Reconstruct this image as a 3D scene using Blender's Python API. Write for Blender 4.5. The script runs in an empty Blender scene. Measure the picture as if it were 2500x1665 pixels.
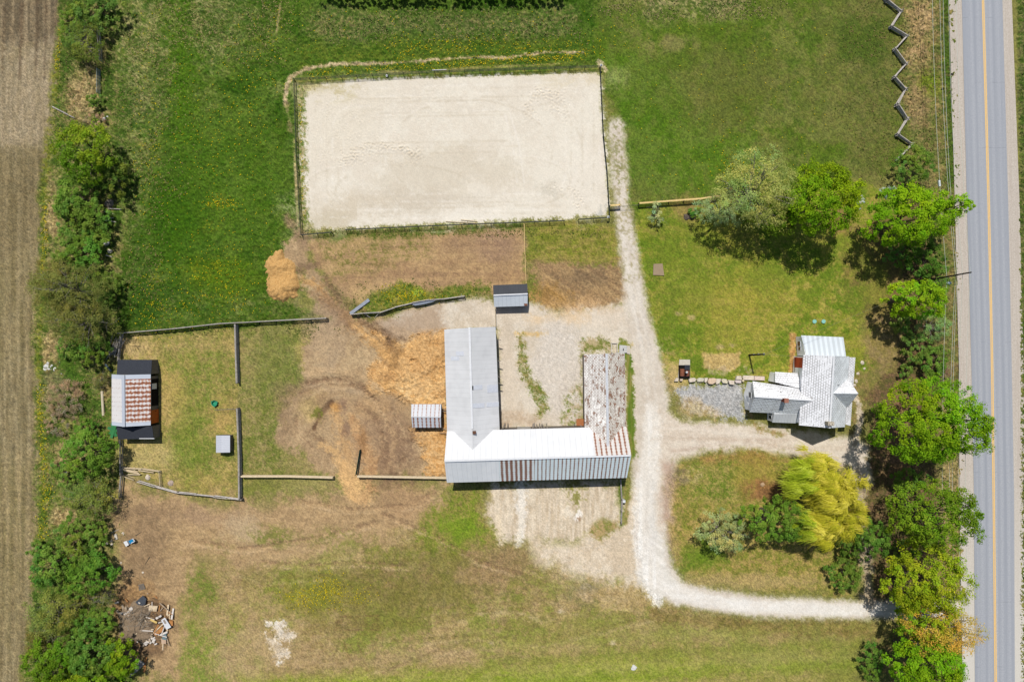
import bpy, math, random
import numpy as np
from mathutils import Vector

# ---------------------------------------------------------------- camera, sky, sun, exposure
S = bpy.context.scene
COL = S.collection
PPM = 14.0                       # photograph pixels per metre on the ground
H = 1250.0 / PPM / 0.75          # flying height of the drone
cam = bpy.data.cameras.new("camera"); cam.lens = 24.0; cam.sensor_width = 36.0
cam.clip_start = 1.0; cam.clip_end = 20000.0
camo = bpy.data.objects.new("camera", cam); COL.objects.link(camo)
camo.location = (0, 0, H); camo.rotation_euler = (0, 0, 0); S.camera = camo

SUNV = Vector((-0.10, 0.49, 1.0)).normalized()       # towards the sun
W_ = bpy.data.worlds.new("World"); S.world = W_; W_.use_nodes = True
nt = W_.node_tree; bg = nt.nodes["Background"]
sky = nt.nodes.new("ShaderNodeTexSky"); sky.sky_type = 'NISHITA'; sky.sun_disc = False
sky.sun_elevation = math.asin(SUNV.z); sky.sun_rotation = math.atan2(SUNV.x, SUNV.y)
nt.links.new(sky.outputs[0], bg.inputs[0]); bg.inputs[1].default_value = 0.09
sun = bpy.data.lights.new("sun", 'SUN'); sun.energy = 4.9; sun.angle = math.radians(0.53); sun.color = (1.0, 0.955, 0.89)
suno = bpy.data.objects.new("sun", sun); COL.objects.link(suno); suno.location = (0, 60, 150)
suno.rotation_euler = (-SUNV).to_track_quat('-Z', 'Y').to_euler()
S.view_settings.view_transform = 'Standard'; S.view_settings.look = 'None'
S.view_settings.exposure = 0.0; S.view_settings.gamma = 1.0

# ---------------------------------------------------------------- helpers
KI = 1.46                        # sunlit ground: displayed linear value / albedo
def lin(c):
    c = np.asarray(c, float) / 255.0
    return np.where(c <= 0.04045, c / 12.92, ((c + 0.055) / 1.055) ** 2.4)
def alb(c, k=1.0):
    a = np.clip(lin(c) / KI * k, 0.002, 0.86)
    return (float(a[0]), float(a[1]), float(a[2]), 1.0)
def P(px, py, z=0.0):
    """world point seen at photo pixel (px, py) when it is z above the ground"""
    s = (H - z) / H
    return ((px - 1250.0) / PPM * s, (832.5 - py) / PPM * s, z)
U = 2500.0 / 2354.0
def O(x, y, z=0.0): return P(x * U, y * U, z)
def crop(x0, y0, s):
    return lambda x, y, z=0.0: P(x0 + x / s, y0 + y / s, z)

ORI = {}
def link(o, parent=None):
    COL.objects.link(o)
    if parent is not None:
        o.parent = parent
    return o
def tag(o, label=None, cat=None, group=None, kind=None):
    if label: o["label"] = label
    if cat: o["category"] = cat
    if group: o["group"] = group
    if kind: o["kind"] = kind
    return o
def thing(name, label, cat, loc, group=None):
    o = bpy.data.objects.new(name, None); link(o); o.location = loc
    o.empty_display_size = 0.3
    ORI[o.name] = Vector(loc)
    return tag(o, label, cat, group)
def part(name, me, parent, label=None):
    o = bpy.data.objects.new(name, me); link(o, parent)
    ORI[o.name] = ORI[parent.name]
    if label: o["label"] = label
    return o
def rawmesh(name, V, F, mat, uv=None, col=None, smooth=False):
    """V (n,3); F (m,k) int array, or a list of faces"""
    me = bpy.data.meshes.new(name)
    if isinstance(F, np.ndarray):
        V = np.asarray(V, np.float32); k = F.shape[1]; m = len(F)
        me.vertices.add(len(V)); me.vertices.foreach_set("co", V.ravel())
        me.loops.add(m * k); me.loops.foreach_set("vertex_index", F.astype(np.int32).ravel())
        me.polygons.add(m); me.polygons.foreach_set("loop_start", (np.arange(m) * k).astype(np.int32))
        me.update(calc_edges=True)
    else:
        me.from_pydata([tuple(map(float, v)) for v in V], [], [tuple(f) for f in F]); me.update()
    if col is not None:
        at = me.color_attributes.new("Col", 'FLOAT_COLOR', 'POINT')
        c4 = np.ones((len(V), 4), np.float32); c4[:, :3] = col
        at.data.foreach_set("color", c4.ravel())
    if uv is not None:
        ul = me.uv_layers.new(name="UVMap"); ul.data.foreach_set("uv", np.asarray(uv, np.float32).ravel())
    if smooth:
        me.polygons.foreach_set("use_smooth", np.ones(len(me.polygons), bool))
    me.materials.append(mat)
    return me

class MB:
    """collects simple solids (world coordinates) into one mesh"""
    def __init__(s): s.v = []; s.f = []; s.uv = []
    def _add(s, vs, fs, uvs=None):
        b = len(s.v); s.v += [Vector(v) for v in vs]
        for i, f in enumerate(fs):
            s.f.append([b + k for k in f])
            s.uv += uvs[i] if uvs else [(0.0, 0.0)] * len(f)
    def box(s, c, d, rz=0.0, ry=0.0):
        ca, sa = math.cos(rz), math.sin(rz); cb, sb = math.cos(ry), math.sin(ry); vs = []
        for k in range(8):
            x = (k & 1 and .5 or -.5) * d[0]; y = (k & 2 and .5 or -.5) * d[1]; z = (k & 4 and .5 or -.5) * d[2]
            x, z = x * cb + z * sb, -x * sb + z * cb
            vs.append((c[0] + x * ca - y * sa, c[1] + x * sa + y * ca, c[2] + z))
        s._add(vs, [(0, 2, 3, 1), (4, 5, 7, 6), (0, 1, 5, 4), (2, 6, 7, 3), (0, 4, 6, 2), (1, 3, 7, 5)]); return s
    def beam(s, p, q, w, h):
        """rectangular bar from p to q, w wide, h high"""
        p = Vector(p); q = Vector(q); d = (q - p).normalized()
        a = d.cross(Vector((0, 0, 1)))
        a = a.normalized() if a.length > 1e-4 else Vector((1, 0, 0))
        b = a.cross(d).normalized(); vs = []
        for e in (p, q):
            for i, j in ((-1, -1), (1, -1), (1, 1), (-1, 1)): vs.append(e + a * (i * w / 2) + b * (j * h / 2))
        s._add(vs, [(0, 1, 2, 3), (7, 6, 5, 4), (0, 4, 5, 1), (1, 5, 6, 2), (2, 6, 7, 3), (3, 7, 4, 0)]); return s
    def tube(s, p, q, r0, r1=None, n=6, cap=True):
        r1 = r0 if r1 is None else r1
        p = Vector(p); q = Vector(q); d = (q - p)
        if d.length < 1e-6: return s
        d.normalize(); a = d.orthogonal().normalized(); b = d.cross(a); vs = []
        for e, r in ((p, r0), (q, r1)):
            for k in range(n):
                t = 2 * math.pi * k / n; vs.append(e + a * (r * math.cos(t)) + b * (r * math.sin(t)))
        fs = [(k, (k + 1) % n, n + (k + 1) % n, n + k) for k in range(n)]
        if cap: fs += [tuple(range(n - 1, -1, -1)), tuple(range(n, 2 * n))]
        s._add(vs, fs); return s
    def path(s, pts, radii, n=5):
        for i in range(len(pts) - 1): s.tube(pts[i], pts[i + 1], radii[i], radii[i + 1], n, cap=(i in (0, len(pts) - 2)))
        return s
    def prism(s, poly, z0, z1):
        n = len(poly); vs = [(x, y, z0) for x, y in poly] + [(x, y, z1) for x, y in poly]
        fs = [tuple(range(n - 1, -1, -1)), tuple(range(n, 2 * n))] + [(k, (k + 1) % n, n + (k + 1) % n, n + k) for k in range(n)]
        s._add(vs, fs); return s
    def slab(s, poly, t, u=None, org=None):
        """sloping plate under the 3-D polygon poly, t thick; UV in metres: u along the direction u, v down the plate"""
        ps = [Vector(p) for p in poly]; n = len(ps)
        nr = Vector((0, 0, 0))
        for i in range(n): nr += (ps[i]).cross(ps[(i + 1) % n])
        nr.normalize()
        if nr.z < 0: ps.reverse(); nr = -nr
        uu = (Vector(u) if u else (ps[1] - ps[0])); uu = (uu - nr * uu.dot(nr)).normalized(); vv = nr.cross(uu)
        o = Vector(org) if org else ps[0]
        vs = ps + [p - nr * t for p in ps]
        fs = [tuple(range(n)), tuple(range(2 * n - 1, n - 1, -1))] + [(k, n + k, n + (k + 1) % n, (k + 1) % n) for k in range(n)]
        w = lambda p: ((p - o).dot(uu), (p - o).dot(vv))
        s._add(vs, fs, [[w(vs[k]) for k in f] for f in fs]); return s
    def mesh(s, name, mat, origin=(0, 0, 0), smooth=False):
        o = Vector(origin)
        return rawmesh(name, [v - o for v in s.v], s.f, mat, uv=s.uv, smooth=smooth)
    def part(s, name, mat, parent, label=None, smooth=False):
        return part(name, s.mesh(name, mat, ORI[parent.name], smooth), parent, label)
    def thing(s, name, mat, label, cat, group=None, smooth=False):
        c = sum(s.v, Vector()) / len(s.v); c.z = min(v.z for v in s.v)
        o = bpy.data.objects.new(name, s.mesh(name, mat, c, smooth)); link(o); o.location = c; ORI[o.name] = c
        return tag(o, label, cat, group)

# ---- node helper
class G:
    def __init__(s, name, rough=0.85, spec=0.25, metal=0.0):
        s.m = bpy.data.materials.new(name); s.m.use_nodes = True
        s.t = s.m.node_tree; s.b = s.t.nodes["Principled BSDF"]
        s.b.inputs["Roughness"].default_value = rough
        s.b.inputs["Specular IOR Level"].default_value = spec
        s.b.inputs["Metallic"].default_value = metal
    def n(s, ty, **kw):
        x = s.t.nodes.new("ShaderNode" + ty)
        for k, v in kw.items(): setattr(x, k, v)
        return x
    def put(s, sock, v):
        if isinstance(v, bpy.types.NodeSocket): s.t.links.new(v, sock)
        else: sock.default_value = v
    def ma(s, op, a, b=0.0, c=0.0, clamp=False):
        x = s.n("Math", operation=op, use_clamp=clamp)
        for i, v in enumerate((a, b, c)): s.put(x.inputs[i], v)
        return x.outputs[0]
    def vec(s, x, y, z=0.0):
        q = s.n("CombineXYZ")
        for i, v in enumerate((x, y, z)): s.put(q.inputs[i], v)
        return q.outputs[0]
    def uv(s):
        t = s.n("UVMap"); q = s.n("SeparateXYZ"); s.t.links.new(t.outputs[0], q.inputs[0]); return q.outputs[0], q.outputs[1]
    def pos(s):
        return s.n("TexCoord").outputs["Object"]
    def noise(s, vec, scale, detail=3.0, rough=0.55):
        x = s.n("TexNoise"); s.put(x.inputs["Vector"], vec); x.inputs["Scale"].default_value = scale
        x.inputs["Detail"].default_value = detail; x.inputs["Roughness"].default_value = rough
        return x.outputs["Fac"]
    def ramp(s, v, lo, hi): 
        x = s.n("MapRange", interpolation_type='SMOOTHSTEP'); s.put(x.inputs[0], v)
        s.put(x.inputs[1], lo); s.put(x.inputs[2], hi); return x.outputs[0]
    def mix(s, f, a, b, blend='MIX'):
        x = s.n("Mix", data_type='RGBA', blend_type=blend); s.put(x.inputs[0], f)
        s.put(x.inputs[6], a); s.put(x.inputs[7], b); return x.outputs[2]
    def line(s, c, sp, w):
        """1 inside a line of width w repeated every sp along coordinate c"""
        return s.ma('LESS_THAN', s.ma('FRACT', s.ma('DIVIDE', c, sp)), w / sp)
    def bump(s, h, strength=0.4, dist=0.05):
        x = s.n("Bump"); s.put(x.inputs["Height"], h); x.inputs["Strength"].default_value = strength
        x.inputs["Distance"].default_value = dist; s.t.links.new(x.outputs[0], s.b.inputs["Normal"])
    def out(s, col):
        s.put(s.b.inputs["Base Color"], col); return s.m

def mat(name, c, c2=None, scale=3.0, rough=0.85, spec=0.2, metal=0.0, lo=0.35, hi=0.65, stretch=None, bump=0.0):
    g = G(name, rough, spec, metal); p = g.pos()
    if stretch:
        mp = g.n("Mapping"); mp.inputs["Scale"].default_value = stretch; g.t.links.new(p, mp.inputs[0]); p = mp.outputs[0]
    f = g.noise(p, scale, 4.0)
    c2 = c2 or tuple(v * 0.78 for v in c)
    col = g.mix(g.ramp(f, lo, hi), alb(c), alb(c2))
    col = g.mix(g.ramp(g.noise(p, scale * 7, 2.0), 0.3, 0.7), col, alb(tuple(v * 0.9 for v in c)))
    if bump: g.bump(f, bump, 0.05)
    return g.out(col)
# ---------------------------------------------------------------- the ground: one height field, coloured by what covers it
STEP = 0.15
gx = np.arange(-94.0, 94.01, STEP); gy = np.arange(63.5, -63.51, -STEP)
NX, NY = len(gx), len(gy)
OXa = (gx * PPM + 1250.0) / U; OYa = (832.5 - gy * PPM) / U      # overview-pixel coordinates of columns, rows
RS = np.random.RandomState(7)
def vnoise(shape, cx, cy, rs):
    """smooth value noise with cells of cx by cy grid steps"""
    h, w = shape; nx, ny = int(w / cx) + 3, int(h / cy) + 3
    t = rs.rand(ny, nx); X = np.arange(w) / cx + rs.rand(); Y = np.arange(h) / cy + rs.rand()
    i = X.astype(int); j = Y.astype(int); fx = X - i; fy = Y - j
    fx = fx * fx * (3 - 2 * fx); fy = (fy * fy * (3 - 2 * fy))[:, None]
    a = t[j][:, i] * (1 - fx) + t[j][:, i + 1] * fx; b = t[j + 1][:, i] * (1 - fx) + t[j + 1][:, i + 1] * fx
    return a * (1 - fy) + b * fy
def uni(f):
    f = (f - f.mean()) / f.std()
    return (0.5 * (1 + np.tanh(0.8 * f * (1 + 0.045 * f * f)))).astype(np.float32)      # about uniform in 0..1
def fbm(cx, cy, octs=4, gain=0.78, rs=RS):
    a = np.zeros((NY, NX)); g = 1.0
    for o in range(octs):
        if min(cx, cy) < 1.0: break
        a += g * vnoise((NY, NX), max(cx, 1.0), max(cy, 1.0), rs); g *= gain; cx /= 2.1; cy /= 2.1
    return uni(a)
NF = {'w': RS.rand(NY, NX).astype(np.float32), 'f': fbm(3, 3, 2), 's': fbm(6.5, 6.5, 3, .9), 'm': fbm(27, 27, 5, .85), 'b': fbm(90, 90, 7, .7),
      'H': fbm(70, 3.2, 4), 'V': fbm(3.2, 80, 4), 'h': fbm(22, 2.5, 3), 'v': fbm(2.5, 24, 3)}
NF['s'] = uni(NF['s'] * .8 + .62 * NF['w']); NF['m'] = uni(NF['m'] * .9 + .34 * RS.rand(NY, NX)); NF['b'] = uni(NF['b'] + .22 * RS.rand(NY, NX))
NF['h'] = uni(.55 * NF['h'] + .8 * NF['s']); NF['H'] = uni(.55 * NF['H'] + .7 * NF['m'] + .3 * NF['s'])
def rot_field(ang, cx, cy, seed):
    """streaks along an angle, by sampling a streak field through rotated coordinates"""
    rs = np.random.RandomState(seed); big = 1700
    a = vnoise((big, big), cx, cy, rs) + .6 * vnoise((big, big), cx / 2.2, max(1, cy / 2.2), rs)
    X, Y = np.meshgrid(np.arange(NX) - NX / 2, np.arange(NY) - NY / 2); c, s = math.cos(ang), math.sin(ang)
    return uni(a[np.clip((-X * s + Y * c + big / 2).astype(int), 0, big - 1), np.clip((X * c + Y * s + big / 2).astype(int), 0, big - 1)])
NF['D'] = rot_field(math.radians(35), 46, 3.0, 3); NF['E'] = rot_field(math.radians(-40), 46, 3.0, 4)
GC = np.zeros((NY, NX, 3), np.float32); AMP = np.full((NY, NX), 0.05, np.float32); GR = np.full((NY, NX), 0.2, np.float32)
DZ = np.zeros((NY, NX), np.float32); CLS = np.zeros((NY, NX), np.int8); _sd = [0]
def nz(key, sl, seed):
    f = NF[key]; h = sl[0].stop - sl[0].start; w = sl[1].stop - sl[1].start
    oy = (seed * 131) % max(1, NY - h + 1); ox = (seed * 277) % max(1, NX - w + 1)
    return f[oy:oy + h, ox:ox + w]
def sdf(kind, pts, X, Y):
    if kind == 'e':
        cx, cy, rx, ry = pts[:4]; a = math.radians(pts[4]) if len(pts) > 4 else 0
        dx, dy = X - cx, Y - cy; u = dx * math.cos(a) + dy * math.sin(a); v = -dx * math.sin(a) + dy * math.cos(a)
        return (np.sqrt((u / rx) ** 2 + (v / ry) ** 2) - 1) * min(rx, ry)
    best = np.full(X.shape, 1e9, np.float32)
    if kind == 'l':
        for (x0, y0, w0), (x1, y1, w1) in zip(pts[:-1], pts[1:]):
            dx, dy = x1 - x0, y1 - y0; L = dx * dx + dy * dy + 1e-9
            t = np.clip(((X - x0) * dx + (Y - y0) * dy) / L, 0, 1)
            best = np.minimum(best, np.hypot(X - x0 - t * dx, Y - y0 - t * dy) - (w0 + (w1 - w0) * t) / 2)
        return best
    ins = np.zeros(X.shape, bool); n = len(pts)
    for i in range(n):
        x0, y0 = pts[i]; x1, y1 = pts[(i + 1) % n]; dx, dy = x1 - x0, y1 - y0
        t = np.clip(((X - x0) * dx + (Y - y0) * dy) / (dx * dx + dy * dy + 1e-9), 0, 1)
        best = np.minimum(best, np.hypot(X - x0 - t * dx, Y - y0 - t * dy))
        if y0 != y1:
            ins ^= ((y0 > Y) != (y1 > Y)) & (X < dx * (Y - y0) / dy + x0)
    return np.where(ins, -best, best)
def L(kind, pts, A, B=None, n='m', k=2.2, op=1.0, soft=8, rough=10, rn='m', cov=1.0, cn='s', cls=None, amp=None, gr=None, bias=0.0, dz=0.0):
    """lay a cover: colours A..B mixed by noise n, edge softness and roughness in overview pixels, patchy when cov < 1"""
    _sd[0] += 1; sd = _sd[0]; k *= .68; soft *= 1.35
    if kind == 'e': q = max(pts[2], pts[3]); x0, x1, y0, y1 = pts[0] - q, pts[0] + q, pts[1] - q, pts[1] + q
    else:
        w = max(p[2] for p in pts) / 2 if kind == 'l' else 0
        x0 = min(p[0] for p in pts) - w; x1 = max(p[0] for p in pts) + w; y0 = min(p[1] for p in pts) - w; y1 = max(p[1] for p in pts) + w
    mg = soft + rough * 1.2 + 2
    c0, c1 = np.searchsorted(OXa, [x0 - mg, x1 + mg]); r0, r1 = np.searchsorted(OYa, [y0 - mg, y1 + mg])
    if c1 - c0 < 2 or r1 - r0 < 2: return
    sl = (slice(int(r0), int(r1)), slice(int(c0), int(c1)))
    X, Y = np.meshgrid(OXa[sl[1]].astype(np.float32), OYa[sl[0]].astype(np.float32))
    d = sdf(kind, pts, X, Y) + (nz(rn, sl, sd) - 0.5) * 2 * rough
    m = np.clip(0.5 - d / soft, 0, 1); m = m * m * (3 - 2 * m)
    full = m
    if cov < 1: m = m * np.clip((nz(cn, sl, sd * 3 + 1) - (1 - cov)) * 3 + 0.5, 0, 1)
    A = np.asarray(A, np.float32)
    if B is None: col = np.broadcast_to(A, GC[sl].shape)
    else:
        t = np.clip((nz(n, sl, sd * 5 + 2) - 0.5) * k + 0.5 + bias, 0, 1)[..., None]; col = A * (1 - t) + np.asarray(B, np.float32) * t
    if dz: DZ[sl] += m * dz
    mo = (m * op)[..., None]
    GC[sl] = GC[sl] * (1 - mo) + col * mo
    if cls is not None: CLS[sl][m > 0.5] = cls
    if amp is not None: AMP[sl] = AMP[sl] * (1 - m) + amp * m
    if gr is not None: GR[sl] = GR[sl] * (1 - m) + gr * m
def E(*a, **k): L('e', a[0], *a[1:], **k)
def Q(*a, **k): L('p', a[0], *a[1:], **k)
def T(*a, **k): L('l', a[0], *a[1:], **k)

GRN, GRN2 = (58, 88, 18), (86, 106, 38)
DUL, DUL2 = (80, 94, 36), (108, 112, 56)
STR, STR2 = (172, 154, 104), (146, 134, 86)
DRT, DRT2 = (178, 149, 114), (158, 130, 98)
DRK = (116, 92, 70)
PAL, PAL2 = (208, 194, 174), (190, 174, 152)
LIM, LIM2 = (236, 231, 221), (216, 207, 192)
MUL, MUL2 = (216, 176, 122), (194, 152, 100)
# default cover
GC[:] = np.array((126, 124, 66), np.float32)
# --- north meadows
NW = [(60, -90), (1480, -90), (1440, 290), (1392, 170), (1340, 150), (680, 180), (684, 540), (640, 600), (650, 700), (760, 735), (270, 775), (40, 800)]
Q(NW, GRN, GRN2, 's', 1.6, amp=.10, gr=.24)
Q(NW, (50, 84, 14), op=.6, cov=.45, cn='b')
Q(NW, (104, 124, 50), op=.5, cov=.35, cn='m')
NE = [(1375, -90), (2230, -90), (2200, 340), (1960, 420), (1640, 465), (1455, 475), (1440, 290), (1392, 200), (1370, 150)]
Q(NE, (80, 102, 32), (112, 118, 56), 'm', 1.8, amp=.08, gr=.22)
Q(NE, (78, 104, 24), op=.7, cov=.35, cn='b')
Q(NE, (116, 110, 62), op=.45, cov=.25, cn='b')
Q([(1400, 130), (1500, 130), (1640, 300), (1760, 330), (1640, 440), (1460, 470), (1440, 290)], (76, 110, 22), (96, 118, 42), 'm', op=.8, soft=60, rough=30)
Q([(1960, -60), (2080, -60), (2080, 340), (1990, 420), (1930, 330)], (112, 108, 60), (88, 98, 42), 's', 2, op=.7, soft=60, rough=30)
Q([(1380, -60), (1760, -60), (1700, 30), (1500, 40)], (160, 148, 102), (86, 100, 46), 'f', 3.2, op=.85, soft=40, rough=20)
E((1660, 190, 150, 90), (96, 100, 48), op=.4, soft=80)
E((1980, 100, 60, 50), (70, 92, 28), op=.7, soft=50, rough=25); E((1540, 100, 40, 12), (140, 128, 84), op=.6, soft=14)
# straw-tangled rough parts of the north west meadow
for e, o in (((390, 40, 150, 120), .75), ((560, 50, 60, 60), .4), ((300, 130, 40, 140), .75), ((360, 210, 70, 60), .5), ((310, 300, 40, 90), .6), ((470, 120, 60, 40), .6), ((330, 400, 50, 110), .45), ((320, 560, 40, 130), .45), ((420, 235, 60, 40), .4), ((560, 700, 120, 25), .45)):
    E(e, (172, 160, 112), (128, 126, 74), 'f', 2.5, op=o, soft=40, rough=30, cov=.5, cn='s', amp=.13)
    E(e, (66, 92, 36), op=.5, soft=40, rough=30, cov=.35, cn='s')
Q([(740, 25), (1330, 20), (1340, 70), (1200, 85), (780, 95), (700, 70)], (130, 126, 76), (74, 98, 36), 'f', 2.6, soft=30, rough=18, amp=.13)
Q([(740, 25), (1330, 20), (1340, 70), (1200, 85), (780, 95), (700, 70)], (80, 102, 42), op=.6, cov=.5, soft=26, rough=18, cn='s')
Q([(680, 95), (1330, 88), (1390, 160), (680, 180)], (64, 92, 24), (104, 116, 40), 'h', 2, op=.7, soft=20)
E((420, 120, 30, 140), (68, 104, 16), op=.8, soft=40, rough=20); E((520, 420, 140, 150), (72, 104, 22), (88, 112, 36), 's', op=.6, soft=90)
E((400, 500, 60, 100), (56, 92, 12), op=.7, soft=60); E((520, 640, 80, 50), (84, 110, 20), op=.7, soft=40); E((330, 690, 40, 60), (44, 76, 16), op=.7, soft=40)
for x, y, r in ((505, 465, 22), (480, 520, 14), (470, 620, 40), (330, 335, 14), (600, 100, 18), (360, 640, 20)): E((x, y, r, r * .6), (170, 150, 30), op=.25, cov=.35, cn='f', soft=14, rough=8)
# --- ploughed field on the west
FX = [(-90, -90), (133, -90), (143, 60), (140, 120), (126, 215), (118, 290), (110, 365), (96, 400), (92, 450), (95, 560), (90, 640), (84, 730), (78, 800), (84, 880), (86, 960), (90, 1060), (86, 1150), (78, 1230), (76, 1330), (68, 1400), (62, 1480), (48, 1540), (36, 1660), (-90, 1660)]
Q(FX, (128, 116, 84), (152, 138, 104), 'V', 2.2, soft=7, rough=7, cls=1, amp=.055, gr=.2)
Q([(-90, -90), (143, -90), (143, 95), (60, 110), (-90, 120)], (104, 92, 72), (136, 120, 94), 'V', 2.6, op=.9, soft=30, rough=14)
Q([(-90, 120), (140, 95), (120, 300), (100, 340), (-90, 330)], (164, 148, 120), (146, 132, 104), 'v', 1.6, op=.9, soft=50, rough=20)
Q([(-90, 350), (110, 345), (92, 560), (-90, 600)], (114, 102, 72), (132, 118, 86), 'V', 2.4, op=.8, soft=50, rough=16)
Q([(-90, 600), (92, 600), (76, 800), (-90, 900)], (128, 116, 80), (148, 134, 98), 'V', 2.4, op=.8, soft=60, rough=16)
Q([(-90, 1050), (90, 1050), (70, 1400), (-90, 1660)], (152, 136, 98), (130, 118, 80), 'V', 2.6, op=.8, soft=60, rough=16)
for x, w, c in ((8, 4, (86, 72, 54)), (28, 4, (170, 150, 116)), (48, 7, (86, 70, 54)), (60, 3, (166, 148, 118)), (84, 9, (92, 78, 60)), (104, 4, (88, 74, 58)), (128, 4, (90, 76, 60))):
    T([(x + 4, -90, w), (x, 90, w), (x - 3, 180, 1)], c, op=.55, soft=6, rough=3, rn='s')
for x in (6, 30, 55, 72):
    T([(x, 420, 4), (x - 3, 700, 5), (x + 2, 1000, 4), (x - 4, 1660, 5)], (96, 84, 58), op=.35, soft=8, rough=5)
    T([(x + 12, 380, 3), (x + 9, 720, 4), (x + 14, 1050, 3), (x + 7, 1660, 5)], (160, 142, 106), op=.35, soft=8, rough=5)
# --- hedgerow floor
HGX = 0
HG = [(143, -90), (250, -90), (262, 150), (270, 300), (275, 560), (280, 760), (262, 860), (250, 1000), (285, 1100), (280, 1180), (250, 1260), (262, 1420), (310, 1560), (310, 1660), (40, 1660), (62, 1480), (86, 1150), (84, 880), (78, 800), (95, 560), (92, 450), (118, 290), (143, 60)]
Q(HG, (98, 112, 48), (138, 128, 80), 's', 2.2, soft=12, rough=12, amp=.14, gr=.28)
Q(HG, (56, 84, 24), op=.75, cov=.4, cn='m', soft=12)
T([(138, 60, 14), (128, 180, 16), (105, 380, 12), (100, 470, 16), (98, 620, 12), (92, 780, 8), (90, 900, 16), (95, 1000, 18), (100, 1080, 12), (100, 1150, 20), (92, 1240, 14)], (86, 104, 30), (130, 130, 36), 'f', 2.2, op=.6, soft=10, rough=6, cov=.7, cn='f')
for e in ((200, 205, 22, 60), (170, 205, 20, 50), (185, 275, 22, 14), (120, 500, 10, 60), (125, 790, 20, 30), (110, 850, 12, 40), (150, 1060, 25, 60), (150, 1190, 30, 20), (165, 1240, 16, 50), (180, 890, 14, 18), (245, 905, 14, 30)):
    E(e, (186, 162, 116), (132, 112, 76), 'f', 2, op=.85, soft=16, rough=10)
E((130, 905, 30, 40), (158, 138, 110), op=.5, soft=20); E((232, 955, 22, 40), (70, 104, 30), op=.8, soft=20, cov=.6); T([(150, 830, 20), (190, 880, 16), (225, 930, 18)], (66, 98, 26), op=.8, soft=12, rough=8)
# --- paddocks on the west
LP = [(285, 770), (545, 752), (552, 935), (552, 1150), (450, 1140), (355, 1105), (280, 1075), (270, 900)]
Q(LP, (176, 154, 96), (128, 124, 62), 's', 1.8, soft=6, rough=5, gr=.2)
Q([(380, 770), (535, 760), (545, 940), (530, 1140), (440, 1130), (400, 1060), (420, 930), (380, 840)], (104, 122, 44), (150, 138, 78), 's', 2, op=.75, soft=50, rough=30)
E((320, 800, 40, 26), (198, 170, 122), op=.75, soft=30, rough=14); E((400, 900, 34, 60), (186, 158, 96), op=.7, soft=40, rough=14); E((345, 1050, 60, 34), (186, 168, 112), op=.7, soft=40, rough=12)
E((512, 960, 26, 40), (186, 154, 96), op=.7, soft=30); E((470, 790, 60, 18), (184, 154, 106), op=.6, soft=24); E((480, 1110, 60, 20), (176, 150, 90), op=.6, soft=30); E((430, 1000, 30, 80), (96, 120, 36), op=.5, soft=50)
MP = [(545, 752), (755, 733), (775, 760), (790, 830), (760, 900), (690, 960), (640, 1010), (720, 1010), (765, 1090), (552, 1095)]
Q(MP, (122, 122, 62), (152, 138, 88), 's', 1.8, soft=10, rough=8, gr=.2)
Q(MP, (96, 112, 42), op=.6, cov=.4, cn='m'); Q(MP, (170, 146, 102), op=.5, cov=.25, cn='m')
E((720, 810, 38, 34), (188, 160, 104), op=.8, soft=30, rough=12); E((640, 840, 60, 80), (106, 118, 52), op=.5, soft=60)
# --- brown trampled ground: hub, arena strip, lower west
HUB = [(672, 545), (710, 550), (712, 590), (745, 640), (770, 690), (800, 725), (870, 735), (1010, 690), (1040, 690), (1030, 1095), (760, 1095), (715, 1060), (640, 1010), (655, 930), (690, 880), (700, 850), (690, 800), (735, 760), (755, 735), (700, 680), (690, 620), (640, 590), (650, 560)]
Q(HUB, (188, 162, 124), (166, 140, 106), 'm', 2, soft=16, rough=14, cls=5, amp=.03, gr=.12)
AS = [(712, 545), (1205, 520), (1208, 690), (1060, 668), (860, 690), (790, 690), (750, 640), (715, 600)]
Q(AS, (184, 153, 110), (164, 134, 98), 'H', 2.2, soft=10, rough=8, cls=5, amp=.03, gr=.12)
Q([(712, 545), (960, 535), (980, 575), (860, 640), (760, 640)], (112, 112, 52), (168, 142, 96), 'h', 2.4, op=.8, soft=30, rough=18, cov=.7)
E((1130, 565, 70, 34), (148, 120, 98), (170, 140, 108), 'h', 2, op=.7, soft=30, rough=12); T([(760, 650, 26), (900, 625, 24), (1100, 640, 30), (1200, 630, 20)], (146, 116, 88), (178, 146, 104), 'H', 2, op=.7, soft=20, rough=8)
T([(840, 572, 4), (1190, 560, 4)], (132, 104, 80), op=.4, soft=8, rough=4); T([(800, 610, 4), (1190, 600, 4)], (136, 106, 80), op=.4, soft=8, rough=4)
Q([(715, 535), (1200, 512), (1290, 508), (1290, 516), (1190, 522), (900, 545), (780, 552), (715, 552)], (72, 96, 26), (120, 118, 60), 'f', 2, op=.85, soft=8, rough=7, cls=0)
Q([(812, 715), (850, 665), (930, 650), (1010, 668), (1130, 650), (1130, 672), (1070, 690), (1040, 720), (1018, 718), (1012, 695), (880, 715), (850, 728), (815, 728)], (82, 106, 32), (136, 132, 60), 's', 2, op=.92, soft=12, rough=10, cls=0, amp=.1)
E((935, 680, 46, 18), (150, 146, 40), op=.5, cov=.45, cn='f', soft=18); E((832, 693, 16, 20), (178, 154, 104), op=.8, soft=14); E((960, 668, 10, 8), (150, 170, 60), op=.8, soft=6)
Q([(650, 705), (760, 728), (270, 772), (260, 760), (420, 748), (600, 725)], (58, 86, 20), (96, 108, 48), 'f', 2, op=.8, soft=14, rough=10)
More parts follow.
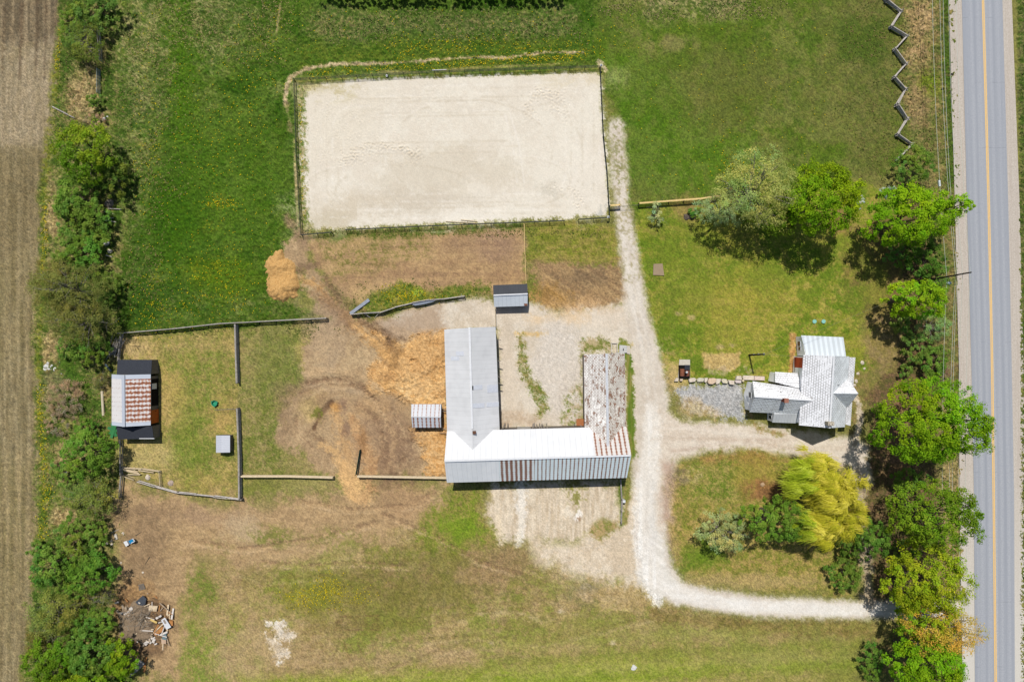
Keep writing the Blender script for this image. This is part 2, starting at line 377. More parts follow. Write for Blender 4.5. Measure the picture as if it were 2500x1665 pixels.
# strip east of the dividing rail
Q([(1208, 512), (1420, 512), (1430, 590), (1400, 615), (1212, 605)], (116, 122, 44), (146, 134, 70), 'h', 1.8, soft=10, rough=8, gr=.2)
Q([(1210, 605), (1400, 612), (1436, 590), (1440, 690), (1300, 720), (1225, 690)], (166, 138, 98), (148, 120, 86), 'D', 2, soft=14, rough=10, cls=5, gr=.18)
E((1265, 690, 60, 34), (176, 138, 84), (150, 116, 64), 'D', 2, op=.8, soft=24, rough=12); E((1350, 640, 50, 18), (112, 94, 72), op=.7, soft=26); T([(1222, 520, 20), (1222, 690, 26)], (104, 116, 44), op=.7, soft=16, rough=8, cov=.7)
# lower west
Q([(275, 1110), (440, 1145), (560, 1150), (1025, 1105), (1040, 1120), (1000, 1210), (940, 1260), (700, 1320), (500, 1340), (420, 1560), (330, 1560), (270, 1420), (255, 1260)], (184, 155, 114), (164, 137, 100), 'h', 2, soft=44, rough=20, cls=5, amp=.03, gr=.13)
E((330, 1180, 90, 26), (144, 118, 90), (166, 138, 104), 'h', 2, op=.7, soft=30, rough=14); E((470, 1190, 70, 22), (162, 134, 106), op=.6, soft=30, rough=12); E((560, 1215, 40, 30), (186, 164, 130), op=.7, soft=34, rough=12)
E((330, 1260, 60, 90), (128, 106, 80), (156, 130, 98), 's', 2, op=.8, soft=40, rough=16); E((320, 1400, 55, 60), (172, 138, 94), (128, 100, 70), 's', 2.4, op=.9, soft=24, rough=12, amp=.1); E((335, 1440, 60, 60), (104, 84, 64), (140, 112, 82), 'f', 2, op=.85, soft=24, rough=14, amp=.12)
E((930, 1150, 60, 40), (166, 134, 100), op=.5, soft=40); E((600, 1120, 50, 16), (122, 128, 56), op=.7, cov=.6, soft=20); E((720, 1110, 50, 20), (170, 156, 100), op=.5, soft=24)
# lower meadow
LM = [(420, 1560), (450, 1330), (640, 1300), (800, 1250), (960, 1230), (1110, 1180), (1140, 1250), (1240, 1270), (1300, 1330), (1450, 1330), (1520, 1400), (1700, 1440), (2050, 1450), (2080, 1660), (420, 1660)]
Q(LM, (148, 134, 80), (168, 148, 100), 'h', 1.9, soft=40, rough=26, cls=0, gr=.18)
Q(LM, (126, 134, 56), op=.8, cov=.5, cn='b'); Q(LM, (178, 152, 112), op=.55, cov=.3, cn='m'); Q(LM, (132, 108, 72), op=.4, cov=.35, cn='h')
Q([(975, 1200), (1040, 1130), (1120, 1120), (1120, 1180), (1140, 1250), (1060, 1270), (960, 1260)], (112, 128, 42), (150, 136, 76), 's', 2, op=.9, soft=24, rough=18)
E((1060, 1220, 60, 26), (112, 140, 36), op=.75, soft=30, rough=14)
Q([(440, 1440), (520, 1460), (520, 1600), (400, 1600)], (112, 134, 46), (150, 140, 80), 's', 2, op=.8, soft=40, rough=20); E((460, 1375, 36, 60), (98, 120, 40), (140, 126, 74), 's', 2, op=.75, soft=30, rough=16)
E((620, 1235, 40, 20), (112, 120, 50), op=.7, soft=24, cov=.7); E((770, 1235, 60, 16), (118, 120, 56), op=.6, soft=22, cov=.6); E((730, 1370, 100, 36), (120, 122, 44), op=.7, soft=40, rough=18); E((760, 1355, 24, 20), (160, 156, 40), op=.6, cov=.6, cn='f', soft=16); E((690, 1370, 50, 16), (150, 150, 40), op=.6, cov=.5, cn='f', soft=20)
Q([(560, 1545), (900, 1530), (1300, 1520), (1700, 1500), (2080, 1470), (2100, 1670), (560, 1670)], (134, 134, 62), (158, 146, 86), 'h', 1.8, op=.85, soft=44, rough=18)
Q([(560, 1562), (1000, 1545), (1560, 1510), (1700, 1530), (1500, 1570), (1300, 1670), (560, 1670)], (128, 144, 44), (156, 156, 76), 'h', 1.8, op=.9, soft=30, rough=12)
E((900, 1330, 130, 60), (130, 110, 72), (112, 106, 52), 's', 2, op=.6, soft=60); E((1150, 1300, 100, 50), (142, 116, 84), op=.6, soft=60); E((1340, 1370, 40, 22), (96, 100, 58), op=.7, soft=26, rough=10); E((1350, 1362, 16, 14), (146, 138, 124), op=.7, soft=10)
Q([(1450, 1330), (1510, 1390), (1420, 1400), (1330, 1370)], (182, 152, 108), op=.7, soft=30, rough=14); E((1700, 1480, 200, 30), (160, 140, 92), op=.6, soft=40)
Q([(1500, 1400), (1700, 1425), (2060, 1435), (2060, 1455), (1800, 1460), (1500, 1430)], (108, 98, 48), (140, 118, 72), 's', 2, op=.8, soft=16, rough=10)
E((1960, 1530, 80, 50), (118, 122, 52), op=.6, soft=40)
T([(1100, 1410, 5), (1180, 1405, 6), (1240, 1425, 6)], (192, 172, 128), op=.7, soft=6, rough=4); T([(950, 1490, 5), (1050, 1500, 5), (1150, 1490, 5)], (176, 150, 112), op=.5, soft=8, rough=6)
for k in range(6): T([(775 - k, 1418 + k * 6, 2.5), (870, 1414 + k * 6.5, 2.5)], (116, 88, 66), op=.6, soft=3, rough=2)
for x in (790, 822): T([(x, 1475, 2.5), (x + 22, 1540, 2.5)], (120, 98, 62), op=.5, soft=4, rough=1)
T([(880, 1545, 3), (1010, 1490, 3)], (118, 92, 62), op=.5, soft=4, rough=3); T([(1020, 1390, 3), (1030, 1300, 3)], (168, 150, 116), op=.4, soft=5, rough=4)
Q([(620, 1540), (720, 1510), (1100, 1490), (1100, 1520), (700, 1550)], (176, 148, 112), (152, 128, 90), 'h', 2, op=.6, soft=24, rough=12)
for e in ((1130, 1478, 8, 6), (1290, 1405, 9, 7), (1410, 1475, 8, 7)): E(e, (214, 196, 168), op=.85, soft=6, rough=4)
Q([(612, 1432), (650, 1428), (660, 1450), (682, 1462), (670, 1474), (640, 1470), (662, 1494), (662, 1510), (640, 1525), (628, 1510), (620, 1482), (604, 1468), (606, 1456), (636, 1464), (630, 1445)], LIM, (222, 212, 196), 'f', op=.96, soft=8, rough=9, rn='s', cls=3, amp=.02)
Q([(590, 1430), (700, 1440), (700, 1530), (600, 1530)], (176, 150, 112), op=.35, soft=24, rough=14)
for e, c, o in (((760, 1290, 120, 24), (184, 158, 116), .5), ((560, 1400, 90, 40), (176, 150, 108), .5), ((880, 1400, 140, 40), (116, 112, 52), .5), ((1050, 1360, 80, 26), (112, 112, 50), .5), ((1200, 1480, 160, 24), (172, 152, 100), .5), ((900, 1500, 120, 24), (178, 152, 112), .5), ((560, 1500, 70, 50), (180, 156, 116), .5), ((1330, 1440, 120, 30), (136, 134, 66), .5), ((1500, 1450, 120, 22), (164, 146, 96), .5), ((1780, 1500, 160, 30), (132, 140, 62), .6), ((1000, 1290, 70, 30), (108, 112, 44), .5), ((700, 1330, 60, 20), (122, 122, 56), .4), ((480, 1290, 50, 30), (120, 118, 60), .4)):
    E(e, c, op=o, soft=40, rough=24)
for p_ in ([(1040, 1420), (1150, 1400), (1240, 1420), (1330, 1400)], [(950, 1470), (1100, 1460), (1250, 1475), (1400, 1440), (1520, 1410)], [(1180, 1290), (1290, 1330), (1380, 1380), (1500, 1400)], [(1230, 1290), (1330, 1345), (1440, 1385)], [(840, 1540), (960, 1510), (1060, 1480)], [(700, 1290), (860, 1260), (980, 1210)], [(500, 1300), (620, 1330), (760, 1320)]):
    for o_ in (0, 12): T([(x, y + o_, 3) for x, y in p_], (196, 174, 128) if o_ else (120, 108, 62), op=.45, soft=5, rough=4, rn='s', cov=.75, cn='m', dz=-.05)
E((1400, 1375, 90, 26), (192, 168, 128), (164, 142, 96), 's', op=.6, soft=40, rough=20); E((1290, 1300, 50, 24), (186, 162, 124), op=.5, soft=34, rough=16)
for y_, c_ in ((1462, (146, 146, 74)), (1500, (122, 130, 52)), (1530, (156, 152, 84)), (1550, (120, 138, 44))): T([(1120, y_ + 24, 12), (1500, y_, 18), (2050, y_ - 26, 14)], c_, op=.5, soft=16, rough=10)
# --- east lawn
EL = [(1462, 475), (1640, 462), (1960, 420), (2075, 440), (2080, 700), (2070, 860), (1990, 900), (1960, 880), (1830, 880), (1560, 880), (1505, 840), (1500, 770), (1485, 660), (1462, 560)]
Q(EL, (122, 134, 42), (156, 146, 70), 'h', 2.0, soft=8, rough=6, gr=.17, amp=.04)
Q(EL, (88, 116, 28), op=.7, cov=.45, cn='m'); Q(EL, (150, 146, 58), op=.5, cov=.35, cn='b')
Q([(1480, 480), (1640, 470), (1640, 700), (1500, 760), (1480, 640)], (116, 124, 44), op=.5, soft=60, cov=.7)
E((1720, 690, 120, 60), (164, 148, 66), op=.45, soft=70); E((1580, 620, 60, 100), (110, 126, 40), op=.4, soft=60)
Q([(1960, 520), (2080, 520), (2080, 860), (2040, 870), (1990, 760), (1960, 660)], (128, 122, 56), (116, 94, 62), 'm', 2, op=.7, soft=50, rough=24)
Q([(2000, 740), (2075, 720), (2075, 870), (2000, 900)], (154, 128, 96), (134, 116, 72), 's', 2, op=.75, soft=34, rough=20, cls=5)
Q([(1935, 520), (2075, 505), (2085, 700), (2060, 720), (2030, 560)], (112, 88, 62), (126, 104, 66), 's', 2, op=.85, soft=24, rough=12)
E((1925, 510, 30, 26), (146, 110, 78), op=.7, soft=22)
Q([(1615, 812), (1702, 810), (1704, 838), (1690, 852), (1616, 850)], (196, 170, 112), (184, 156, 100), 'f', op=.95, soft=5, rough=3, cls=5, amp=.02)
E((1680, 852, 28, 6), (198, 176, 146), op=.6, soft=8); E((1530, 850, 22, 60), (182, 156, 108), op=.6, cov=.6, soft=18); E((1560, 870, 20, 30), (196, 168, 118), op=.7, soft=16, rough=8); E((1575, 480, 26, 24), (160, 130, 90), op=.5, soft=20); E((1690, 450, 24, 10), (166, 128, 88), op=.6, soft=16)
E((1590, 490, 20, 30), (156, 128, 84), op=.5, soft=24)
Q([(1960, 850), (2060, 840), (2020, 900), (1990, 960), (1960, 1000), (1955, 900)], (120, 116, 60), (150, 128, 86), 's', 2, op=.85, soft=14, rough=10)
for x, y in ((1655, 798), (1685, 794), (1590, 730), (1560, 720)): E((x, y, 6, 4), (188, 164, 120), op=.7, soft=5, rough=3)
# --- island lawn
IL = [(1560, 1060), (1640, 1035), (1760, 1030), (1850, 1035), (1930, 1060), (1975, 1090), (1985, 1270), (1970, 1360), (1880, 1365), (1730, 1350), (1600, 1320), (1555, 1290), (1540, 1200), (1535, 1100)]
Q(IL, (118, 122, 48), (166, 144, 84), 's', 1.8, soft=16, rough=10, gr=.18)
E((1660, 1110, 70, 50), (92, 116, 34), (160, 146, 84), 's', 2, op=.8, soft=40, rough=18); E((1610, 1280, 60, 34), (92, 120, 30), op=.8, soft=30, rough=14); E((1720, 1050, 80, 12), (160, 120, 74), op=.7, soft=18); E((1740, 1090, 60, 40), (154, 138, 62), op=.6, soft=34)
E((1770, 1125, 46, 24), (152, 108, 72), (128, 90, 60), 's', op=.85, soft=20, rough=10, cls=5); E((1740, 1335, 130, 16), (172, 150, 100), op=.8, soft=18, rough=8); T([(1545, 1130, 20), (1545, 1230, 24), (1560, 1290, 14)], (176, 148, 98), op=.7, soft=14, rough=8); E((1590, 1090, 26, 20), (196, 176, 124), op=.6, cov=.5, soft=16)
E((1560, 1095, 16, 12), (112, 96, 84), op=.6, soft=12)
# --- dark soil under the roadside trees, verge
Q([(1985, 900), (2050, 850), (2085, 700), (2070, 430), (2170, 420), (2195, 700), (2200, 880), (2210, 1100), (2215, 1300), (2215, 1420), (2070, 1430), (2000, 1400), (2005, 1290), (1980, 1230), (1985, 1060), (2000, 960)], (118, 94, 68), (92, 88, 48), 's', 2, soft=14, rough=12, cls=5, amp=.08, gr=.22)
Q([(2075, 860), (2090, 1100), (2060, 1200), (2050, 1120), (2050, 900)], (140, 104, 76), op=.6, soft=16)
Q([(2050, -90), (2186, -90), (2190, 60), (2200, 330), (2205, 900), (2215, 1660), (2150, 1660), (2160, 1200), (2140, 700), (2110, 420), (2085, 330), (2070, 60)], (98, 108, 50), (136, 122, 76), 's', 2, soft=14, rough=10, cls=0, amp=.1, gr=.26)
T([(2166, -90, 18), (2180, 200, 18), (2190, 420, 20)], (62, 90, 24), op=.8, soft=10, rough=6)
E((2110, 60, 34, 70), (190, 160, 118), (160, 134, 92), 's', 2, op=.85, soft=24, rough=14); E((2110, 235, 26, 50), (162, 136, 96), op=.7, soft=26, rough=12); E((2140, 190, 22, 20), (108, 128, 30), op=.8, soft=18)
Q([(2170, 900), (2206, 900), (2212, 1500), (2150, 1500), (2160, 1100)], (172, 146, 106), (128, 122, 70), 's', 2, op=.8, soft=14, rough=10); E((2180, 1310, 16, 40), (176, 136, 96), op=.7, soft=12)
Q([(1990, 1460), (2210, 1430), (2230, 1660), (1970, 1660)], (98, 104, 50), (132, 112, 70), 's', 2, op=.9, soft=24, rough=14)
Q([(2340, -90), (2600, -90), (2600, 1660), (2352, 1660)], (72, 92, 34), (112, 112, 66), 'f', 2, soft=6, rough=3, amp=.12, gr=.28)
# --- pale gravel yard and drives
YD = [(1018, 700), (1070, 680), (1110, 690), (1130, 690), (1215, 700), (1245, 705), (1290, 735), (1330, 710), (1400, 700), (1440, 690), (1500, 850), (1530, 1010), (1470, 1100), (1440, 1000), (1340, 990), (1145, 985), (1140, 760), (1020, 757), (960, 757), (880, 745), (930, 720)]
Q(YD, (218, 207, 189), (204, 190, 169), 'm', 1.8, soft=16, rough=8, cls=3, amp=.008, gr=.06)
Q([(870, 745), (960, 715), (1012, 705), (1018, 760), (940, 775), (900, 790)], (176, 152, 126), op=.8, soft=24, rough=10)
T([(1120, 715, 30), (1260, 735, 40), (1440, 730, 30)], (222, 208, 188), op=.6, soft=24, rough=8); E((1280, 730, 40, 10), (220, 180, 126), op=.45, soft=20); E((1330, 700, 60, 12), (206, 170, 126), op=.5, soft=22)
DR = [(1417, 290, 36), (1424, 400, 38), (1428, 470, 34), (1440, 540, 40), (1452, 620, 46), (1466, 720, 50), (1488, 820, 64), (1500, 920, 76), (1494, 1020, 74), (1484, 1120, 64), (1488, 1230, 82), (1504, 1310, 90), (1550, 1360, 56), (1640, 1380, 52), (1760, 1395, 50), (1900, 1400, 44), (2040, 1402, 40), (2240, 1406, 46)]
T(DR, (217, 207, 191), (206, 194, 177), 'm', 1.8, soft=14, rough=4, rn='s', cls=3, amp=.006, gr=.05)
T(DR[:5], (150, 140, 96), op=.6, soft=8, cov=.25, cn='f'); T([(1417, 290, 34), (1424, 420, 36)], (124, 124, 70), op=.6, soft=6, cov=.3, cn='f')
Q([(1500, 930), (1560, 965), (1640, 968), (1720, 972), (1800, 985), (1900, 1000), (1965, 1012), (1992, 1030), (2000, 1110), (1978, 1130), (1950, 1075), (1880, 1050), (1760, 1034), (1640, 1034), (1560, 1050), (1530, 1100), (1540, 1240), (1510, 1240), (1480, 1060)], (221, 209, 191), (209, 194, 175), 'h', 1.8, soft=16, rough=7, cls=3, amp=.008, gr=.06)
Q([(1520, 1060), (1550, 1060), (1545, 1200), (1520, 1200)], (186, 158, 138), op=.7, soft=14, rough=6); T([(1540, 1040, 3), (1700, 1010, 3), (1850, 1012, 3)], (172, 148, 130), op=.4, soft=6, rough=4)
Q([(1418, 1150), (1470, 1130), (1490, 1350), (1440, 1345), (1340, 1320), (1240, 1290), (1215, 1235), (1320, 1235)], (219, 204, 180), (206, 188, 161), 'm', 2, soft=34, rough=12, cls=3, amp=.014, gr=.1)
for p, w in (([(1496, 940), (1490, 1040), (1476, 1150), (1468, 1240), (1480, 1310), (1512, 1380)], 22), ([(1512, 960), (1504, 1060), (1492, 1160), (1500, 1240), (1524, 1310), (1560, 1362), (1700, 1392), (1860, 1400), (2010, 1404)], 22)):
    T([(x, y, w) for x, y in p], LIM, (226, 220, 208), 'H', op=.85, soft=14, rough=5, rn='s')
Q([(1462, 1230), (1520, 1220), (1530, 1300), (1560, 1345), (1560, 1372), (1530, 1372), (1512, 1392), (1490, 1370), (1462, 1310)], LIM, (220, 214, 202), 'D', op=.92, soft=12, rough=7, rn='s')
T([(1560, 1376, 26), (1700, 1392, 22), (2020, 1402, 16)], LIM, (222, 216, 206), 'H', op=.7, soft=12, rough=6)
E((1500, 1180, 10, 50), (208, 204, 196), op=.6, soft=14, rough=6); E((1496, 1260, 14, 40), (212, 206, 198), op=.6, soft=14, rough=6)
T([(1450, 640, 3), (1462, 720, 3), (1478, 810, 3)], (168, 164, 158), op=.45, soft=5, rough=4, cov=.6, cn='s'); T([(1466, 640, 6), (1480, 720, 6), (1495, 820, 6)], (174, 166, 156), op=.35, soft=6, rough=5, cov=.6, cn='s')
T([(1970, 1080, 20), (1984, 1180, 14), (1990, 1290, 26), (2000, 1390, 34)], (196, 178, 152), (172, 150, 122), 's', 2, op=.9, soft=12, rough=8, cls=3)
T([(1497, 930, 12), (1488, 1020, 18), (1476, 1120, 26), (1470, 1190, 34), (1478, 1260, 40), (1500, 1330, 40)], (242, 239, 232), (226, 219, 207), 'V', op=.62, soft=12, rough=6, rn='s')
T([(1530, 1352, 26), (1620, 1378, 24), (1760, 1394, 20), (1900, 1400, 16), (2030, 1404, 12)], (241, 238, 231), (224, 216, 204), 'H', op=.58, soft=10, rough=5, rn='s')
T([(1470, 1150, 4), (1462, 1230, 5), (1470, 1300, 4)], (206, 194, 178), op=.5, soft=5, rough=4, rn='s'); T([(1492, 1100, 3), (1486, 1200, 4), (1500, 1290, 4), (1530, 1340, 3)], (210, 202, 190), op=.5, soft=5, rough=4, rn='s')
T([(1438, 560, 5), (1452, 680, 6), (1476, 800, 6), (1488, 900, 6)], (228, 219, 205), op=.5, soft=7, rough=5, rn='s')
# footpath round the house
T([(1962, 902, 8), (1974, 930, 12), (1978, 960, 13), (1972, 990, 14), (1962, 1016, 20)], (208, 194, 172), (176, 160, 136), 'f', 2, op=.95, soft=4, rough=3, rn='s', cls=3)
Q([(1817, 766), (1829, 766), (1828, 812), (1826, 856), (1813, 856), (1815, 810)], (208, 162, 112), (182, 130, 84), 'f', 2, op=.8, soft=4, rough=3, rn='s', cls=4)
# grey stone chips
Q([(1560, 888), (1700, 880), (1715, 900), (1710, 965), (1660, 960), (1610, 930), (1570, 930), (1555, 905)], (180, 179, 176), (166, 165, 162), 'f', 1.4, soft=10, rough=9, rn='s', cls=3, amp=.05, gr=.2)
Q([(1590, 915), (1660, 955), (1640, 968), (1570, 950), (1560, 925)], (208, 190, 166), (176, 150, 108), 's', 2, op=.75, soft=18, rough=10); T([(1720, 945, 10), (1740, 985, 10), (1800, 1000, 14)], (128, 122, 54), (170, 142, 96), 's', 2, op=.85, soft=8, rough=6, cls=0)
# courtyard
E((1285, 860, 66, 116), (217, 208, 195), (203, 193, 179), 'f', 1.2, op=.85, soft=20, rough=8, gr=.09, amp=.016)
T([(1196, 770, 14), (1200, 830, 20), (1212, 870, 22), (1236, 905, 30), (1250, 930, 26), (1240, 955, 14)], (98, 118, 38), (150, 138, 82), 's', 2, op=.95, soft=8, rough=7, rn='s', cov=.9, cls=0, amp=.1)
E((1215, 768, 24, 8), (214, 172, 96), op=.8, soft=10, rough=6); Q([(1305, 915), (1340, 880), (1342, 985), (1290, 985), (1300, 950)], (104, 120, 42), (190, 172, 140), 's', 2.4, op=.9, soft=14, rough=10, cov=.6, cn='s', cls=0)
Q([(1340, 780), (1400, 778), (1405, 806), (1345, 810), (1332, 800)], (106, 116, 44), (186, 166, 128), 's', 2.2, op=.92, soft=8, rough=7, rn='s', cls=0); T([(1338, 800, 8), (1338, 980, 9)], (116, 118, 60), (170, 150, 110), 'f', 2, op=.8, soft=6, rough=5, cov=.7)
T([(1258, 760, 2), (1262, 800, 2), (1258, 840, 2)], (120, 108, 92), op=.6, soft=3, rough=3)
T([(1160, 760, 30), (1165, 900, 40), (1200, 975, 30)], (214, 198, 176), op=.5, soft=20, rough=8); E((1190, 965, 46, 16), (196, 172, 144), (170, 146, 118), 'f', op=.6, soft=20)
Q([(1424, 778), (1448, 790), (1456, 860), (1460, 1000), (1464, 1050), (1446, 1060), (1440, 960), (1438, 830), (1420, 800)], (92, 118, 34), (140, 134, 68), 'v', 2, op=.96, soft=5, rough=4, rn='s', cls=0); E((1434, 790, 12, 10), (186, 160, 84), op=.8, soft=8)
# apron south of the barn
AP = [(1118, 1118), (1425, 1112), (1422, 1180), (1400, 1225), (1300, 1245), (1230, 1230), (1160, 1240), (1130, 1200), (1112, 1170)]
Q(AP, (217, 202, 178), (198, 180, 153), 'v', 1.8, soft=16, rough=10, cls=3, amp=.014, gr=.1)
T([(1112, 1130, 16), (1116, 1200, 20), (1150, 1250, 16)], (150, 138, 84), op=.75, soft=14, rough=14, cov=.7)
for x, w, y1 in ((1140, 16, 1190), (1198, 26, 1235), (1164, 12, 1185), (1225, 14, 1215), (1290, 14, 1215)): T([(x, 1115, w), (x + 2, y1, w * .7)], LIM if w > 20 else (226, 212, 188), op=.75, soft=10, rough=6, rn='s')
E((1328, 1187, 9, 12), (246, 242, 234), op=.95, soft=5, rough=4); E((1302, 1175, 12, 10), (236, 226, 206), op=.6, soft=8); E((1334, 1204, 6, 8), (150, 120, 90), op=.8, soft=6)
T([(1143, 1180, 14), (1150, 1245, 10)], (224, 208, 180), op=.8, soft=7, rough=6, rn='s'); T([(1200, 1180, 14), (1190, 1250, 8)], (230, 220, 202), op=.8, soft=7, rough=6, rn='s')
Q([(1290, 1112), (1350, 1110), (1345, 1160), (1320, 1190), (1312, 1140)], (120, 122, 44), op=.7, cov=.4, cn='f', soft=12); Q([(1380, 1200), (1424, 1190), (1424, 1215), (1380, 1240), (1350, 1225)], (116, 120, 46), (170, 144, 96), 's', 2, op=.85, soft=12, rough=8, cls=0); T([(1427, 1110, 8), (1427, 1210, 8)], (88, 108, 34), op=.8, soft=6, rough=4)
T([(1443, 1105, 12), (1441, 1160, 12), (1436, 1200, 8)], (112, 120, 48), (160, 140, 88), 's', 2, op=.9, soft=5, rough=4, cls=0)
for off in (-9, 9):                                                     # two worn wheel tracks
    T([(x + off, y, 7) for x, y, _ in DR[3:11]], (228, 221, 209), op=.45, soft=6, rough=3, rn='s', cov=.8, cn='m')
    T([(x, y + off * .8, 6) for x, y, _ in DR[10:]], (234, 229, 219), op=.5, soft=6, rough=3, rn='s', cov=.85, cn='m')
T([(1505, 985, 5), (1580, 985, 5), (1700, 995, 5), (1850, 1020, 5), (1960, 1060, 5), (1982, 1180, 5)], (226, 214, 198), op=.5, soft=6, rough=4, rn='s'); T([(1500, 1010, 5), (1580, 1008, 5), (1700, 1010, 5), (1840, 1034, 5), (1940, 1072, 5)], (184, 162, 140), op=.4, soft=6, rough=4, rn='s')
T([(1540, 1080, 3), (1530, 1140, 4), (1534, 1220, 4), (1552, 1290, 3)], (166, 140, 118), op=.45, soft=6, rough=4, rn='s')
# --- wood chips and bedding
MU = [(1028, 762), (948, 774), (938, 782), (930, 800), (905, 790), (872, 764), (858, 762), (880, 800), (872, 830), (846, 850), (852, 872), (838, 892), (846, 905), (900, 900), (940, 928), (975, 935), (1028, 938)]
Q(MU, MUL, MUL2, 's', 2.0, soft=7, rough=9, rn='s', cls=4, amp=.08, gr=.14, dz=.3)
Q(MU, (232, 190, 128), op=.55, cov=.4, cn='m'); Q(MU, (184, 134, 76), op=.5, cov=.35, cn='s')
Q([(838, 892), (900, 880), (1020, 920), (1020, 940), (940, 926), (900, 905), (846, 908)], (238, 202, 146), (214, 164, 100), 's', 2, op=.8, soft=10, rough=7)
T([(906, 790, 16), (920, 812, 14), (905, 835, 22)], (140, 108, 70), op=.7, soft=12, rough=8); E((985, 820, 36, 40), MUL, MUL2, 's', op=.6, soft=30, rough=16, dz=.5); E((930, 850, 40, 24), MUL, MUL2, 's', op=.6, soft=24, rough=16, dz=.4); E((975, 890, 44, 22), (234, 200, 146), op=.4, soft=30, rough=16, dz=.3); E((896, 868, 24, 10), (166, 126, 82), op=.7, soft=12, rough=6)
Q([(1030, 930), (975, 988), (945, 985), (950, 1010), (975, 1028), (970, 1050), (985, 1062), (975, 1080), (990, 1098), (1030, 1096)], MUL, (200, 152, 94), 'h', 2.0, soft=7, rough=8, rn='s', cls=4, amp=.08, gr=.14, dz=.26)
T([(690, 640, 16), (735, 665, 16), (775, 710, 22), (810, 745, 24), (850, 775, 22), (890, 815, 30)], (206, 162, 104), (166, 130, 88), 'D', 2.2, op=.85, soft=14, rough=9, rn='s', cls=4)
T([(745, 640, 6), (790, 700, 7), (830, 738, 8), (880, 765, 8), (905, 800, 8)], (112, 88, 66), op=.65, soft=8, rough=6, rn='s', dz=-.15); T([(715, 672, 8), (760, 712, 8), (815, 760, 8)], (126, 98, 74), op=.5, soft=8, rough=6, rn='s')
T([(770, 590, 5), (740, 600, 10), (690, 620, 16)], (122, 98, 76), op=.6, soft=12, rough=8)
Q([(690, 700), (770, 700), (800, 800), (760, 860), (720, 790)], (164, 142, 116), op=.55, soft=34, rough=16)
# dark trampled floor west of the barn with pale drag marks
E((800, 960, 130, 90), (166, 139, 106), (180, 152, 114), 's', 1.8, op=.6, soft=50, rough=24); E((870, 1010, 70, 90), (154, 126, 98), (172, 142, 108), 's', 2, op=.7, soft=46, rough=18)
E((715, 930, 34, 34), (196, 170, 116), (158, 138, 92), 's', 2, op=.85, soft=20, rough=10); T([(762, 925, 5), (738, 950, 7), (722, 985, 5)], (96, 72, 54), op=.8, soft=6, rough=4, dz=-.25); E((740, 940, 12, 30), (150, 122, 92), op=.5, soft=12, rough=5, dz=.3); E((728, 955, 10, 12), (118, 120, 50), op=.8, soft=8); E((775, 940, 14, 10), (204, 150, 84), op=.8, soft=10, rough=5)
T([(690, 880, 8), (760, 895, 8), (830, 900, 8)], (164, 144, 120), op=.4, soft=12, rough=6)
E((690, 900, 40, 20), (142, 116, 90), op=.6, soft=26, rough=10); E((660, 960, 18, 50), (140, 116, 88), op=.55, soft=24, rough=10); E((915, 1030, 40, 60), (130, 104, 82), op=.6, soft=40, rough=18, cov=.8); E((745, 800, 30, 40), (186, 160, 124), op=.5, soft=30, rough=12); E((860, 940, 50, 16), (186, 152, 108), op=.5, soft=24, rough=10); E((770, 700, 26, 50, -30), (138, 112, 88), op=.5, soft=22, rough=10)
E((960, 840, 60, 70), (204, 154, 92), op=.0, soft=40)
for p_, c_, o_, z_ in (([(700, 860), (760, 850), (830, 862), (880, 900)], (196, 166, 126), .55, .08), ([(690, 880), (750, 872), (820, 882), (866, 918)], (122, 96, 74), .5, -.1), ([(820, 930), (860, 960), (880, 1010), (878, 1070)], (124, 98, 76), .5, -.1), ([(838, 925), (880, 955), (902, 1005), (900, 1070)], (190, 158, 118), .45, .08), ([(700, 990), (735, 1010), (760, 1050)], (120, 96, 74), .45, -.1), ([(730, 790), (760, 850), (770, 910)], (186, 160, 124), .4, .05), ([(812, 700), (850, 735), (890, 770), (930, 780)], (120, 96, 74), .45, -.08)):
    for k_ in (0, 9): T([(x + k_, y + k_ * .4, 5) for x, y in p_], c_, op=o_, soft=6, rough=6, rn='s', cov=.8, cn='m', dz=z_)
TR = [(768, 950), (785, 1000), (800, 1050), (808, 1100), (830, 1140)]
T([(x, y, 12 + i * 9) for i, (x, y) in enumerate(TR)], (212, 174, 122), (190, 152, 106), 'v', 2, op=.85, soft=12, rough=9, rn='s', dz=-.12); T([(808, 960, 12), (830, 1010, 20), (852, 1060, 30), (850, 1120, 26)], (200, 160, 112), (172, 132, 92), 's', 2, op=.8, soft=14, rough=10, rn='s', dz=.16)
T([(738, 1022, 10), (765, 1034, 16), (790, 1080, 30), (815, 1130, 34)], (212, 172, 118), op=.8, soft=12, rough=8, rn='s'); T([(790, 930, 10), (796, 990, 12)], (140, 112, 90), op=.7, soft=10); E((836, 1020, 8, 26), (150, 112, 74), op=.7, soft=10, rough=4)
E((900, 1100, 40, 14), (112, 88, 70), op=.6, soft=20, rough=8)
for pts_ in ([(690, 905), (740, 885), (800, 884), (850, 905), (880, 945), (880, 1000)], [(680, 960), (690, 1000), (720, 1030)], [(660, 935), (680, 890), (740, 868), (810, 870)], [(900, 940), (925, 990), (930, 1050), (910, 1090)], [(690, 1150), (800, 1170), (940, 1160), (1000, 1130)], [(420, 1240), (560, 1260), (700, 1240), (860, 1200)], [(880, 1180), (1000, 1230), (1100, 1290), (1200, 1320)], [(600, 1290), (700, 1300), (820, 1290), (930, 1300)]):
    for o_ in (0, 11): T([(x + o_ * .5, y + o_, 3.2) for x, y in pts_], (200, 172, 134) if o_ else (128, 102, 78), op=.5, soft=4, rough=4, rn='s', cov=.85, cn='m', dz=.07 if o_ else -.12)
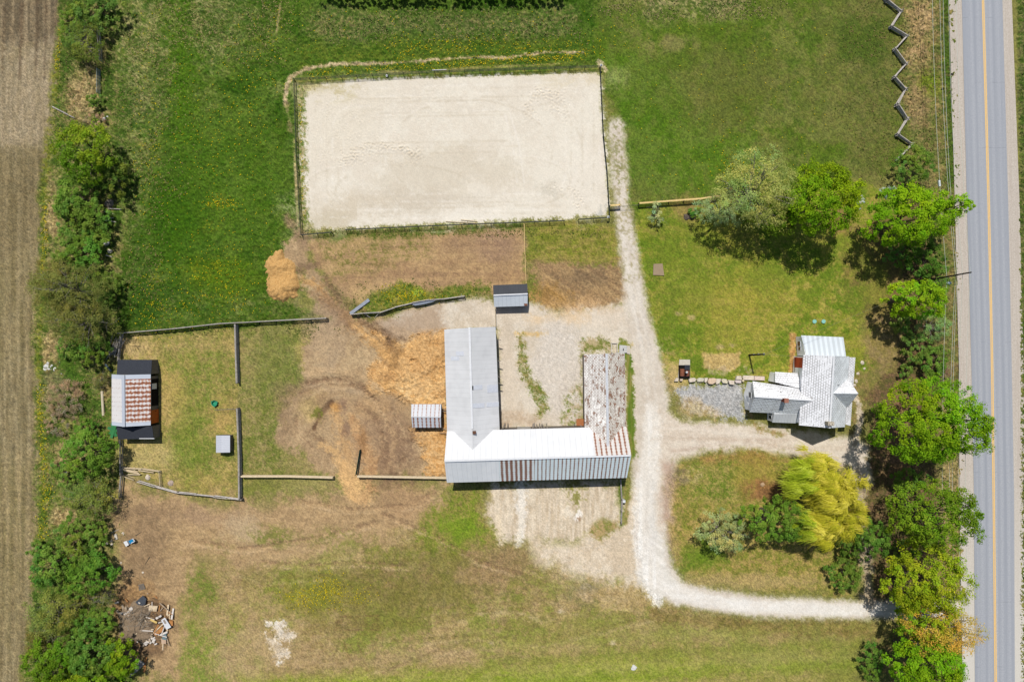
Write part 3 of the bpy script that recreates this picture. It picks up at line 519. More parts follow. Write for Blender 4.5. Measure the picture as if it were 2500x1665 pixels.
# --- white limestone sand of the riding arena
SA = [(694, 236), (708, 212), (744, 192), (800, 183), (1000, 176), (1366, 165), (1383, 174), (1392, 300), (1399, 470), (1393, 492), (1290, 502), (1100, 510), (900, 520), (780, 526), (728, 523), (708, 506), (698, 470), (692, 400), (690, 300)]
Q(SA, (229, 221, 204), (223, 213, 195), 'm', 1.6, soft=6, rough=6, rn='s', cls=2, amp=.006, gr=.03)
Q([(690, 196), (900, 185), (860, 320), (700, 400)], (224, 214, 194), op=.6, soft=60)
for e, c, o in (((1030, 400, 150, 60), (206, 194, 172), .55), ((800, 480, 110, 30), (204, 190, 166), .65), ((960, 470, 100, 26), (202, 190, 170), .6), ((1250, 440, 26, 20), (206, 198, 180), .6), ((745, 515, 40, 16), (198, 186, 160), .7), ((1010, 495, 120, 14), (236, 229, 214), .8), ((1340, 400, 50, 90), (232, 224, 208), .6), ((1110, 450, 60, 30), (234, 226, 210), .6), ((730, 203, 46, 12), (186, 172, 124), .75), ((1340, 180, 40, 10), (212, 196, 160), .5), ((1376, 480, 10, 26), (176, 176, 168), .6)):
    E(e, c, op=o, soft=36 if e[2] > 30 else 14, rough=16)
for cx, cy, rx, ry, o in ((1080, 350, 190, 120, .28), (1180, 420, 130, 60, .25), (930, 440, 160, 60, .3), (1250, 360, 90, 120, .2), (860, 420, 150, 40, .25), (1000, 380, 260, 150, .18)):
    for q in (0, 7):
        n = 26; a0 = RS.rand() * 6.28; sp = 3.2 + RS.rand() * 2
        T([(cx + (rx + q) * math.cos(a0 + sp * i / n), cy + (ry + q * .6) * math.sin(a0 + sp * i / n), 2.4) for i in range(n)], (238, 230, 216) if q else (196, 184, 162), op=min(.5, o * 1.25), soft=3, rough=2, cov=.55, cn='m')
for q in range(7):                                                       # harrow laps along the rail
    x0, x1, y0, y1 = 712 + q * 13, 1378 - q * 13, 206 + q * 10, 500 - q * 9; r = 46
    lp = [(x0 + r, y0)] + [(x1 - r + r * math.sin(t), y0 + r - r * math.cos(t) - 18) for t in np.linspace(0, 1.57, 6)] + [(x1 - r + r * math.cos(t), y1 - r + r * math.sin(t)) for t in np.linspace(0, 1.57, 6)] + [(x0 + r - r * math.sin(t), y1 - r + r * math.cos(t)) for t in np.linspace(0, 1.57, 6)] + [(x0 + r - r * math.cos(t), y0 + r - r * math.sin(t)) for t in np.linspace(0, 1.57, 6)]
    T([(x, y, 2.2) for x, y in lp], (207, 196, 175) if q % 2 else (238, 231, 218), op=.4, soft=3, rough=2.5, cov=.5, cn='m', dz=-.02)
for y in (228, 236, 262, 270, 330, 342, 356, 470, 480): T([(800 + RS.rand() * 150, y, 2.5), (1120 + RS.rand() * 150, y - 6, 2.5)], (204, 192, 170), op=.45, soft=3, rough=1.5)
for p in ([(1160, 260), (1180, 340), (1188, 420)], [(1172, 258), (1195, 340), (1205, 420)], [(890, 430), (930, 500)]): T([(x, y, 2.4) for x, y in p], (236, 229, 216), op=.5, soft=3, rough=1.5)
Q([(688, 200), (702, 200), (704, 300), (706, 520), (690, 530), (684, 400)], (92, 112, 40), (170, 156, 110), 'f', 2.2, op=.9, soft=6, rough=6, rn='s', cov=.75, cls=0)
Q([(690, 528), (720, 527), (780, 530), (900, 522), (1100, 513), (1100, 519), (900, 530), (700, 542)], (92, 110, 40), (176, 158, 104), 's', 2, op=.85, soft=5, rough=5, cov=.75, cls=0); Q([(1385, 165), (1394, 300), (1390, 300)], (120, 122, 60), op=.7, soft=8)
T([(680, 186, 10), (900, 176, 9), (1390, 158, 10)], (84, 108, 34), (130, 128, 60), 'f', 2, op=.75, soft=6, rough=4, cls=0)
# trodden trails
T([(655, 245, 6), (658, 205, 9), (670, 178, 10), (700, 160, 9), (760, 149, 7), (900, 146, 5), (980, 140, 5), (1090, 132, 5), (1160, 134, 5), (1250, 122, 5), (1340, 121, 3)], (204, 182, 148), (182, 158, 122), 'f', 1.6, op=.92, soft=4, rough=2.5, rn='s', cls=5)
T([(660, 240, 7), (668, 300, 6)], (172, 148, 112), op=.6, soft=8, rough=5); T([(676, 320, 3), (681, 420, 4), (684, 520, 5)], (198, 174, 134), op=.8, soft=4, rough=2); T([(868, 166, 3), (960, 166, 3), (1100, 156, 3), (1290, 148, 3)], (176, 156, 106), op=.6, soft=4, rough=2.5)
T([(648, -10, 3), (640, 40, 3.5), (636, 82, 2.5)], (186, 162, 124), op=.7, soft=3, rough=2); T([(1378, 145, 3), (1388, 158, 7)], (206, 186, 152), op=.8, soft=5)
T([(660, 500, 6), (682, 540, 24), (700, 560, 30)], (140, 116, 92), (160, 134, 104), 's', 2, op=.85, soft=14, rough=8, cls=5)
T([(2050, -10, 6), (2048, 20, 4)], (140, 120, 86), op=.5)

# fine grain, then displayed colour -> albedo
w1 = (NF['w'] - .5) * 2; w2 = (NF['f'] - .5) * 2
GC *= (1 + GR * .78 * (1.15 * w1 + 0.40 * w2))[..., None]
warm = ((NF['s'] - .5) * GR)[..., None] * np.array([18, 4, -10], np.float32); GC += warm
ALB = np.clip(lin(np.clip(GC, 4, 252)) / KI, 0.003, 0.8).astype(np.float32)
Xg, Yg = np.meshgrid(gx, gy)
Z = AMP * ((NF['f'] - .5) * .55 + (NF['w'] - .5) * 1.0 + (NF['s'] - .5) * .3)
Z *= np.where((CLS == 3) | (CLS == 2), .45, 1)
Z += DZ + np.where(AMP > .085, .24 * np.clip((NF['f'] - .55) / .4, 0, 1), 0)
Z += np.where(CLS == 1, .05 * (NF['V'] - .5) * 2, 0)                     # furrows
Z += np.where(CLS == 4, .16 * (NF['s'] - .5) + .12 * (NF['m'] - .5), 0)    # heaps in the chips
RNG = np.random.RandomState(5)
def dent(ox, oy, r, h):
    """a hoof print: a small hollow with a raised rim"""
    c = int(np.searchsorted(OXa, ox)); q = int(np.searchsorted(OYa, oy)); k = 4
    if not (k < c < NX - k and k < q < NY - k): return
    yy, xx = np.mgrid[-k:k + 1, -k:k + 1]; d = np.hypot(xx, yy) * STEP / r
    Z[q - k:q + k + 1, c - k:c + k + 1] += h * (np.exp(-((d - 1.3) / .5) ** 2) * .5 - np.exp(-d * d * 1.6))
for cx, cy, rx, ry, a0, a1, n in ((880, 360, 66, 26, 2.6, 6.3, 110), (880, 372, 90, 36, 3.0, 6.0, 90), (1250, 232, 30, 26, 3.6, 7.2, 60), (1255, 255, 44, 40, 2.6, 7.0, 60), (1280, 460, 50, 30, 4, 7, 40)):
    for _ in range(n):
        t = a0 + (a1 - a0) * RNG.rand(); dent(cx + rx * math.cos(t) + RNG.randn() * 7, cy + ry * math.sin(t) + RNG.randn() * 5, .2, .11)
for _ in range(700): dent(715 + 420 * RNG.beta(1.2, 2.2), 200 + 180 * RNG.rand(), .17, .05 + .04 * RNG.rand())
for _ in range(300): dent(720 + 640 * RNG.rand(), 190 + 310 * RNG.rand(), .16, .04)
Z = np.where(OXa[None, :] > 2180, Z - .10, Z)                              # the road bed lies on this
Z = np.where((OXa[None, :] > 2345), Z + .12, Z)

gm = G("ground_cover", rough=0.95, spec=0.08)
at = gm.n("Attribute", attribute_name="Col"); p_ = gm.pos()
f1 = gm.ramp(gm.noise(p_, 5.0, 4.0, 0.7), 0.25, 0.75)
GROUND = gm.out(gm.mix(f1, gm.mix(1.0, at.outputs["Color"], (0.93, 0.93, 0.93, 1), 'MULTIPLY'), gm.mix(1.0, at.outputs["Color"], (1.07, 1.07, 1.07, 1), 'MULTIPLY')))
V = np.stack([Xg, Yg, Z], -1).reshape(-1, 3).astype(np.float32)
idx = np.arange(NY * NX).reshape(NY, NX)
quads = np.stack([idx[:-1, :-1], idx[1:, :-1], idx[1:, 1:], idx[:-1, 1:]], -1).reshape(-1, 4)
cc = CLS[:-1, :-1].ravel()
for k, nm in enumerate(("ground", "ploughed_field", "sand", "gravel_drive", "wood_chips", "bare_soil")):
    q = quads[cc == k]
    if k == 0:                                                             # the far land, out to the horizon
        far = 6000.0; b = len(V)
        x0, x1, y0, y1 = gx[0], gx[-1], gy[-1], gy[0]
        fv = np.array([(x, y, -.2) for x in (-far, x0, x1, far) for y in (-far, y0, y1, far)], np.float32)
        i = lambda a, c: b + a * 4 + c
        fq = np.array([[i(a, c), i(a + 1, c), i(a + 1, c + 1), i(a, c + 1)] for a in range(3) for c in range(3) if not (a == 1 and c == 1)])
        VV = np.vstack([V, fv]); CC = np.vstack([ALB.reshape(-1, 3), np.tile(np.array([alb((96, 108, 48))[:3]], np.float32), (16, 1))]); q = np.vstack([q, fq])
    else: VV, CC = V, ALB.reshape(-1, 3)
    used, inv = np.unique(q, return_inverse=True)
    me = rawmesh(nm, VV[used], inv.reshape(q.shape), GROUND, col=CC[used], smooth=True)
    tag(link(bpy.data.objects.new(nm, me)), kind="structure")

def strip(name, rows, z, material, kind="structure"):
    """a sheet along the road: rows of (photo y, x left, x right)"""
    ys = np.arange(-500, 2200, 20.0); a = np.array(rows, float)
    ext = lambda c: np.interp(ys, a[:, 0], a[:, c])
    l, r = ext(1), ext(2); n = 9; vs = []; uvs = []
    for y, xl, xr in zip(ys, l, r):
        for k in range(n):
            w = P(xl + (xr - xl) * k / (n - 1), y, 0); vs.append((w[0], w[1], z)); uvs.append(((xr - xl) / PPM * k / (n - 1), w[1]))
    m = len(ys); ii = np.arange(m * n).reshape(m, n)
    q = np.stack([ii[1:, :-1], ii[1:, 1:], ii[:-1, 1:], ii[:-1, :-1]], -1).reshape(-1, 4)
    me = rawmesh(name, np.array(vs), q, material, uv=np.array(uvs)[q.ravel()], smooth=True)
    return tag(link(bpy.data.objects.new(name, me)), kind=kind)
g = G("shoulder_gravel", .95, .1); u_, v_ = g.uv(); q_ = g.pos()
c_ = g.mix(g.ramp(g.noise(g.vec(g.ma('MULTIPLY', u_, 3.0), g.ma('MULTIPLY', v_, .06)), 1.4, 4), .3, .7), alb((212, 203, 191)), alb((198, 186, 174)))
c_ = g.mix(g.ramp(g.noise(q_, 7, 3), .3, .75), c_, alb((176, 166, 152))); c_ = g.mix(g.ramp(v_, -12., -60.), c_, g.mix(.6, c_, alb((218, 216, 206))))
M_SH = g.out(c_)
g = G("asphalt", .9, .2); u_, v_ = g.uv(); q_ = g.pos()
c_ = g.mix(g.ramp(g.noise(g.vec(g.ma('MULTIPLY', u_, 2.2), g.ma('MULTIPLY', v_, .02)), 1.0, 3), .35, .65), alb((164, 168, 174)), alb((177, 180, 184)))
wh = None
for c0 in (1.55, 2.75, 4.9, 6.1):
    w_ = g.ma('SUBTRACT', 1.0, g.ramp(g.ma('ABSOLUTE', g.ma('SUBTRACT', u_, c0)), 0.05, .42)); wh = w_ if wh is None else g.ma('ADD', wh, w_)
c_ = g.mix(g.ma('MULTIPLY', wh, .38), c_, alb((192, 194, 198)))
for c0, w0 in ((0.2, .5), (7.6, .5), (2.1, .35), (5.5, .4)):
    c_ = g.mix(g.ma('MULTIPLY', g.ma('SUBTRACT', 1.0, g.ramp(g.ma('ABSOLUTE', g.ma('SUBTRACT', u_, c0)), 0.05, w0)), .28), c_, alb((138, 144, 154)))
gl = g.ma('SUBTRACT', 1.0, g.ramp(g.ma('ABSOLUTE', g.ma('SUBTRACT', u_, 3.75)), 0.18, .5)); c_ = g.mix(g.ma('MULTIPLY', gl, .45), c_, alb((204, 200, 194)))
c_ = g.mix(g.ramp(g.noise(q_, 9, 3, .7), .25, .8), c_, alb((150, 154, 162)))
crk = g.ma('MULTIPLY', g.line(g.ma('ADD', v_, g.ma('MULTIPLY', g.noise(q_, 1.2, 2), .5)), 11.3, .05), g.ramp(g.noise(q_, .35, 1), .5, .6)); c_ = g.mix(g.ma('MULTIPLY', crk, .5), c_, alb((104, 108, 116)))
M_AS = g.out(c_)
g = G("yellow_paint", .8, .2); q_ = g.pos(); M_YE = g.out(g.mix(g.ramp(g.noise(q_, 6, 3), .35, .75), alb((250, 200, 104)), alb((226, 190, 128))))
RY = (-500, 0, 500, 900, 1200, 1665, 2200)
XL = (2302, 2316.5, 2331, 2341, 2342, 2350, 2356); AL = (2335, 2347.5, 2360, 2371, 2377, 2379.5, 2383); YE = (2386, 2399, 2413, 2421.5, 2425, 2430, 2436); AR = (2434, 2446.5, 2461, 2469.5, 2475, 2477, 2483); XR = (2458, 2470, 2489, 2499, 2503, 2506, 2512)
strip("road_shoulder", list(zip(RY, XL, XR)), .035, M_SH)
strip("road", list(zip(RY, AL, AR)), .075, M_AS)
ym = MB()
strip("road_marking", [(y, x - 2.7, x - .5) for y, x in zip(RY, YE)], .081, M_YE)
strip("road_marking", [(y, x + .7, x + 2.9) for y, x in zip(RY, YE)], .081, M_YE)
# ---------------------------------------------------------------- roofing and wall materials (UV in metres: u along the ridge, v down the slope)
def sheet_metal(name, base, dark=None, sp=.92, seam=.05, sstr=.35, rough=.55, spec=.35, wear=.15, corr=.18, cs=.12):
    """plain corrugated sheets with lap seams"""
    g = G(name, rough, spec); u, v = g.uv(); p = g.vec(u, v)
    dark = dark or tuple(x * .72 for x in base)
    c = g.mix(g.ma('MULTIPLY', g.ramp(g.noise(p, .5, 4), .4, .75), wear * 2), alb(base), alb(dark))
    c = g.mix(g.ma('MULTIPLY', g.ramp(g.noise(g.vec(g.ma('MULTIPLY', u, 3.2), g.ma('MULTIPLY', v, .35)), 1, 3), .5, .75), wear), c, alb(dark))
    cor = g.ma('SINE', g.ma('MULTIPLY', u, 6.283 / corr)); c = g.mix(g.ma('MULTIPLY', g.ma('ADD', cor, 1.0), cs), c, alb(dark))
    pan = g.noise(g.vec(g.ma('FLOOR', g.ma('DIVIDE', u, sp)), 0.0), 3.7, 0); c = g.mix(g.ma('MULTIPLY', g.ramp(pan, .35, .7), wear), c, alb(dark))
    c = g.mix(g.ma('MULTIPLY', g.line(u, sp, seam), sstr), c, alb(tuple(x * .6 for x in base)))
    g.bump(cor, .15, .02)
    return g, u, v, p, c
def metal(name, base, **k):
    g, u, v, p, c = sheet_metal(name, base, **k); return g.out(c)
RUST, RUSTD = (150, 84, 46), (112, 58, 34)
def rust_columns(name, base, sp, w, dens, blocks=0.0, **k):
    """sheets with rust running down their laps, in beads where the purlins lie"""
    g, u, v, p, c = sheet_metal(name, base, **k)
    wob = g.ma('MULTIPLY', g.ma('SUBTRACT', g.noise(p, 1.9, 4, .7), .5), .34 * sp)
    fr = g.ma('FRACT', g.ma('DIVIDE', g.ma('ADD', u, wob), sp)); cid = g.ma('FLOOR', g.ma('DIVIDE', u, sp))
    col_ = g.noise(g.vec(cid, 3.0), 2.3, 0); run = g.noise(g.vec(g.ma('MULTIPLY', u, 2.2), g.ma('MULTIPLY', v, .45)), 1.0, 4, .75)
    bead = g.ma('MULTIPLY', g.ma('ADD', g.ma('SINE', g.ma('MULTIPLY', v, 10.1)), 1.0), .5)
    wid = g.ma('MULTIPLY', w * 2.0, g.ma('ADD', g.ma('MULTIPLY', col_, .55), g.ma('ADD', g.ma('MULTIPLY', run, .7), g.ma('SUBTRACT', g.ma('MULTIPLY', bead, .34), .25 - dens))))
    tri = g.ma('ABSOLUTE', g.ma('SUBTRACT', fr, .5)); on = g.ramp(g.ma('SUBTRACT', wid, g.ma('MULTIPLY', tri, 2.0)), -.05, .16)
    halo = g.ramp(g.ma('SUBTRACT', wid, g.ma('MULTIPLY', tri, 2.0)), -.5, .1); c = g.mix(g.ma('MULTIPLY', halo, .28), c, alb((206, 168, 136)))
    c = g.mix(g.ma('MULTIPLY', on, .9), c, g.mix(g.ramp(g.noise(p, 4, 4, .7), .3, .7), alb((164, 98, 58)), alb(RUSTD)))
    if blocks:
        b = g.ramp(g.noise(g.vec(g.ma('MULTIPLY', u, 1.1), g.ma('MULTIPLY', v, .5)), .8, 3), 1 - blocks - .08, 1 - blocks + .08)
        c = g.mix(g.ma('MULTIPLY', b, g.ramp(g.noise(p, 3, 3), .35, .55)), c, g.mix(g.noise(p, 6, 2), alb((166, 92, 50)), alb((206, 160, 120))))
    return g.out(c)
def old_tin(name, base, line, rust, rh=.36, rw=.62, thr=.5, rthr=.6, lw=.075, rough=.6):
    """small painted tin shingles: paint worn off along the courses and joints, rust where it is gone"""
    g = G(name, rough, .3); u, v = g.uv(); p = g.vec(u, v)
    c = g.mix(g.ramp(g.noise(p, .7, 4), .35, .7), alb(base), alb(tuple(x * .92 for x in base)))
    row = g.ma('FLOOR', g.ma('DIVIDE', v, rh)); us = g.ma('ADD', u, g.ma('MULTIPLY', g.ma('FRACT', g.ma('MULTIPLY', row, .5)), rw))
    n1 = g.noise(g.vec(g.ma('MULTIPLY', u, 1.0), g.ma('MULTIPLY', row, .8)), 1.4, 3, .7); n2 = g.noise(g.vec(g.ma('FLOOR', g.ma('DIVIDE', us, rw)), g.ma('MULTIPLY', v, 1.2)), 1.7, 3, .7)
    wear = g.noise(p, .22, 3)
    l1 = g.ma('MULTIPLY', g.line(v, rh, lw), g.ramp(g.ma('ADD', n1, g.ma('MULTIPLY', g.ma('SUBTRACT', wear, .5), .7)), thr, thr + .14))
    l2 = g.ma('MULTIPLY', g.line(us, rw, lw * .8), g.ramp(g.ma('ADD', n2, g.ma('MULTIPLY', g.ma('SUBTRACT', wear, .5), .7)), thr + .02, thr + .14))
    c = g.mix(g.ma('MULTIPLY', g.ma('MAXIMUM', l1, l2), .75), c, alb(line))
    big = g.noise(g.vec(g.ma('MULTIPLY', u, .45), g.ma('MULTIPLY', v, .8)), 1.1, 4, .65); fine = g.noise(g.vec(g.ma('MULTIPLY', u, 1.3), g.ma('MULTIPLY', row, 1.1)), 1.9, 3, .7)
    r = g.ramp(g.ma('ADD', big, g.ma('MULTIPLY', g.ma('SUBTRACT', fine, .5), .9)), rthr, rthr + .09)
    c = g.mix(g.ma('MULTIPLY', r, .85), c, g.mix(g.ramp(g.noise(p, 3, 3), .3, .7), alb(rust), alb(tuple(x * .66 for x in rust))))
    return g.out(c)
M_LG = metal("galvanised_sheet", (236, 237, 238), wear=.10, cs=.05, sstr=.22, sp=.76)
M_WH = metal("white_sheet", (241, 242, 243), dark=(212, 215, 218), wear=.14, cs=.07, sstr=.34)
M_BG = metal("dull_galvanised_sheet", (282, 286, 290), dark=(236, 242, 248), wear=.14, cs=.10, sstr=.28, sp=.8)
M_BR = rust_columns("rusted_through_sheet", (268, 280, 290), .78, .47, .08, 0.0, wear=.06, cs=.05)
M_BS = rust_columns("rust_striped_sheet", (262, 278, 294), .66, .21, .12, wear=.06, cs=.05)
M_NR = rust_columns("rust_beaded_sheet", (236, 232, 228), .8, .30, .0, .0, wear=.1)
M_ST = rust_columns("rust_seamed_sheet", (222, 226, 232), .72, .12, .10, wear=.08)
M_OT = old_tin("worn_tin_west", (272, 269, 263), (136, 112, 92), (162, 112, 74), .3, .5, thr=.34, rthr=.565, lw=.11)
M_OTE = old_tin("worn_tin_east", (268, 262, 250), (134, 108, 86), (166, 104, 60), .3, .5, thr=.34, rthr=.515, lw=.11)
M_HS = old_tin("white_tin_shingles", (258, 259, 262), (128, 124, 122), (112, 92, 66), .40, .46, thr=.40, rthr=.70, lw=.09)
M_HSH = old_tin("shaded_tin_shingles", (244, 250, 254), (122, 122, 122), (116, 96, 72), .40, .6, thr=.40, rthr=.68, lw=.09)  # white shingles toned down: shade put into the slopes away from the sun
M_EX = metal("ribbed_steel", (226, 234, 240), dark=(184, 198, 208), sp=.86, seam=.44, sstr=.30, wear=.1, corr=.22, cs=.1)
M_PO = metal("grey_steel", (206, 210, 212), dark=(160, 166, 170), sp=.5, seam=.06, sstr=.3, wear=.12, corr=.25, cs=.2)
M_DK = metal("charcoal_steel", (74, 76, 82), dark=(52, 54, 60), sp=.42, seam=.05, sstr=.3, wear=.1, corr=.21, cs=.15)
M_SHG = mat("dark_shingles", (70, 74, 82), (48, 50, 58), 9, .95, .1)
def banded_rust(name, amt, sharp):
    """rust bands running down the slope, broken by paler galvanised blobs"""
    g, u, v, p, c = sheet_metal(name, (244, 240, 238), wear=.05, sstr=.1)
    wu = g.ma('MULTIPLY', g.ma('SUBTRACT', g.noise(p, 1.6, 4, .7), .5), .5); wv = g.ma('MULTIPLY', g.ma('SUBTRACT', g.noise(g.vec(v, u, 4.0), 1.2, 4, .7), .5), .9)
    bu = g.ma('COSINE', g.ma('MULTIPLY', g.ma('ADD', u, wu), 6.283 / .76)); bv = g.ma('COSINE', g.ma('MULTIPLY', g.ma('ADD', v, wv), 6.283 / .56))
    n = g.noise(p, 1.1, 5, .75); n3 = g.noise(g.vec(g.ma('MULTIPLY', u, 2.4), v), 2.2, 4, .75)
    x = g.ma('ADD', g.ma('ADD', g.ma('MULTIPLY', bu, .14), g.ma('MULTIPLY', bv, .08)), g.ma('ADD', amt, g.ma('ADD', g.ma('MULTIPLY', n, .5), g.ma('MULTIPLY', n3, .35))))
    r = g.ramp(x, .42, .42 + sharp); edge = g.ramp(g.ma('ABSOLUTE', v), .1, .5)
    c = g.mix(g.ma('MULTIPLY', r, edge), c, g.mix(g.ramp(g.ma('ADD', n3, g.ma('MULTIPLY', bu, .1)), .35, .65), alb((206, 140, 98)), alb((136, 78, 52))))
    return g.out(c)
M_BAND = banded_rust("rust_banded_sheet", .17, .26); M_BANDW = banded_rust("rust_dashed_sheet", -.13, .24)
M_SIDING = mat("white_siding", (290, 290, 290), (276, 278, 280), 1.5, .7, .2)
M_BOARD = mat("grey_barn_boards", (140, 132, 122), (104, 96, 88), 2, .9, .1, stretch=(6, 6, .6))
M_GREYB = mat("silvered_boards", (176, 166, 154), (132, 122, 112), 3, .9, .1)
M_WALLW = mat("whitewashed_wall", (196, 194, 188), (160, 156, 150), 1.5, .9, .1)
M_DARK = mat("shadowed_opening", (34, 32, 32), (24, 22, 22), 2, .9, .05)
M_GLASS = mat("window_glass", (48, 58, 66), (36, 42, 50), 3, .12, .6)
M_FRAME = mat("white_trim", (238, 240, 242), (220, 222, 226), 3, .6, .3)
M_BRICK = mat("red_brick", (150, 92, 76), (116, 70, 58), 9, .9, .1)
M_ORANGE = mat("orange_door", (206, 104, 34), (172, 84, 26), 3, .7, .2)
M_DECK = mat("red_stained_deck", (150, 66, 42), (118, 52, 36), 3, .8, .15, stretch=(1, 8, 1))
M_SKYL = mat("fibreglass_skylight", (238, 242, 250), (218, 224, 236), 2.5, .4, .4)
M_TAN = mat("tan_brick", (206, 196, 176), (168, 156, 136), 9, .9, .1)

def lerp3(a, b, t): return tuple(a[i] + (b[i] - a[i]) * t for i in range(3))
def away(a, b, d):
    v = Vector(b) - Vector(a); return tuple(Vector(b) + v.normalized() * d)
def wallbox(parent, pts, ztop, material, name="wall", inset=0.0, base=-.3):
    """upright walls round a plan polygon; ztop: one height per corner"""
    n = len(pts); vs = [Vector((p[0], p[1], base)) for p in pts] + [Vector((p[0], p[1], z)) for p, z in zip(pts, ztop)]
    mb = MB(); mb._add(vs, [tuple(range(n, 2 * n))] + [(k, (k + 1) % n, n + (k + 1) % n, n + k) for k in range(n)])
    a = sum((pts[i][0] * pts[(i + 1) % n][1] - pts[(i + 1) % n][0] * pts[i][1]) for i in range(n))
    if a < 0:
        for f in mb.f: f.reverse()
    return mb.part(name, material, parent)
def gable_walls(parent, e1, e2, r, zdrop, material, inset=.3):
    """walls under a gabled roof: e1, e2 eaves (start, end), r ridge (start, end)"""
    ax = (Vector(r[1]) - Vector(r[0])); ax.z = 0; ax.normalize()
    cr = (Vector(e2[0]) - Vector(e1[0])); cr.z = 0; cr.normalize(); out = []
    pts = []; zs = []
    sl1 = (r[0][2] - e1[0][2]) / max(.1, (Vector(r[0][:2]) - Vector(e1[0][:2])).length); sl2 = (r[0][2] - e2[0][2]) / max(.1, (Vector(r[0][:2]) - Vector(e2[0][:2])).length)
    for k, s in ((0, 1), (1, -1)):
        a = Vector(e1[k]) + cr * inset + ax * (inset * s); b = Vector(r[k]) + ax * (inset * s); c = Vector(e2[k]) - cr * inset + ax * (inset * s)
        row = [(a, e1[k][2] + sl1 * inset - zdrop), (b, r[k][2] - zdrop), (c, e2[k][2] + sl2 * inset - zdrop)]
        if k: row.reverse()
        pts += [q[0] for q in row]; zs += [q[1] for q in row]
    n = 6; vs = [Vector((p.x, p.y, -.3)) for p in pts] + [Vector((p.x, p.y, z)) for p, z in zip(pts, zs)]
    mb = MB(); mb._add(vs, [(0, 1, 2, 8, 7, 6), (2, 3, 9, 8), (3, 4, 5, 11, 10, 9), (5, 0, 6, 11), (6, 7, 10, 11), (7, 8, 9, 10)])
    return mb.part("wall", material, parent)
def roofpart(parent, poly, material, u, org=None, t=.09, name="roof", label=None):
    return MB().slab(poly, t, u, org).part(name, material, parent, label)
def sub(name, mb, material, parent, label=None): return mb.part(name, material, parent, label)

# ---------------------------------------------------------------- the barn
B = crop(950, 650, 2.75)
barn = thing("barn", "large U-shaped barn with pale grey, white and rust-streaked metal roofs round a gravel courtyard", "barn", P(1310, 1100, 0))
mN0, mN1 = B(388, 1107, 5.0), B(1590, 1075, 5.0); mR0, mR1 = B(380, 1307, 9.24), B(1615, 1270, 9.24); mS0, mS1 = B(395, 1452, 5.0), B(1592, 1420, 5.0)
def at_x(a, b, x): return lerp3(a, b, (x - a[0]) / (b[0] - a[0]))
ux = tuple(Vector(mR1) - Vector(mR0))
def nslab(x0, x1, m, lab):
    return roofpart(barn, [at_x(mN0, mN1, x0), at_x(mN0, mN1, x1), at_x(mR0, mR1, x1), at_x(mR0, mR1, x0)], m, ux, mR0, label=lab)
def sslab(x0, x1, m, lab):
    return roofpart(barn, [at_x(mS0, mS1, x0), at_x(mS0, mS1, x1), at_x(mR0, mR1, x1), at_x(mR0, mR1, x0)], m, ux, mR0, label=lab)
xw = mN0[0]; xe = mN1[0] + .15
x1 = B(1375, 1200, 7.5)[0]; xa = B(738, 1370, 7)[0]; xb = B(978, 1370, 7)[0]
nslab(xw, x1, M_WH, "bright white sheet roof slope"); nslab(x1, xe, M_NR, "rust-beaded end of the white slope")
sslab(xw, xa, M_BG, "plain blue-grey south slope"); sslab(xa, xb, M_BR, "heavily rusted south slope"); sslab(xb, xe, M_BS, "rust-striped south slope")
gable_walls(barn, (mN0, mN1), (mS0, mS1), (mR0, mR1), .12, M_BOARD, .25)
# ridge capping of the main range
MB().beam(away(mR1, (mR0[0], mR0[1], mR0[2] + .05), .1), away(mR0, (mR1[0], mR1[1], mR1[2] + .05), .1), .3, .06).part("ridge_cap", M_FRAME, barn)
# west wing
def wing(e0, e1, r0, r1, f0, f1, mw, me_, lw, le):
    uy = tuple(Vector(r1) - Vector(r0))
    roofpart(barn, [e0, r0, r1, e1], mw, uy, r0, label=lw); roofpart(barn, [r0, f0, f1, r1], me_, uy, r0, label=le)
    gable_walls(barn, (e0, e1), (f0, f1), (r0, r1), .12, M_BOARD, .2)
def along(a, b, y): return lerp3(a, b, (y - a[1]) / (b[1] - a[1]))
wr0, wr1 = B(540, 413, 7.8), B(561, 1225, 7.8)
we0, we1 = B(370, 425, 4.1), B(389, 1110, 4.1); wf0, wf1 = B(715, 407, 4.1), B(742, 1095, 4.1)
ys = wr1[1] - .6
W_E0, W_E1, W_F0, W_F1, W_R0, W_R1 = we0, along(we0, we1, ys), wf0, along(wf0, wf1, ys), wr0, along(wr0, wr1, ys)
wing(W_E0, W_E1, W_R0, W_R1, W_F0, W_F1, M_LG, M_LG, "pale grey west slope", "pale grey east slope")
MB().beam(away(W_R1, (W_R0[0], W_R0[1], W_R0[2] + .04), .05), along(W_R0, (W_R1[0], W_R1[1], W_R1[2] + .04), B(556, 1090, 7.8)[1]), .34, .07).part("ridge_cap", M_FRAME, barn)
def on_e(x, y):   # point on the east slope of the west wing seen at crop pixel
    p = B(x, y, 6.0)
    for _ in range(6):
        rx = along(W_R0, W_R1, p[1])[0]; ex = along(W_F0, W_F1, p[1])[0]; z = 7.8 - 3.7 * (p[0] - rx) / (ex - rx); p = B(x, y, z)
    return p
def on_w(x, y):
    p = B(x, y, 6.0)
    for _ in range(6):
        rx = along(W_R0, W_R1, p[1])[0]; ex = along(W_E0, W_E1, p[1])[0]; z = 7.8 - 3.7 * (rx - p[0]) / (rx - ex); p = B(x, y, z)
    return p
def patch(f, x0, y0, x1, y1, m, name, label=None, up=.05, sk=0):
    q = [f(x0, y0), f(x1, y0 - sk), f(x1, y1 - sk), f(x0, y1)]
    return MB().slab([(a, b, c + up) for a, b, c in q], .04, tuple(Vector(W_R1) - Vector(W_R0))).part(name, m, barn, label)
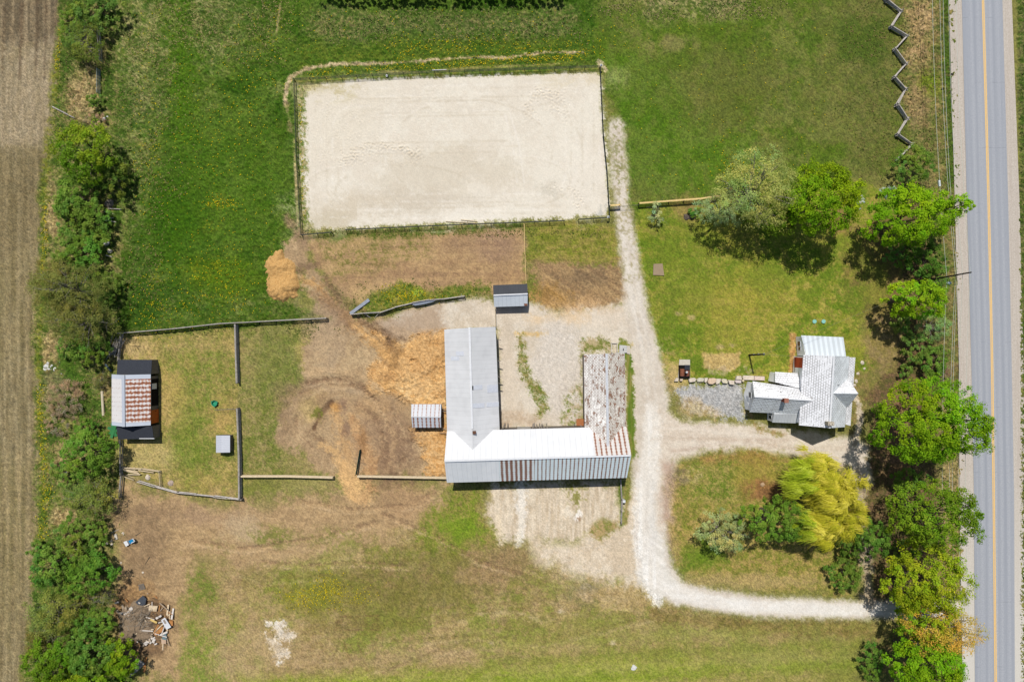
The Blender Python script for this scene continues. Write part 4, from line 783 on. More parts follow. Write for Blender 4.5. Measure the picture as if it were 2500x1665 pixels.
patch(on_e, 566, 799, 626, 829, M_SKYL, "skylight", sk=4); patch(on_e, 555, 803, 566, 831, M_DARK, "roof_opening")
patch(on_e, 660, 797, 731, 849, M_SKYL, "skylight", sk=4); patch(on_e, 557, 921, 640, 952, M_SKYL, "skylight", sk=4); patch(on_e, 655, 914, 737, 944, M_SKYL, "skylight", sk=4)
patch(on_w, 449, 571, 500, 601, M_SKYL, "skylight"); patch(on_w, 415, 606, 470, 632, M_SKYL, "skylight")
q = on_e(573, 1113); MB().box((q[0], q[1], q[2] + .2), (.45, .4, .6)).box((q[0], q[1], q[2] + .53), (.55, .5, .06)).part("roof_vent", mat("brown_vent", (120, 84, 64)), barn)
for y in (492, 632, 740, 783):                                           # arms along the courtyard wall
    q = B(722, y, 3.4); mb = MB(); mb.beam((q[0] - .6, q[1], 3.4), (q[0] + .75, q[1] - .1, 3.3), .09, .12).beam((q[0] - .6, q[1], 2.4), (q[0] + .6, q[1] - .08, 3.28), .08, .08); mb.part("wall_bracket", M_BOARD, barn)
# east wing
er0, er1 = B(1460, 588, 7.76), B(1469, 1205, 7.76); ee0, ee1 = B(1307, 592, 4.3), B(1312, 1085, 4.3); ef0, ef1 = B(1582, 585, 4.3), B(1590, 1072, 4.3)
ys = er1[1] - .4
E_ = [ee0, along(ee0, ee1, ys), er0, along(er0, er1, ys), ef0, along(ef0, ef1, ys)]
wing(E_[0], E_[1], E_[2], E_[3], E_[4], E_[5], M_OT, M_OTE, "worn white tin west slope", "rustier grey tin east slope")
MB().beam(away(E_[3], (E_[2][0], E_[2][1], E_[2][2] + .03), .05), (E_[3][0], E_[3][1], E_[3][2] + .03), .4, .06).part("ridge_cap", mat("worn_ridge_tin", (222, 226, 232), (190, 190, 190), 4), barn)
# doors in the courtyard front of the main range
yf = at_x(mN0, mN1, 0)[1] - .25
for i, (xa_, xb_, m_) in enumerate(((0.9, 3.2, M_WALLW), (7.6, 10.0, M_GREYB))):
    mb = MB(); mb.box(((xa_ + xb_) / 2, yf + .02 + .03 * i, 1.5), (xb_ - xa_, .14, 3.0)); mb.part("barn_door", m_, barn)
for x in (-1.2, -.7, 3.7, 3.9, 4.3, 4.8, 5.2, 5.25, 6.0, 11.0, 11.6):
    MB().beam((x, yf + .5 + RNG.rand() * .3, 0), (x + RNG.randn() * .35, yf + .16, 1.6 + RNG.rand() * 1.6), .18, .05).part("leaning_board", M_GREYB, barn)
q = B(1279, 1043, 0); MB().box((q[0], q[1], .5), (1.15, 1.0, 1.0)).box((q[0], q[1], 1.03), (1.3, 1.15, .08)).thing("wooden_crate", mat("rusty_lid", (190, 124, 78), (160, 100, 64), 5), "rust-brown lidded box in the courtyard corner by the worn tin wing", "box")
# concrete pads at the head of the east wing
M_CONC = mat("concrete", (222, 214, 200), (196, 186, 170), 4, .95, .1); M_CONC2 = mat("pale_concrete", (214, 214, 210), (190, 190, 186), 4, .95, .1)
C7 = crop(1460, 810, 17.42)
t = thing("concrete_pad", "low concrete footing and well slab at the head of the worn tin wing", "concrete pad", C7(900, 700))
mb = MB()
for a, b in (((570, 480), (570, 900)), ((570, 485), (800, 485)), ((810, 480), (810, 860)), ((570, 890), (660, 890))): mb.beam(C7(*a, .15), C7(*b, .15), .18, .3)
sub("footing", mb, M_CONC, t); mb = MB(); mb.prism([C7(x, y)[:2] for x, y in ((900, 560), (1215, 585), (1225, 890), (1110, 900), (1110, 1010), (730, 1010), (730, 900), (900, 890))], -.05, .28); sub("slab", mb, M_CONC2, t)
mb = MB(); mb.prism([C7(x, y)[:2] for x, y in ((1228, 590), (1350, 590), (1350, 960), (1228, 930))], -.05, .2); sub("step", mb, M_CONC, t)
mb = MB(); mb.tube(C7(1080, 745, .25), C7(1080, 745, .7), .09).tube(C7(1080, 745, .7), C7(1080, 700, .72), .05); sub("hand_pump", mb, M_DARK, t)

# ---------------------------------------------------------------- sheds
def simple_gable(name, label, cat, c, N, R, Sx, mN, mS, mwall, along_x=True, inset=.15, labs=(None, None)):
    """N, R, Sx: pairs of points (eave, ridge, eave)"""
    t = thing(name, label, cat, (sum(p[0] for p in N + Sx) / 4, sum(p[1] for p in N + Sx) / 4, 0))
    u = tuple(Vector(R[1]) - Vector(R[0]))
    roofpart(t, [N[0], N[1], R[1], R[0]], mN, u, R[0], .06, label=labs[0]); roofpart(t, [R[0], R[1], Sx[1], Sx[0]], mS, u, R[0], .06, label=labs[1])
    gable_walls(t, N, Sx, R, .08, mwall, inset); return t
D = crop(1190, 680, 17.42)
ds = simple_gable("shed", "small shed with one charcoal and one pale blue-grey roof slope at the yard's north edge", "shed", None, (D(240, 285, 2.3), D(1695, 232, 2.3)), (D(255, 705, 3.8), D(1715, 645, 3.8)), (D(290, 1212, 2.3), D(1705, 1168, 2.3)), M_DK, M_EX.copy(), M_BOARD, labs=("charcoal north slope", "pale blue-grey south slope"))
ds_s = [o for o in ds.children if o.get("label") == "pale blue-grey south slope"][0]; ds_s.data.materials.clear(); ds_s.data.materials.append(metal("blue_grey_sheet", (238, 246, 252), dark=(206, 216, 226), wear=.08, sp=.72, cs=.06))
mb = MB(); a, b, c_, d = D(1555, 905, 2.95), D(1690, 880, 2.97), D(1700, 1160, 2.36), D(1565, 1165, 2.36)
mb.slab([(p[0], p[1], p[2] + .03) for p in (a, b, c_, d)], .03); mb.part("rusty_sheet", rust_columns("rusty_corner_sheet", (206, 180, 164), .3, .6, .5), ds)
MB().beam(D(262, 715, 3.84), D(1712, 655, 3.84), .22, .05).part("ridge_cap", M_FRAME, ds)
K = crop(950, 650, 2.75)
ss = simple_gable("shed", "little wood-chip yard shed with rust seams down both silvery roof slopes", "shed", None, (K(150, 926, 2.2), K(350, 926, 2.2)), (K(148, 1009, 3.3), K(347, 1011, 3.3)), (K(157, 1083, 2.2), K(349, 1083, 2.2)), M_ST, rust_columns("rust_seamed_dull", (226, 234, 244), .72, .24, .12, wear=.08), M_BOARD)
MB().beam(K(149, 1009, 3.33), K(346, 1011, 3.33), .16, .04).part("ridge_cap", M_FRAME, ss)
q = K(364, 985, 0)
for dy in (.8, .4, -2.6, -3.3): MB().box((q[0], q[1] + dy, 1.05), (1.1, .1, .12)).part("tie_rail", M_BOARD, ss)
Hc = crop(0, 850, 3.485)
hut = simple_gable("hut", "tiny white gabled hut standing alone in the west paddock", "hut", None, (Hc(1838, 888, 1.5), Hc(1838, 742, 1.5)), (Hc(1884, 888, 2.2), Hc(1884, 742, 2.2)), (Hc(1957, 886, 1.5), Hc(1957, 742, 1.5)), metal("white_hut_sheet_shade", (214, 218, 228), wear=.06, sp=.3, seam=.03), metal("white_hut_sheet_lit", (232, 236, 244), wear=.06, sp=.3, seam=.03), M_BOARD, inset=.1)  # one white sheet in a shaded and a lit tone, light put into the colour
# stable on the west side
st = thing("stable", "west stable with a rust-banded metal roof between two dark shingled lean-tos", "stable", Hc(1150, 430))
r0, r1 = Hc(1048, 227, 5.0), Hc(1052, 668, 5.0); w0, w1 = Hc(950, 227, 3.0), Hc(950, 663, 3.0); f0, f1 = Hc(1282, 227, 3.0), Hc(1282, 655, 3.0)
uy = tuple(Vector(r1) - Vector(r0))
def ybit(y0, y1, m, ea, eb, lab):
    return roofpart(st, [along(ea[0], ea[1], y0), along(r0, r1, y0), along(r0, r1, y1), along(ea[0], ea[1], y1)] if eb else [along(r0, r1, y0), along(ea[0], ea[1], y0), along(ea[0], ea[1], y1), along(r0, r1, y1)], m, uy, r0, .07, label=lab)
M_STP = metal("stable_pale_sheet", (214, 222, 234), wear=.08, sp=.9)
yA, yB, yC, yD = r0[1], Hc(1050, 262, 4)[1], Hc(1050, 630, 4)[1], r1[1]
for ea, w_ in (((w0, w1), True), ((f0, f1), False)):
    ybit(yA, yB, M_STP, ea, w_, "pale sheet strip"); ybit(yB, yC, M_BANDW if w_ else M_BAND, ea, w_, "rust-banded sheets"); ybit(yC, yD, M_STP, ea, w_, "pale sheet strip")
a_ = [(p[0], p[1], p[2] + .03) for p in (r0, r1)]; mb = MB(); mb.beam(a_[0], a_[1], .5, .05); mb.part("ridge_cap", M_STP, st)
gable_walls(st, (w0, w1), (f0, f1), (r0, r1), .1, M_BOARD, .3)
def lean(poly, m, lab, wallm):
    roofpart(st, poly, m, (1, 0, 0), poly[0], .08, label=lab)
    c = Vector((sum(p[0] for p in poly) / 4, sum(p[1] for p in poly) / 4)); pp = [(p[0] + (c.x - p[0]) * .05, p[1] + (c.y - p[1]) * .05) for p in poly]
    wallbox(st, pp, [p[2] - .12 for p in poly], wallm)
lean([Hc(1002, 98, 2.3), Hc(1293, 98, 2.3), Hc(1285, 224, 3.0), Hc(992, 225, 3.0)], M_SHG, "dark shingled north lean-to roof", M_BOARD)
lean([Hc(990, 664, 3.0), Hc(1293, 664, 3.0), Hc(1308, 770, 2.3), Hc(1004, 775, 2.3)], M_SHG, "dark shingled south lean-to roof", M_BOARD)
mb = MB(); mb.beam(Hc(1185, 768, 2.42), Hc(1313, 768, 2.42), .12, .06); mb.part("gutter", M_FRAME, st)
fx = f0[0] - .28
mb = MB(); mb.box((fx + .06, (Hc(1300, 240, 0)[1] + Hc(1300, 500, 0)[1]) / 2, 1.15), (.1, 4.6, 2.1)); mb.part("dark_opening", M_DARK, st)
mb = MB(); y_ = Hc(1300, 572, 0)[1]; mb.box((fx + .12, y_, 1.35), (.1, 2.3, 2.5)); dr = mb.part("door", M_ORANGE, st, "orange plank door")
mb = MB(); mb.box((fx + .2, y_ + .9, 1.2), (.06, .08, .3)); mb.part("handle", M_DARK, dr)
mb = MB(); y_ = Hc(1300, 318, 0)[1]; mb.box((fx + .14, y_, 1.6), (.1, .95, 1.5)); mb.part("shutter", M_FRAME, st)
# ---------------------------------------------------------------- farmhouse
F = crop(1550, 780, 3.925)
ho = thing("farmhouse", "white farmhouse with worn white tin roofs, a cross gable and a brick chimney", "house", F(1700, 700))
def hslab(poly, m, u, lab=None, org=None, t=.09): return roofpart(ho, poly, m, u, org, t, label=lab)
he, hr = 4.5, 8.2
hW0, hW1 = F(1612, 338, he), F(1570, 1012, he); hR0, hR1 = F(1908, 350, hr), F(1866, 1040, hr); hE0, hE1 = F(2056, 354, he), F(2014, 1030, he)
uy = tuple(Vector(hR1) - Vector(hR0))
hslab([hW0, hR0, hR1, hW1], M_HS, uy, "white shingled west slope"); hslab([hR0, hE0, hE1, hR1], M_HSH, uy, "east slope shingles with shade in their tone")
gable_walls(ho, (hW0, hW1), (hE0, hE1), (hR0, hR1), .12, M_SIDING, .3)
MB().beam((hR0[0], hR0[1], hr + .03), (hR1[0], hR1[1], hr + .03), .3, .06).part("ridge_cap", M_FRAME, ho)
# cross gable
zc = 7.9; gA = F(2115, 710, zc); gN = F(2055, 566, 4.6); gS = F(2035, 838, 4.6); xg = (gA[0] + gN[0] + gS[0]) / 3 + .15
gA = (xg, gA[1], zc); gN = (xg, gN[1], 4.6); gS = (xg, gS[1], 4.6)
ri = (hR0[0] - .4, gA[1] + .06, zc)
kN = (ri[0] + (xg - ri[0]) * .02, gN[1] + .05, 4.6); kS = (kN[0], gS[1] + .05, 4.6)
hslab([ri, gA, gN, kN], M_HS, (1, 0, 0), "bright north slope of the cross gable"); hslab([kS, gS, gA, ri], M_HSH, (1, 0, 0), "shaded south slope of the cross gable")
mb = MB(); a = [(xg - .25, gN[1] - .2), (xg - .25, gS[1] + .2)]
mb._add([(a[0][0], a[0][1], 2), (a[1][0], a[1][1], 2), (a[1][0], a[1][1], 4.6), (xg - .25, gA[1], 7.65), (a[0][0], a[0][1], 4.6), (a[0][0] - 1.2, a[0][1], 2), (a[1][0] - 1.2, a[1][1], 2), (a[1][0] - 1.2, a[1][1], 4.6), (a[0][0] - 1.2, a[0][1], 4.6)], [(0, 4, 3, 2, 1), (1, 2, 7, 6), (0, 5, 8, 4)]); mb.part("wall", M_SIDING, ho)
mb = MB(); mb.box((xg - .2, gA[1], 5.3), (.12, 1.0, 1.4)); wn = mb.part("window", M_FRAME, ho); mb = MB(); mb.box((xg - .12, gA[1], 5.3), (.06, .8, 1.2)); mb.part("pane", M_GLASS, wn)
# verandah roof along the east front
v0, v1 = F(2052, 362, 3.5), F(2020, 1005, 3.5); o0, o1 = F(2113, 364, 2.7), F(2066, 1018, 2.7)
hslab([v0, o0, o1, v1], M_HS, uy, "low verandah roof")
for k in range(6): p = lerp3(o0, o1, (k + .3) / 5.7); MB().tube((p[0] - .25, p[1], -.1), (p[0] - .25, p[1], 2.66), .07).part("verandah_post", M_FRAME, ho)
wallbox(ho, [(v0[0] + .3, v0[1] - .2), (o0[0] - .15, o0[1] - .2), (o1[0] - .15, o1[1] + .3), (v1[0] + .3, v1[1] + .3)], [.35] * 4, M_CONC, "verandah_floor")
# west range
ze, zr = 3.2, 6.0
aW, bW = F(1128, 590, ze), F(1600, 664, ze); aR, bR = F(1146, 740, zr), F(1700, 774, zr); aS, bS = F(1098, 888, ze), F(1574, 906, ze)
xi = hR1[0] - 1.2
ext = lambda a, b: lerp3(a, b, (xi - a[0]) / (b[0] - a[0]))
bR2 = ext(aR, bR); bW2 = lerp3(aW, bW, 1.12); bS2 = lerp3(aS, bS, 1.16); bW2 = (bW2[0], bW2[1], ze); uxx = tuple(Vector(bR2) - Vector(aR))
hslab([aW, aR, bR2, bW2], M_HS, uxx, "white shingled north slope of the low range", aR); hslab([aR, aS, bS2, bR2], M_HSH, uxx, "south slope of the low range with shade in its tone", aR)
gable_walls(ho, (aW, bW2), (aS, bS2), (aR, (bW2[0], bR2[1], zr)), .12, M_SIDING, .25)
MB().beam((aR[0], aR[1], zr + .03), (bR2[0] - .4, bR2[1], zr + .03), .22, .05).part("ridge_cap", M_FRAME, ho)
def window(x, y, z, w, h, axis='x'):
    mb = MB(); mb.box((x, y, z), (.07, w + .16, h + .16) if axis == 'x' else (w + .16, .07, h + .16)); f = mb.part("window", M_FRAME, ho)
    mb = MB(); s = -1 if axis == 'x' else 1
    mb.box((x - .03, y, z), (.04, w, h)) if axis == 'x' else mb.box((x, y + .07 * s, z), (w, .1, h)); mb.part("pane", M_GLASS, f)
window(aR[0] + .22, aR[1] + .1, 3.3, .8, 1.1)
# north lean-to of the west range
n_ = [F(1345, 502, 2.7), F(1560, 515, 2.7), F(1597, 664, 3.5), F(1345, 600, 3.5)]
hslab(n_, M_HS, (1, 0, 0), "low white lean-to roof", n_[0]); wallbox(ho, [(n_[0][0] + .12, n_[0][1] - .15), (n_[1][0] - .15, n_[1][1] - .15), (n_[2][0] - .2, n_[2][1]), (n_[3][0] + .12, n_[3][1])], [2.6, 2.6, 3.35, 3.3], M_SIDING)
window(n_[0][0] + .1, n_[0][1] - 1.0, 1.6, .6, 1.0)
# south porch
s_ = [F(1332, 905, 3.3), F(1572, 905, 3.3), F(1550, 994, 2.6), F(1315, 985, 2.6)]
hslab(s_, M_PO, (1, 0, 0), "grey metal porch roof", s_[0]); wallbox(ho, [(p[0] + (.12 if k in (0, 3) else -.1), p[1] + (.12 if k > 1 else .3)) for k, p in enumerate(s_)], [3.3, 3.3, 2.5, 2.5], M_SIDING)
window(s_[3][0] + .12, s_[3][1] + .75, 1.5, .5, 1.1); window(s_[3][0] + .13, s_[3][1] + 1.5, 1.5, .5, 1.1)
# north extension with ribbed steel
x_ = [F(1592, 152, 2.5), F(1998, 170, 2.5), F(2024, 356, 3.6), F(1645, 342, 3.6)]
hslab(x_, M_EX, (1, 0, 0), "ribbed blue-grey steel roof", x_[0]); wallbox(ho, [(x_[0][0] + .1, x_[0][1] - .2), (x_[1][0] - .2, x_[1][1] - .2), (x_[2][0] - .2, x_[2][1] - .1), (x_[3][0] - .1, x_[3][1] - .1)], [2.4, 2.4, 3.5, 3.5], M_SIDING)
window(x_[0][0] + .1, F(1570, 232)[1], 1.5, .75, .95); window(x_[0][0] + .2, F(1570, 278)[1], 1.5, .5, .8)
# deck and steps in the notch
d_ = [F(1545, 360)[:2], F(1612, 360)[:2], F(1600, 490)[:2], F(1535, 490)[:2]]; mb = MB(); mb.prism(d_, -.05, .55); mb.part("deck", M_DECK, ho)
mb = MB()
for p, q in ((F(1537, 362, 1.4), F(1528, 505, 1.4)), (F(1537, 362, 1.0), F(1528, 505, 1.0)), (F(1545, 355, 1.4), F(1600, 355, 1.4))): mb.beam(p, q, .06, .06)
for y in (362, 410, 460, 505): p = F(1534, y); mb.box((p[0], p[1], .7), (.08, .08, 1.4))
mb.part("railing", M_DARK, ho)
mb = MB()
for k in range(7): p = F(1558 + k * 7, 480, 0); mb.box((p[0], p[1], .3), (.14, 1.1, .5))
mb.part("steps", M_BOARD, ho)
q0, q1 = F(1540, 362, 0), F(1540, 470, 0); mb = MB(); mb.box((hW0[0] + .22, (q0[1] + q1[1]) / 2, 2.3), (.12, abs(q0[1] - q1[1]), 3.6)); mb.part("porch_wall", mat("red_wall_boards", (236, 104, 62), (206, 84, 48), 3, .8), ho, "red boarded porch wall")
# chimneys
q = F(1430, 772, 6.0); ch = MB().box((q[0], q[1], 6.1), (.62, .62, 1.7)).part("chimney", M_BRICK, ho); MB().box((q[0], q[1], 6.99), (.72, .72, .1)).part("chimney_cap", mat("chimney_crown", (176, 120, 100)), ch)
q = F(1868, 1008, 8.4); ch = MB().box((q[0], q[1] + .2, 8.3), (1.0, .6, 1.2)).part("chimney", M_TAN, ho)
for s in (-.25, .25): MB().tube((q[0] + s, q[1] + .2, 8.9), (q[0] + s, q[1] + .2, 9.1), .13).part("flue", M_CONC, ch)
mb = MB(); q = F(1945, 628, 7); mb.tube((q[0], q[1], 6.6), (q[0], q[1], 7.5), .05); mb.part("vent_pipe", M_DARK, ho)
# ---------------------------------------------------------------- trees and shrubs
gl_ = G("leaf", .75, .08); at_ = gl_.n("Attribute", attribute_name="Col")
gl_.put(gl_.b.inputs["Base Color"], at_.outputs["Color"])
tr_ = gl_.n("BsdfTranslucent"); gl_.t.links.new(gl_.mix(1.0, at_.outputs["Color"], (1.15, 1.2, .6, 1), 'MULTIPLY'), tr_.inputs[0])
mx_ = gl_.n("MixShader"); mx_.inputs[0].default_value = .28
gl_.t.links.new(gl_.b.outputs[0], mx_.inputs[1]); gl_.t.links.new(tr_.outputs[0], mx_.inputs[2])
gl_.t.links.new(mx_.outputs[0], gl_.t.nodes["Material Output"].inputs[0]); M_LEAF = gl_.m
M_BARK = mat("bark", (118, 108, 94), (84, 76, 66), 5, .95, .05); M_TWIG = mat("pale_twigs", (168, 160, 148), (128, 120, 108), 4, .95, .05)
def unit(v): return v / (np.linalg.norm(v, axis=-1, keepdims=True) + 1e-9)
def leafmesh(name, p, nrm, size, col, origin, asp=.62):
    n = len(p); rs = np.random.RandomState(n); t = unit(np.cross(nrm, rs.randn(n, 3))); b = np.cross(nrm, t)
    s = size[:, None]; bend = nrm * s * .18
    V = np.stack([p - t * s, p - b * s * asp + bend, p + t * s, p + b * s * asp + bend], 1).reshape(-1, 3) - np.array(origin)
    return rawmesh(name, V, np.arange(n * 4).reshape(n, 4), M_LEAF, col=np.repeat(col, 4, 0))
def calb(cols, k=1.0): return np.clip(lin(np.asarray(cols, float)) / KI * k, .002, .8)
KIND = dict(   # colours as seen in sun, leaf half size, leaves per tuft, tuft radius, tufts per square metre of plan, branch share
    maple=dict(c=((126, 164, 24), (84, 130, 14), (152, 184, 32)), leaf=.15, n=66, tr=.70, den=2.5, br=5, lob=.13),
    bright=dict(c=((132, 170, 26), (98, 144, 16), (152, 182, 36)), leaf=.15, n=62, tr=.68, den=2.4, br=5, lob=.2),
    lime=dict(c=((140, 164, 30), (104, 138, 20), (160, 172, 44)), leaf=.15, n=52, tr=.68, den=2.1, br=8, lob=.22),
    olive=dict(c=((112, 138, 34), (82, 116, 22), (136, 152, 56)), leaf=.15, n=52, tr=.68, den=2.1, br=10, lob=.22),
    green=dict(c=((102, 134, 48), (78, 114, 34), (124, 150, 66)), leaf=.14, n=54, tr=.6, den=2.2, br=5, lob=.2),
    dark=dict(c=((100, 128, 50), (78, 108, 36), (126, 148, 72)), leaf=.14, n=50, tr=.55, den=2.3, br=5, lob=.2),
    bush=dict(c=((106, 134, 50), (84, 116, 36), (132, 152, 72)), leaf=.11, n=56, tr=.5, den=2.8, br=5, lob=.25),
    silver=dict(c=((166, 176, 120), (144, 158, 98), (184, 192, 140)), leaf=.10, n=56, tr=.62, den=2.0, br=14, lob=.22),
    sparse=dict(c=((140, 146, 74), (116, 122, 60), (166, 162, 96)), leaf=.10, n=60, tr=.85, den=2.1, br=30, lob=.28),
    budding=dict(c=((116, 112, 58), (92, 92, 48), (136, 128, 76)), leaf=.095, n=56, tr=.75, den=2.0, br=22, lob=.25),
    orange=dict(c=((190, 162, 66), (150, 150, 48), (204, 166, 90)), leaf=.11, n=36, tr=.8, den=1.2, br=22, lob=.3),
    brush=dict(c=((158, 138, 112), (124, 106, 84), (178, 158, 132)), leaf=.07, n=56, tr=.5, den=2.2, br=26, lob=.2),
    blossom=dict(c=((206, 208, 204), (160, 168, 150), (230, 230, 228)), leaf=.10, n=40, tr=.4, den=2.0, br=6, lob=.2))
TREES = []
def tree(kind, x, y, rx, ry, h, label, name="tree", cat="tree", rot=0.0, seed=0, group=None, zmin=.28, dens=1.0, top=None, tint=None, flat=.0, trunk=True, vase=0.0):
    """crown centred at overview pixel (x, y) with radii rx, ry in overview pixels; h metres tall"""
    k = KIND[kind]; rs = np.random.RandomState(seed * 17 + int(x * 3 + y)); ES = x > 1450; h = h * (1.45 if ES and h > 5 else 1.15); f_ = .93 if ES else 1.05; rx *= f_; ry *= f_; x -= 5 * (x > 2040); zc = h * .62; s = (H - zc) / H
    c = np.array(O(x, y, zc)); A = rx * U / PPM * s; Bq = ry * U / PPM * s; C = h - zc; Cd = zc * (1 - zmin)
    t = thing(name, label, cat, (float(c[0]), float(c[1]), 0.0), group)
    ar = math.pi * A * Bq; N = max(14, int(ar * k['den'] * dens * 1.35))
    d = unit(rs.randn(N, 3)); d[:, 2] = np.where(d[:, 2] < -.45, -d[:, 2], d[:, 2])
    ph = rs.rand(6) * 6.28; az = np.arctan2(d[:, 1], d[:, 0])
    lob = 1 + k['lob'] * (.55 * np.sin(3 * az + ph[0]) * .6 + .5 * np.sin(5 * az + ph[1] + 2 * d[:, 2]) * .6 + .45 * np.sin(8 * az + ph[2] + 3 * d[:, 2])) * 1.1
    # main lobes: bulges of the crown on its big limbs
    nl = 7; ld = unit(rs.randn(nl, 3)); ld[:, 2] = np.abs(ld[:, 2]) * .8; ld = unit(ld)
    lob *= .90 + .20 * np.max(np.clip((d @ ld.T - .72) / .28, 0, 1), 1)
    rr = np.where(rs.rand(N) < .78, .86 + .14 * rs.rand(N), .45 + .4 * rs.rand(N)) * lob
    ca, sa = math.cos(math.radians(-rot)), math.sin(math.radians(-rot))
    lx, ly = d[:, 0] * A * rr, d[:, 1] * Bq * rr
    T_ = np.stack([c[0] + lx * ca - ly * sa, c[1] + lx * sa + ly * ca, c[2] + d[:, 2] * np.where(d[:, 2] > 0, C, Cd) * rr], 1)
    outw = unit(np.stack([(lx * ca - ly * sa) / A ** 2, (lx * sa + ly * ca) / Bq ** 2, d[:, 2] / C ** 2], 1))
    n = k['n']; trs = k['tr'] * (.65 + .7 * rs.rand(N)) * min(1.0, .45 + .11 * min(A, Bq))
    off = rs.randn(N, n, 3); off = unit(off) * (rs.rand(N, n, 1) ** .4); off *= trs[:, None, None] * np.array([1, 1, .62])
    p = (T_[:, None] + off).reshape(-1, 3)
    nr = unit(np.repeat(outw, n, 0) * .5 + unit(off.reshape(-1, 3)) * .55 + np.array([0, .08, .75]) + rs.randn(N * n, 3) * .42)
    size = k['leaf'] * (.45 + .95 * rs.rand(N * n) ** 1.5)
    cs = calb(k['c'], 1.35 if ES else 1.5)
    if tint: cs = cs * np.array(tint)
    w = np.repeat(rs.rand(N), n) * .6 + rs.rand(N * n) * .4
    col = np.where(w[:, None] < .5, cs[1] + (cs[0] - cs[1]) * (w / .5)[:, None], cs[0] + (cs[2] - cs[0]) * ((w - .5) / .5)[:, None]) * (.86 + .28 * rs.rand(N * n))[:, None]
    if flat: pass
    lb = np.argmax(d @ ld.T, 1); lt = (.84 + .32 * rs.rand(nl))[lb]; hu = (rs.randn(nl) * .07)[lb] + rs.randn(N) * .05; col = col * np.repeat(lt, n)[:, None] * (1 + np.repeat(hu, n)[:, None] * np.array([1.4, 0, -.6]))
    keep = p[:, 2] > .05; org = ORI[t.name]
    part("crown", leafmesh("crown", p[keep], nr[keep], size[keep], col[keep], org), t)
    if trunk:
        mb = MB(); b0 = Vector((float(c[0]), float(c[1]), -.2)); r0 = max(.05, .03 * h + .012 * min(A, Bq)); fork = Vector((b0.x + rs.randn() * .15 * A * .3, b0.y + rs.randn() * .15 * Bq * .3, zc * .55))
        mb.path([b0, (b0 + fork) / 2 + Vector((rs.randn() * .06, rs.randn() * .06, 0)), fork], [r0 * 1.25, r0, r0 * .85], 7)
        for i in rs.choice(N, min(N, k['br'] + 4), replace=False):
            q = Vector(T_[i]); m = fork.lerp(q, .5) + Vector((rs.randn() * .2, rs.randn() * .2, .25 * (q - fork).length * .35)); rb = r0 * .34
            mb.path([fork, m, q], [rb, rb * .6, rb * .22], 4)
            if k['br'] > 12:
                for _ in range(4):
                    v = m.lerp(q, rs.rand()); e = v + Vector(tuple(rs.randn(3) * .8)) + Vector((0, 0, .3)); mb.tube(v, e, rb * .22, .008, 3, False)
        part("trunk", mb.mesh("trunk", M_TWIG if k['br'] > 12 else M_BARK, org), t)
    TREES.append(t); return t
def shrub(*a, **k):
    k.setdefault('name', 'shrub'); k.setdefault('cat', 'shrub'); k.setdefault('zmin', .9); return tree(*a, **k)
# west hedgerow, from the north
shrub('dark', 224, 20, 54, 44, 3.8, "dark green shrub with bare grey twigs at the north end of the hedgerow", seed=1)
shrub('budding', 192, 96, 46, 46, 3.8, "olive, thinly leaved shrub beside the old north rail fence", seed=2, tint=(1.0, 1.35, .75), dens=1.2)
shrub('bush', 164, 60, 24, 52, 1.8, "low yellow-green shrub between the field and the north rail fence", seed=3, tint=(1.05, 1.0, .8), trunk=False)
shrub('bush', 217, 234, 20, 15, 2.0, "small round green shrub at the foot of the metal farm gate", seed=4)
shrub('brush', 222, 276, 24, 18, 1.2, "dry brown bush beside the white block in the hedgerow", seed=5, trunk=False)
tree('olive', 197, 344, 62, 66, 7.5, "round olive-green tree with dense tufts in the upper hedgerow", seed=6, tint=(.9, 1.0, .8))
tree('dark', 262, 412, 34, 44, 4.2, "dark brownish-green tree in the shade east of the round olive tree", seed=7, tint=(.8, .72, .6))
shrub('green', 175, 455, 46, 52, 4.2, "broad green shrub south of the round olive-green tree", seed=8)
shrub('bush', 215, 505, 36, 40, 3.4, "green shrub next to the grey boulder and fallen poles", seed=9, tint=(.95, 1, .9))
shrub('bush', 195, 582, 44, 38, 3.6, "rounded green shrub beside the line of pale boulders", seed=10, tint=(.8, 1.0, .8))
tree('budding', 158, 668, 92, 58, 8.5, "wide brownish-olive tree in bud leaning over the ploughed field", seed=11, tint=(1.0, 1.18, .95))
tree('budding', 190, 735, 72, 58, 7.5, "dusky olive tree in bud south of the widest budding tree", seed=12, tint=(.95, 1.1, .9))
shrub('dark', 210, 802, 46, 34, 4.0, "dark green shrub against the pile of grey poles by the paddock corner", seed=13, tint=(.9, 1, .8))
shrub('budding', 232, 872, 16, 20, 1.6, "small dusky bush behind the stable's north lean-to", seed=14, tint=(.8, .85, .7))
shrub('brush', 152, 920, 46, 44, 1.8, "big mound of dry grey-brown bramble west of the stable", seed=15, trunk=False, cat="thicket", name="bramble_thicket")
shrub('brush', 130, 975, 30, 26, 1.3, "lower mound of dry bramble beside the flowering field edge", seed=16, trunk=False, cat="thicket", name="bramble_thicket")
shrub('bush', 196, 985, 30, 22, 2.2, "small dark green shrub between the bramble and the stable", seed=17, tint=(.8, .9, .7))
tree('green', 208, 1040, 58, 50, 6.0, "fresh green round tree south-west of the stable", seed=18, tint=(1.05, 1.06, .9))
tree('sparse', 200, 1145, 62, 40, 5.0, "thin grey-green tree with bare twigs by the broken paddock corner", seed=19, tint=(.8, .9, .65))
tree('green', 112, 1302, 38, 40, 5.0, "compact bright green tree at the edge of the ploughed field", seed=20)
shrub('bush', 92, 1260, 26, 20, 2.2, "low dark shrub touching the compact field-edge tree", seed=21, tint=(.85, .95, .9))
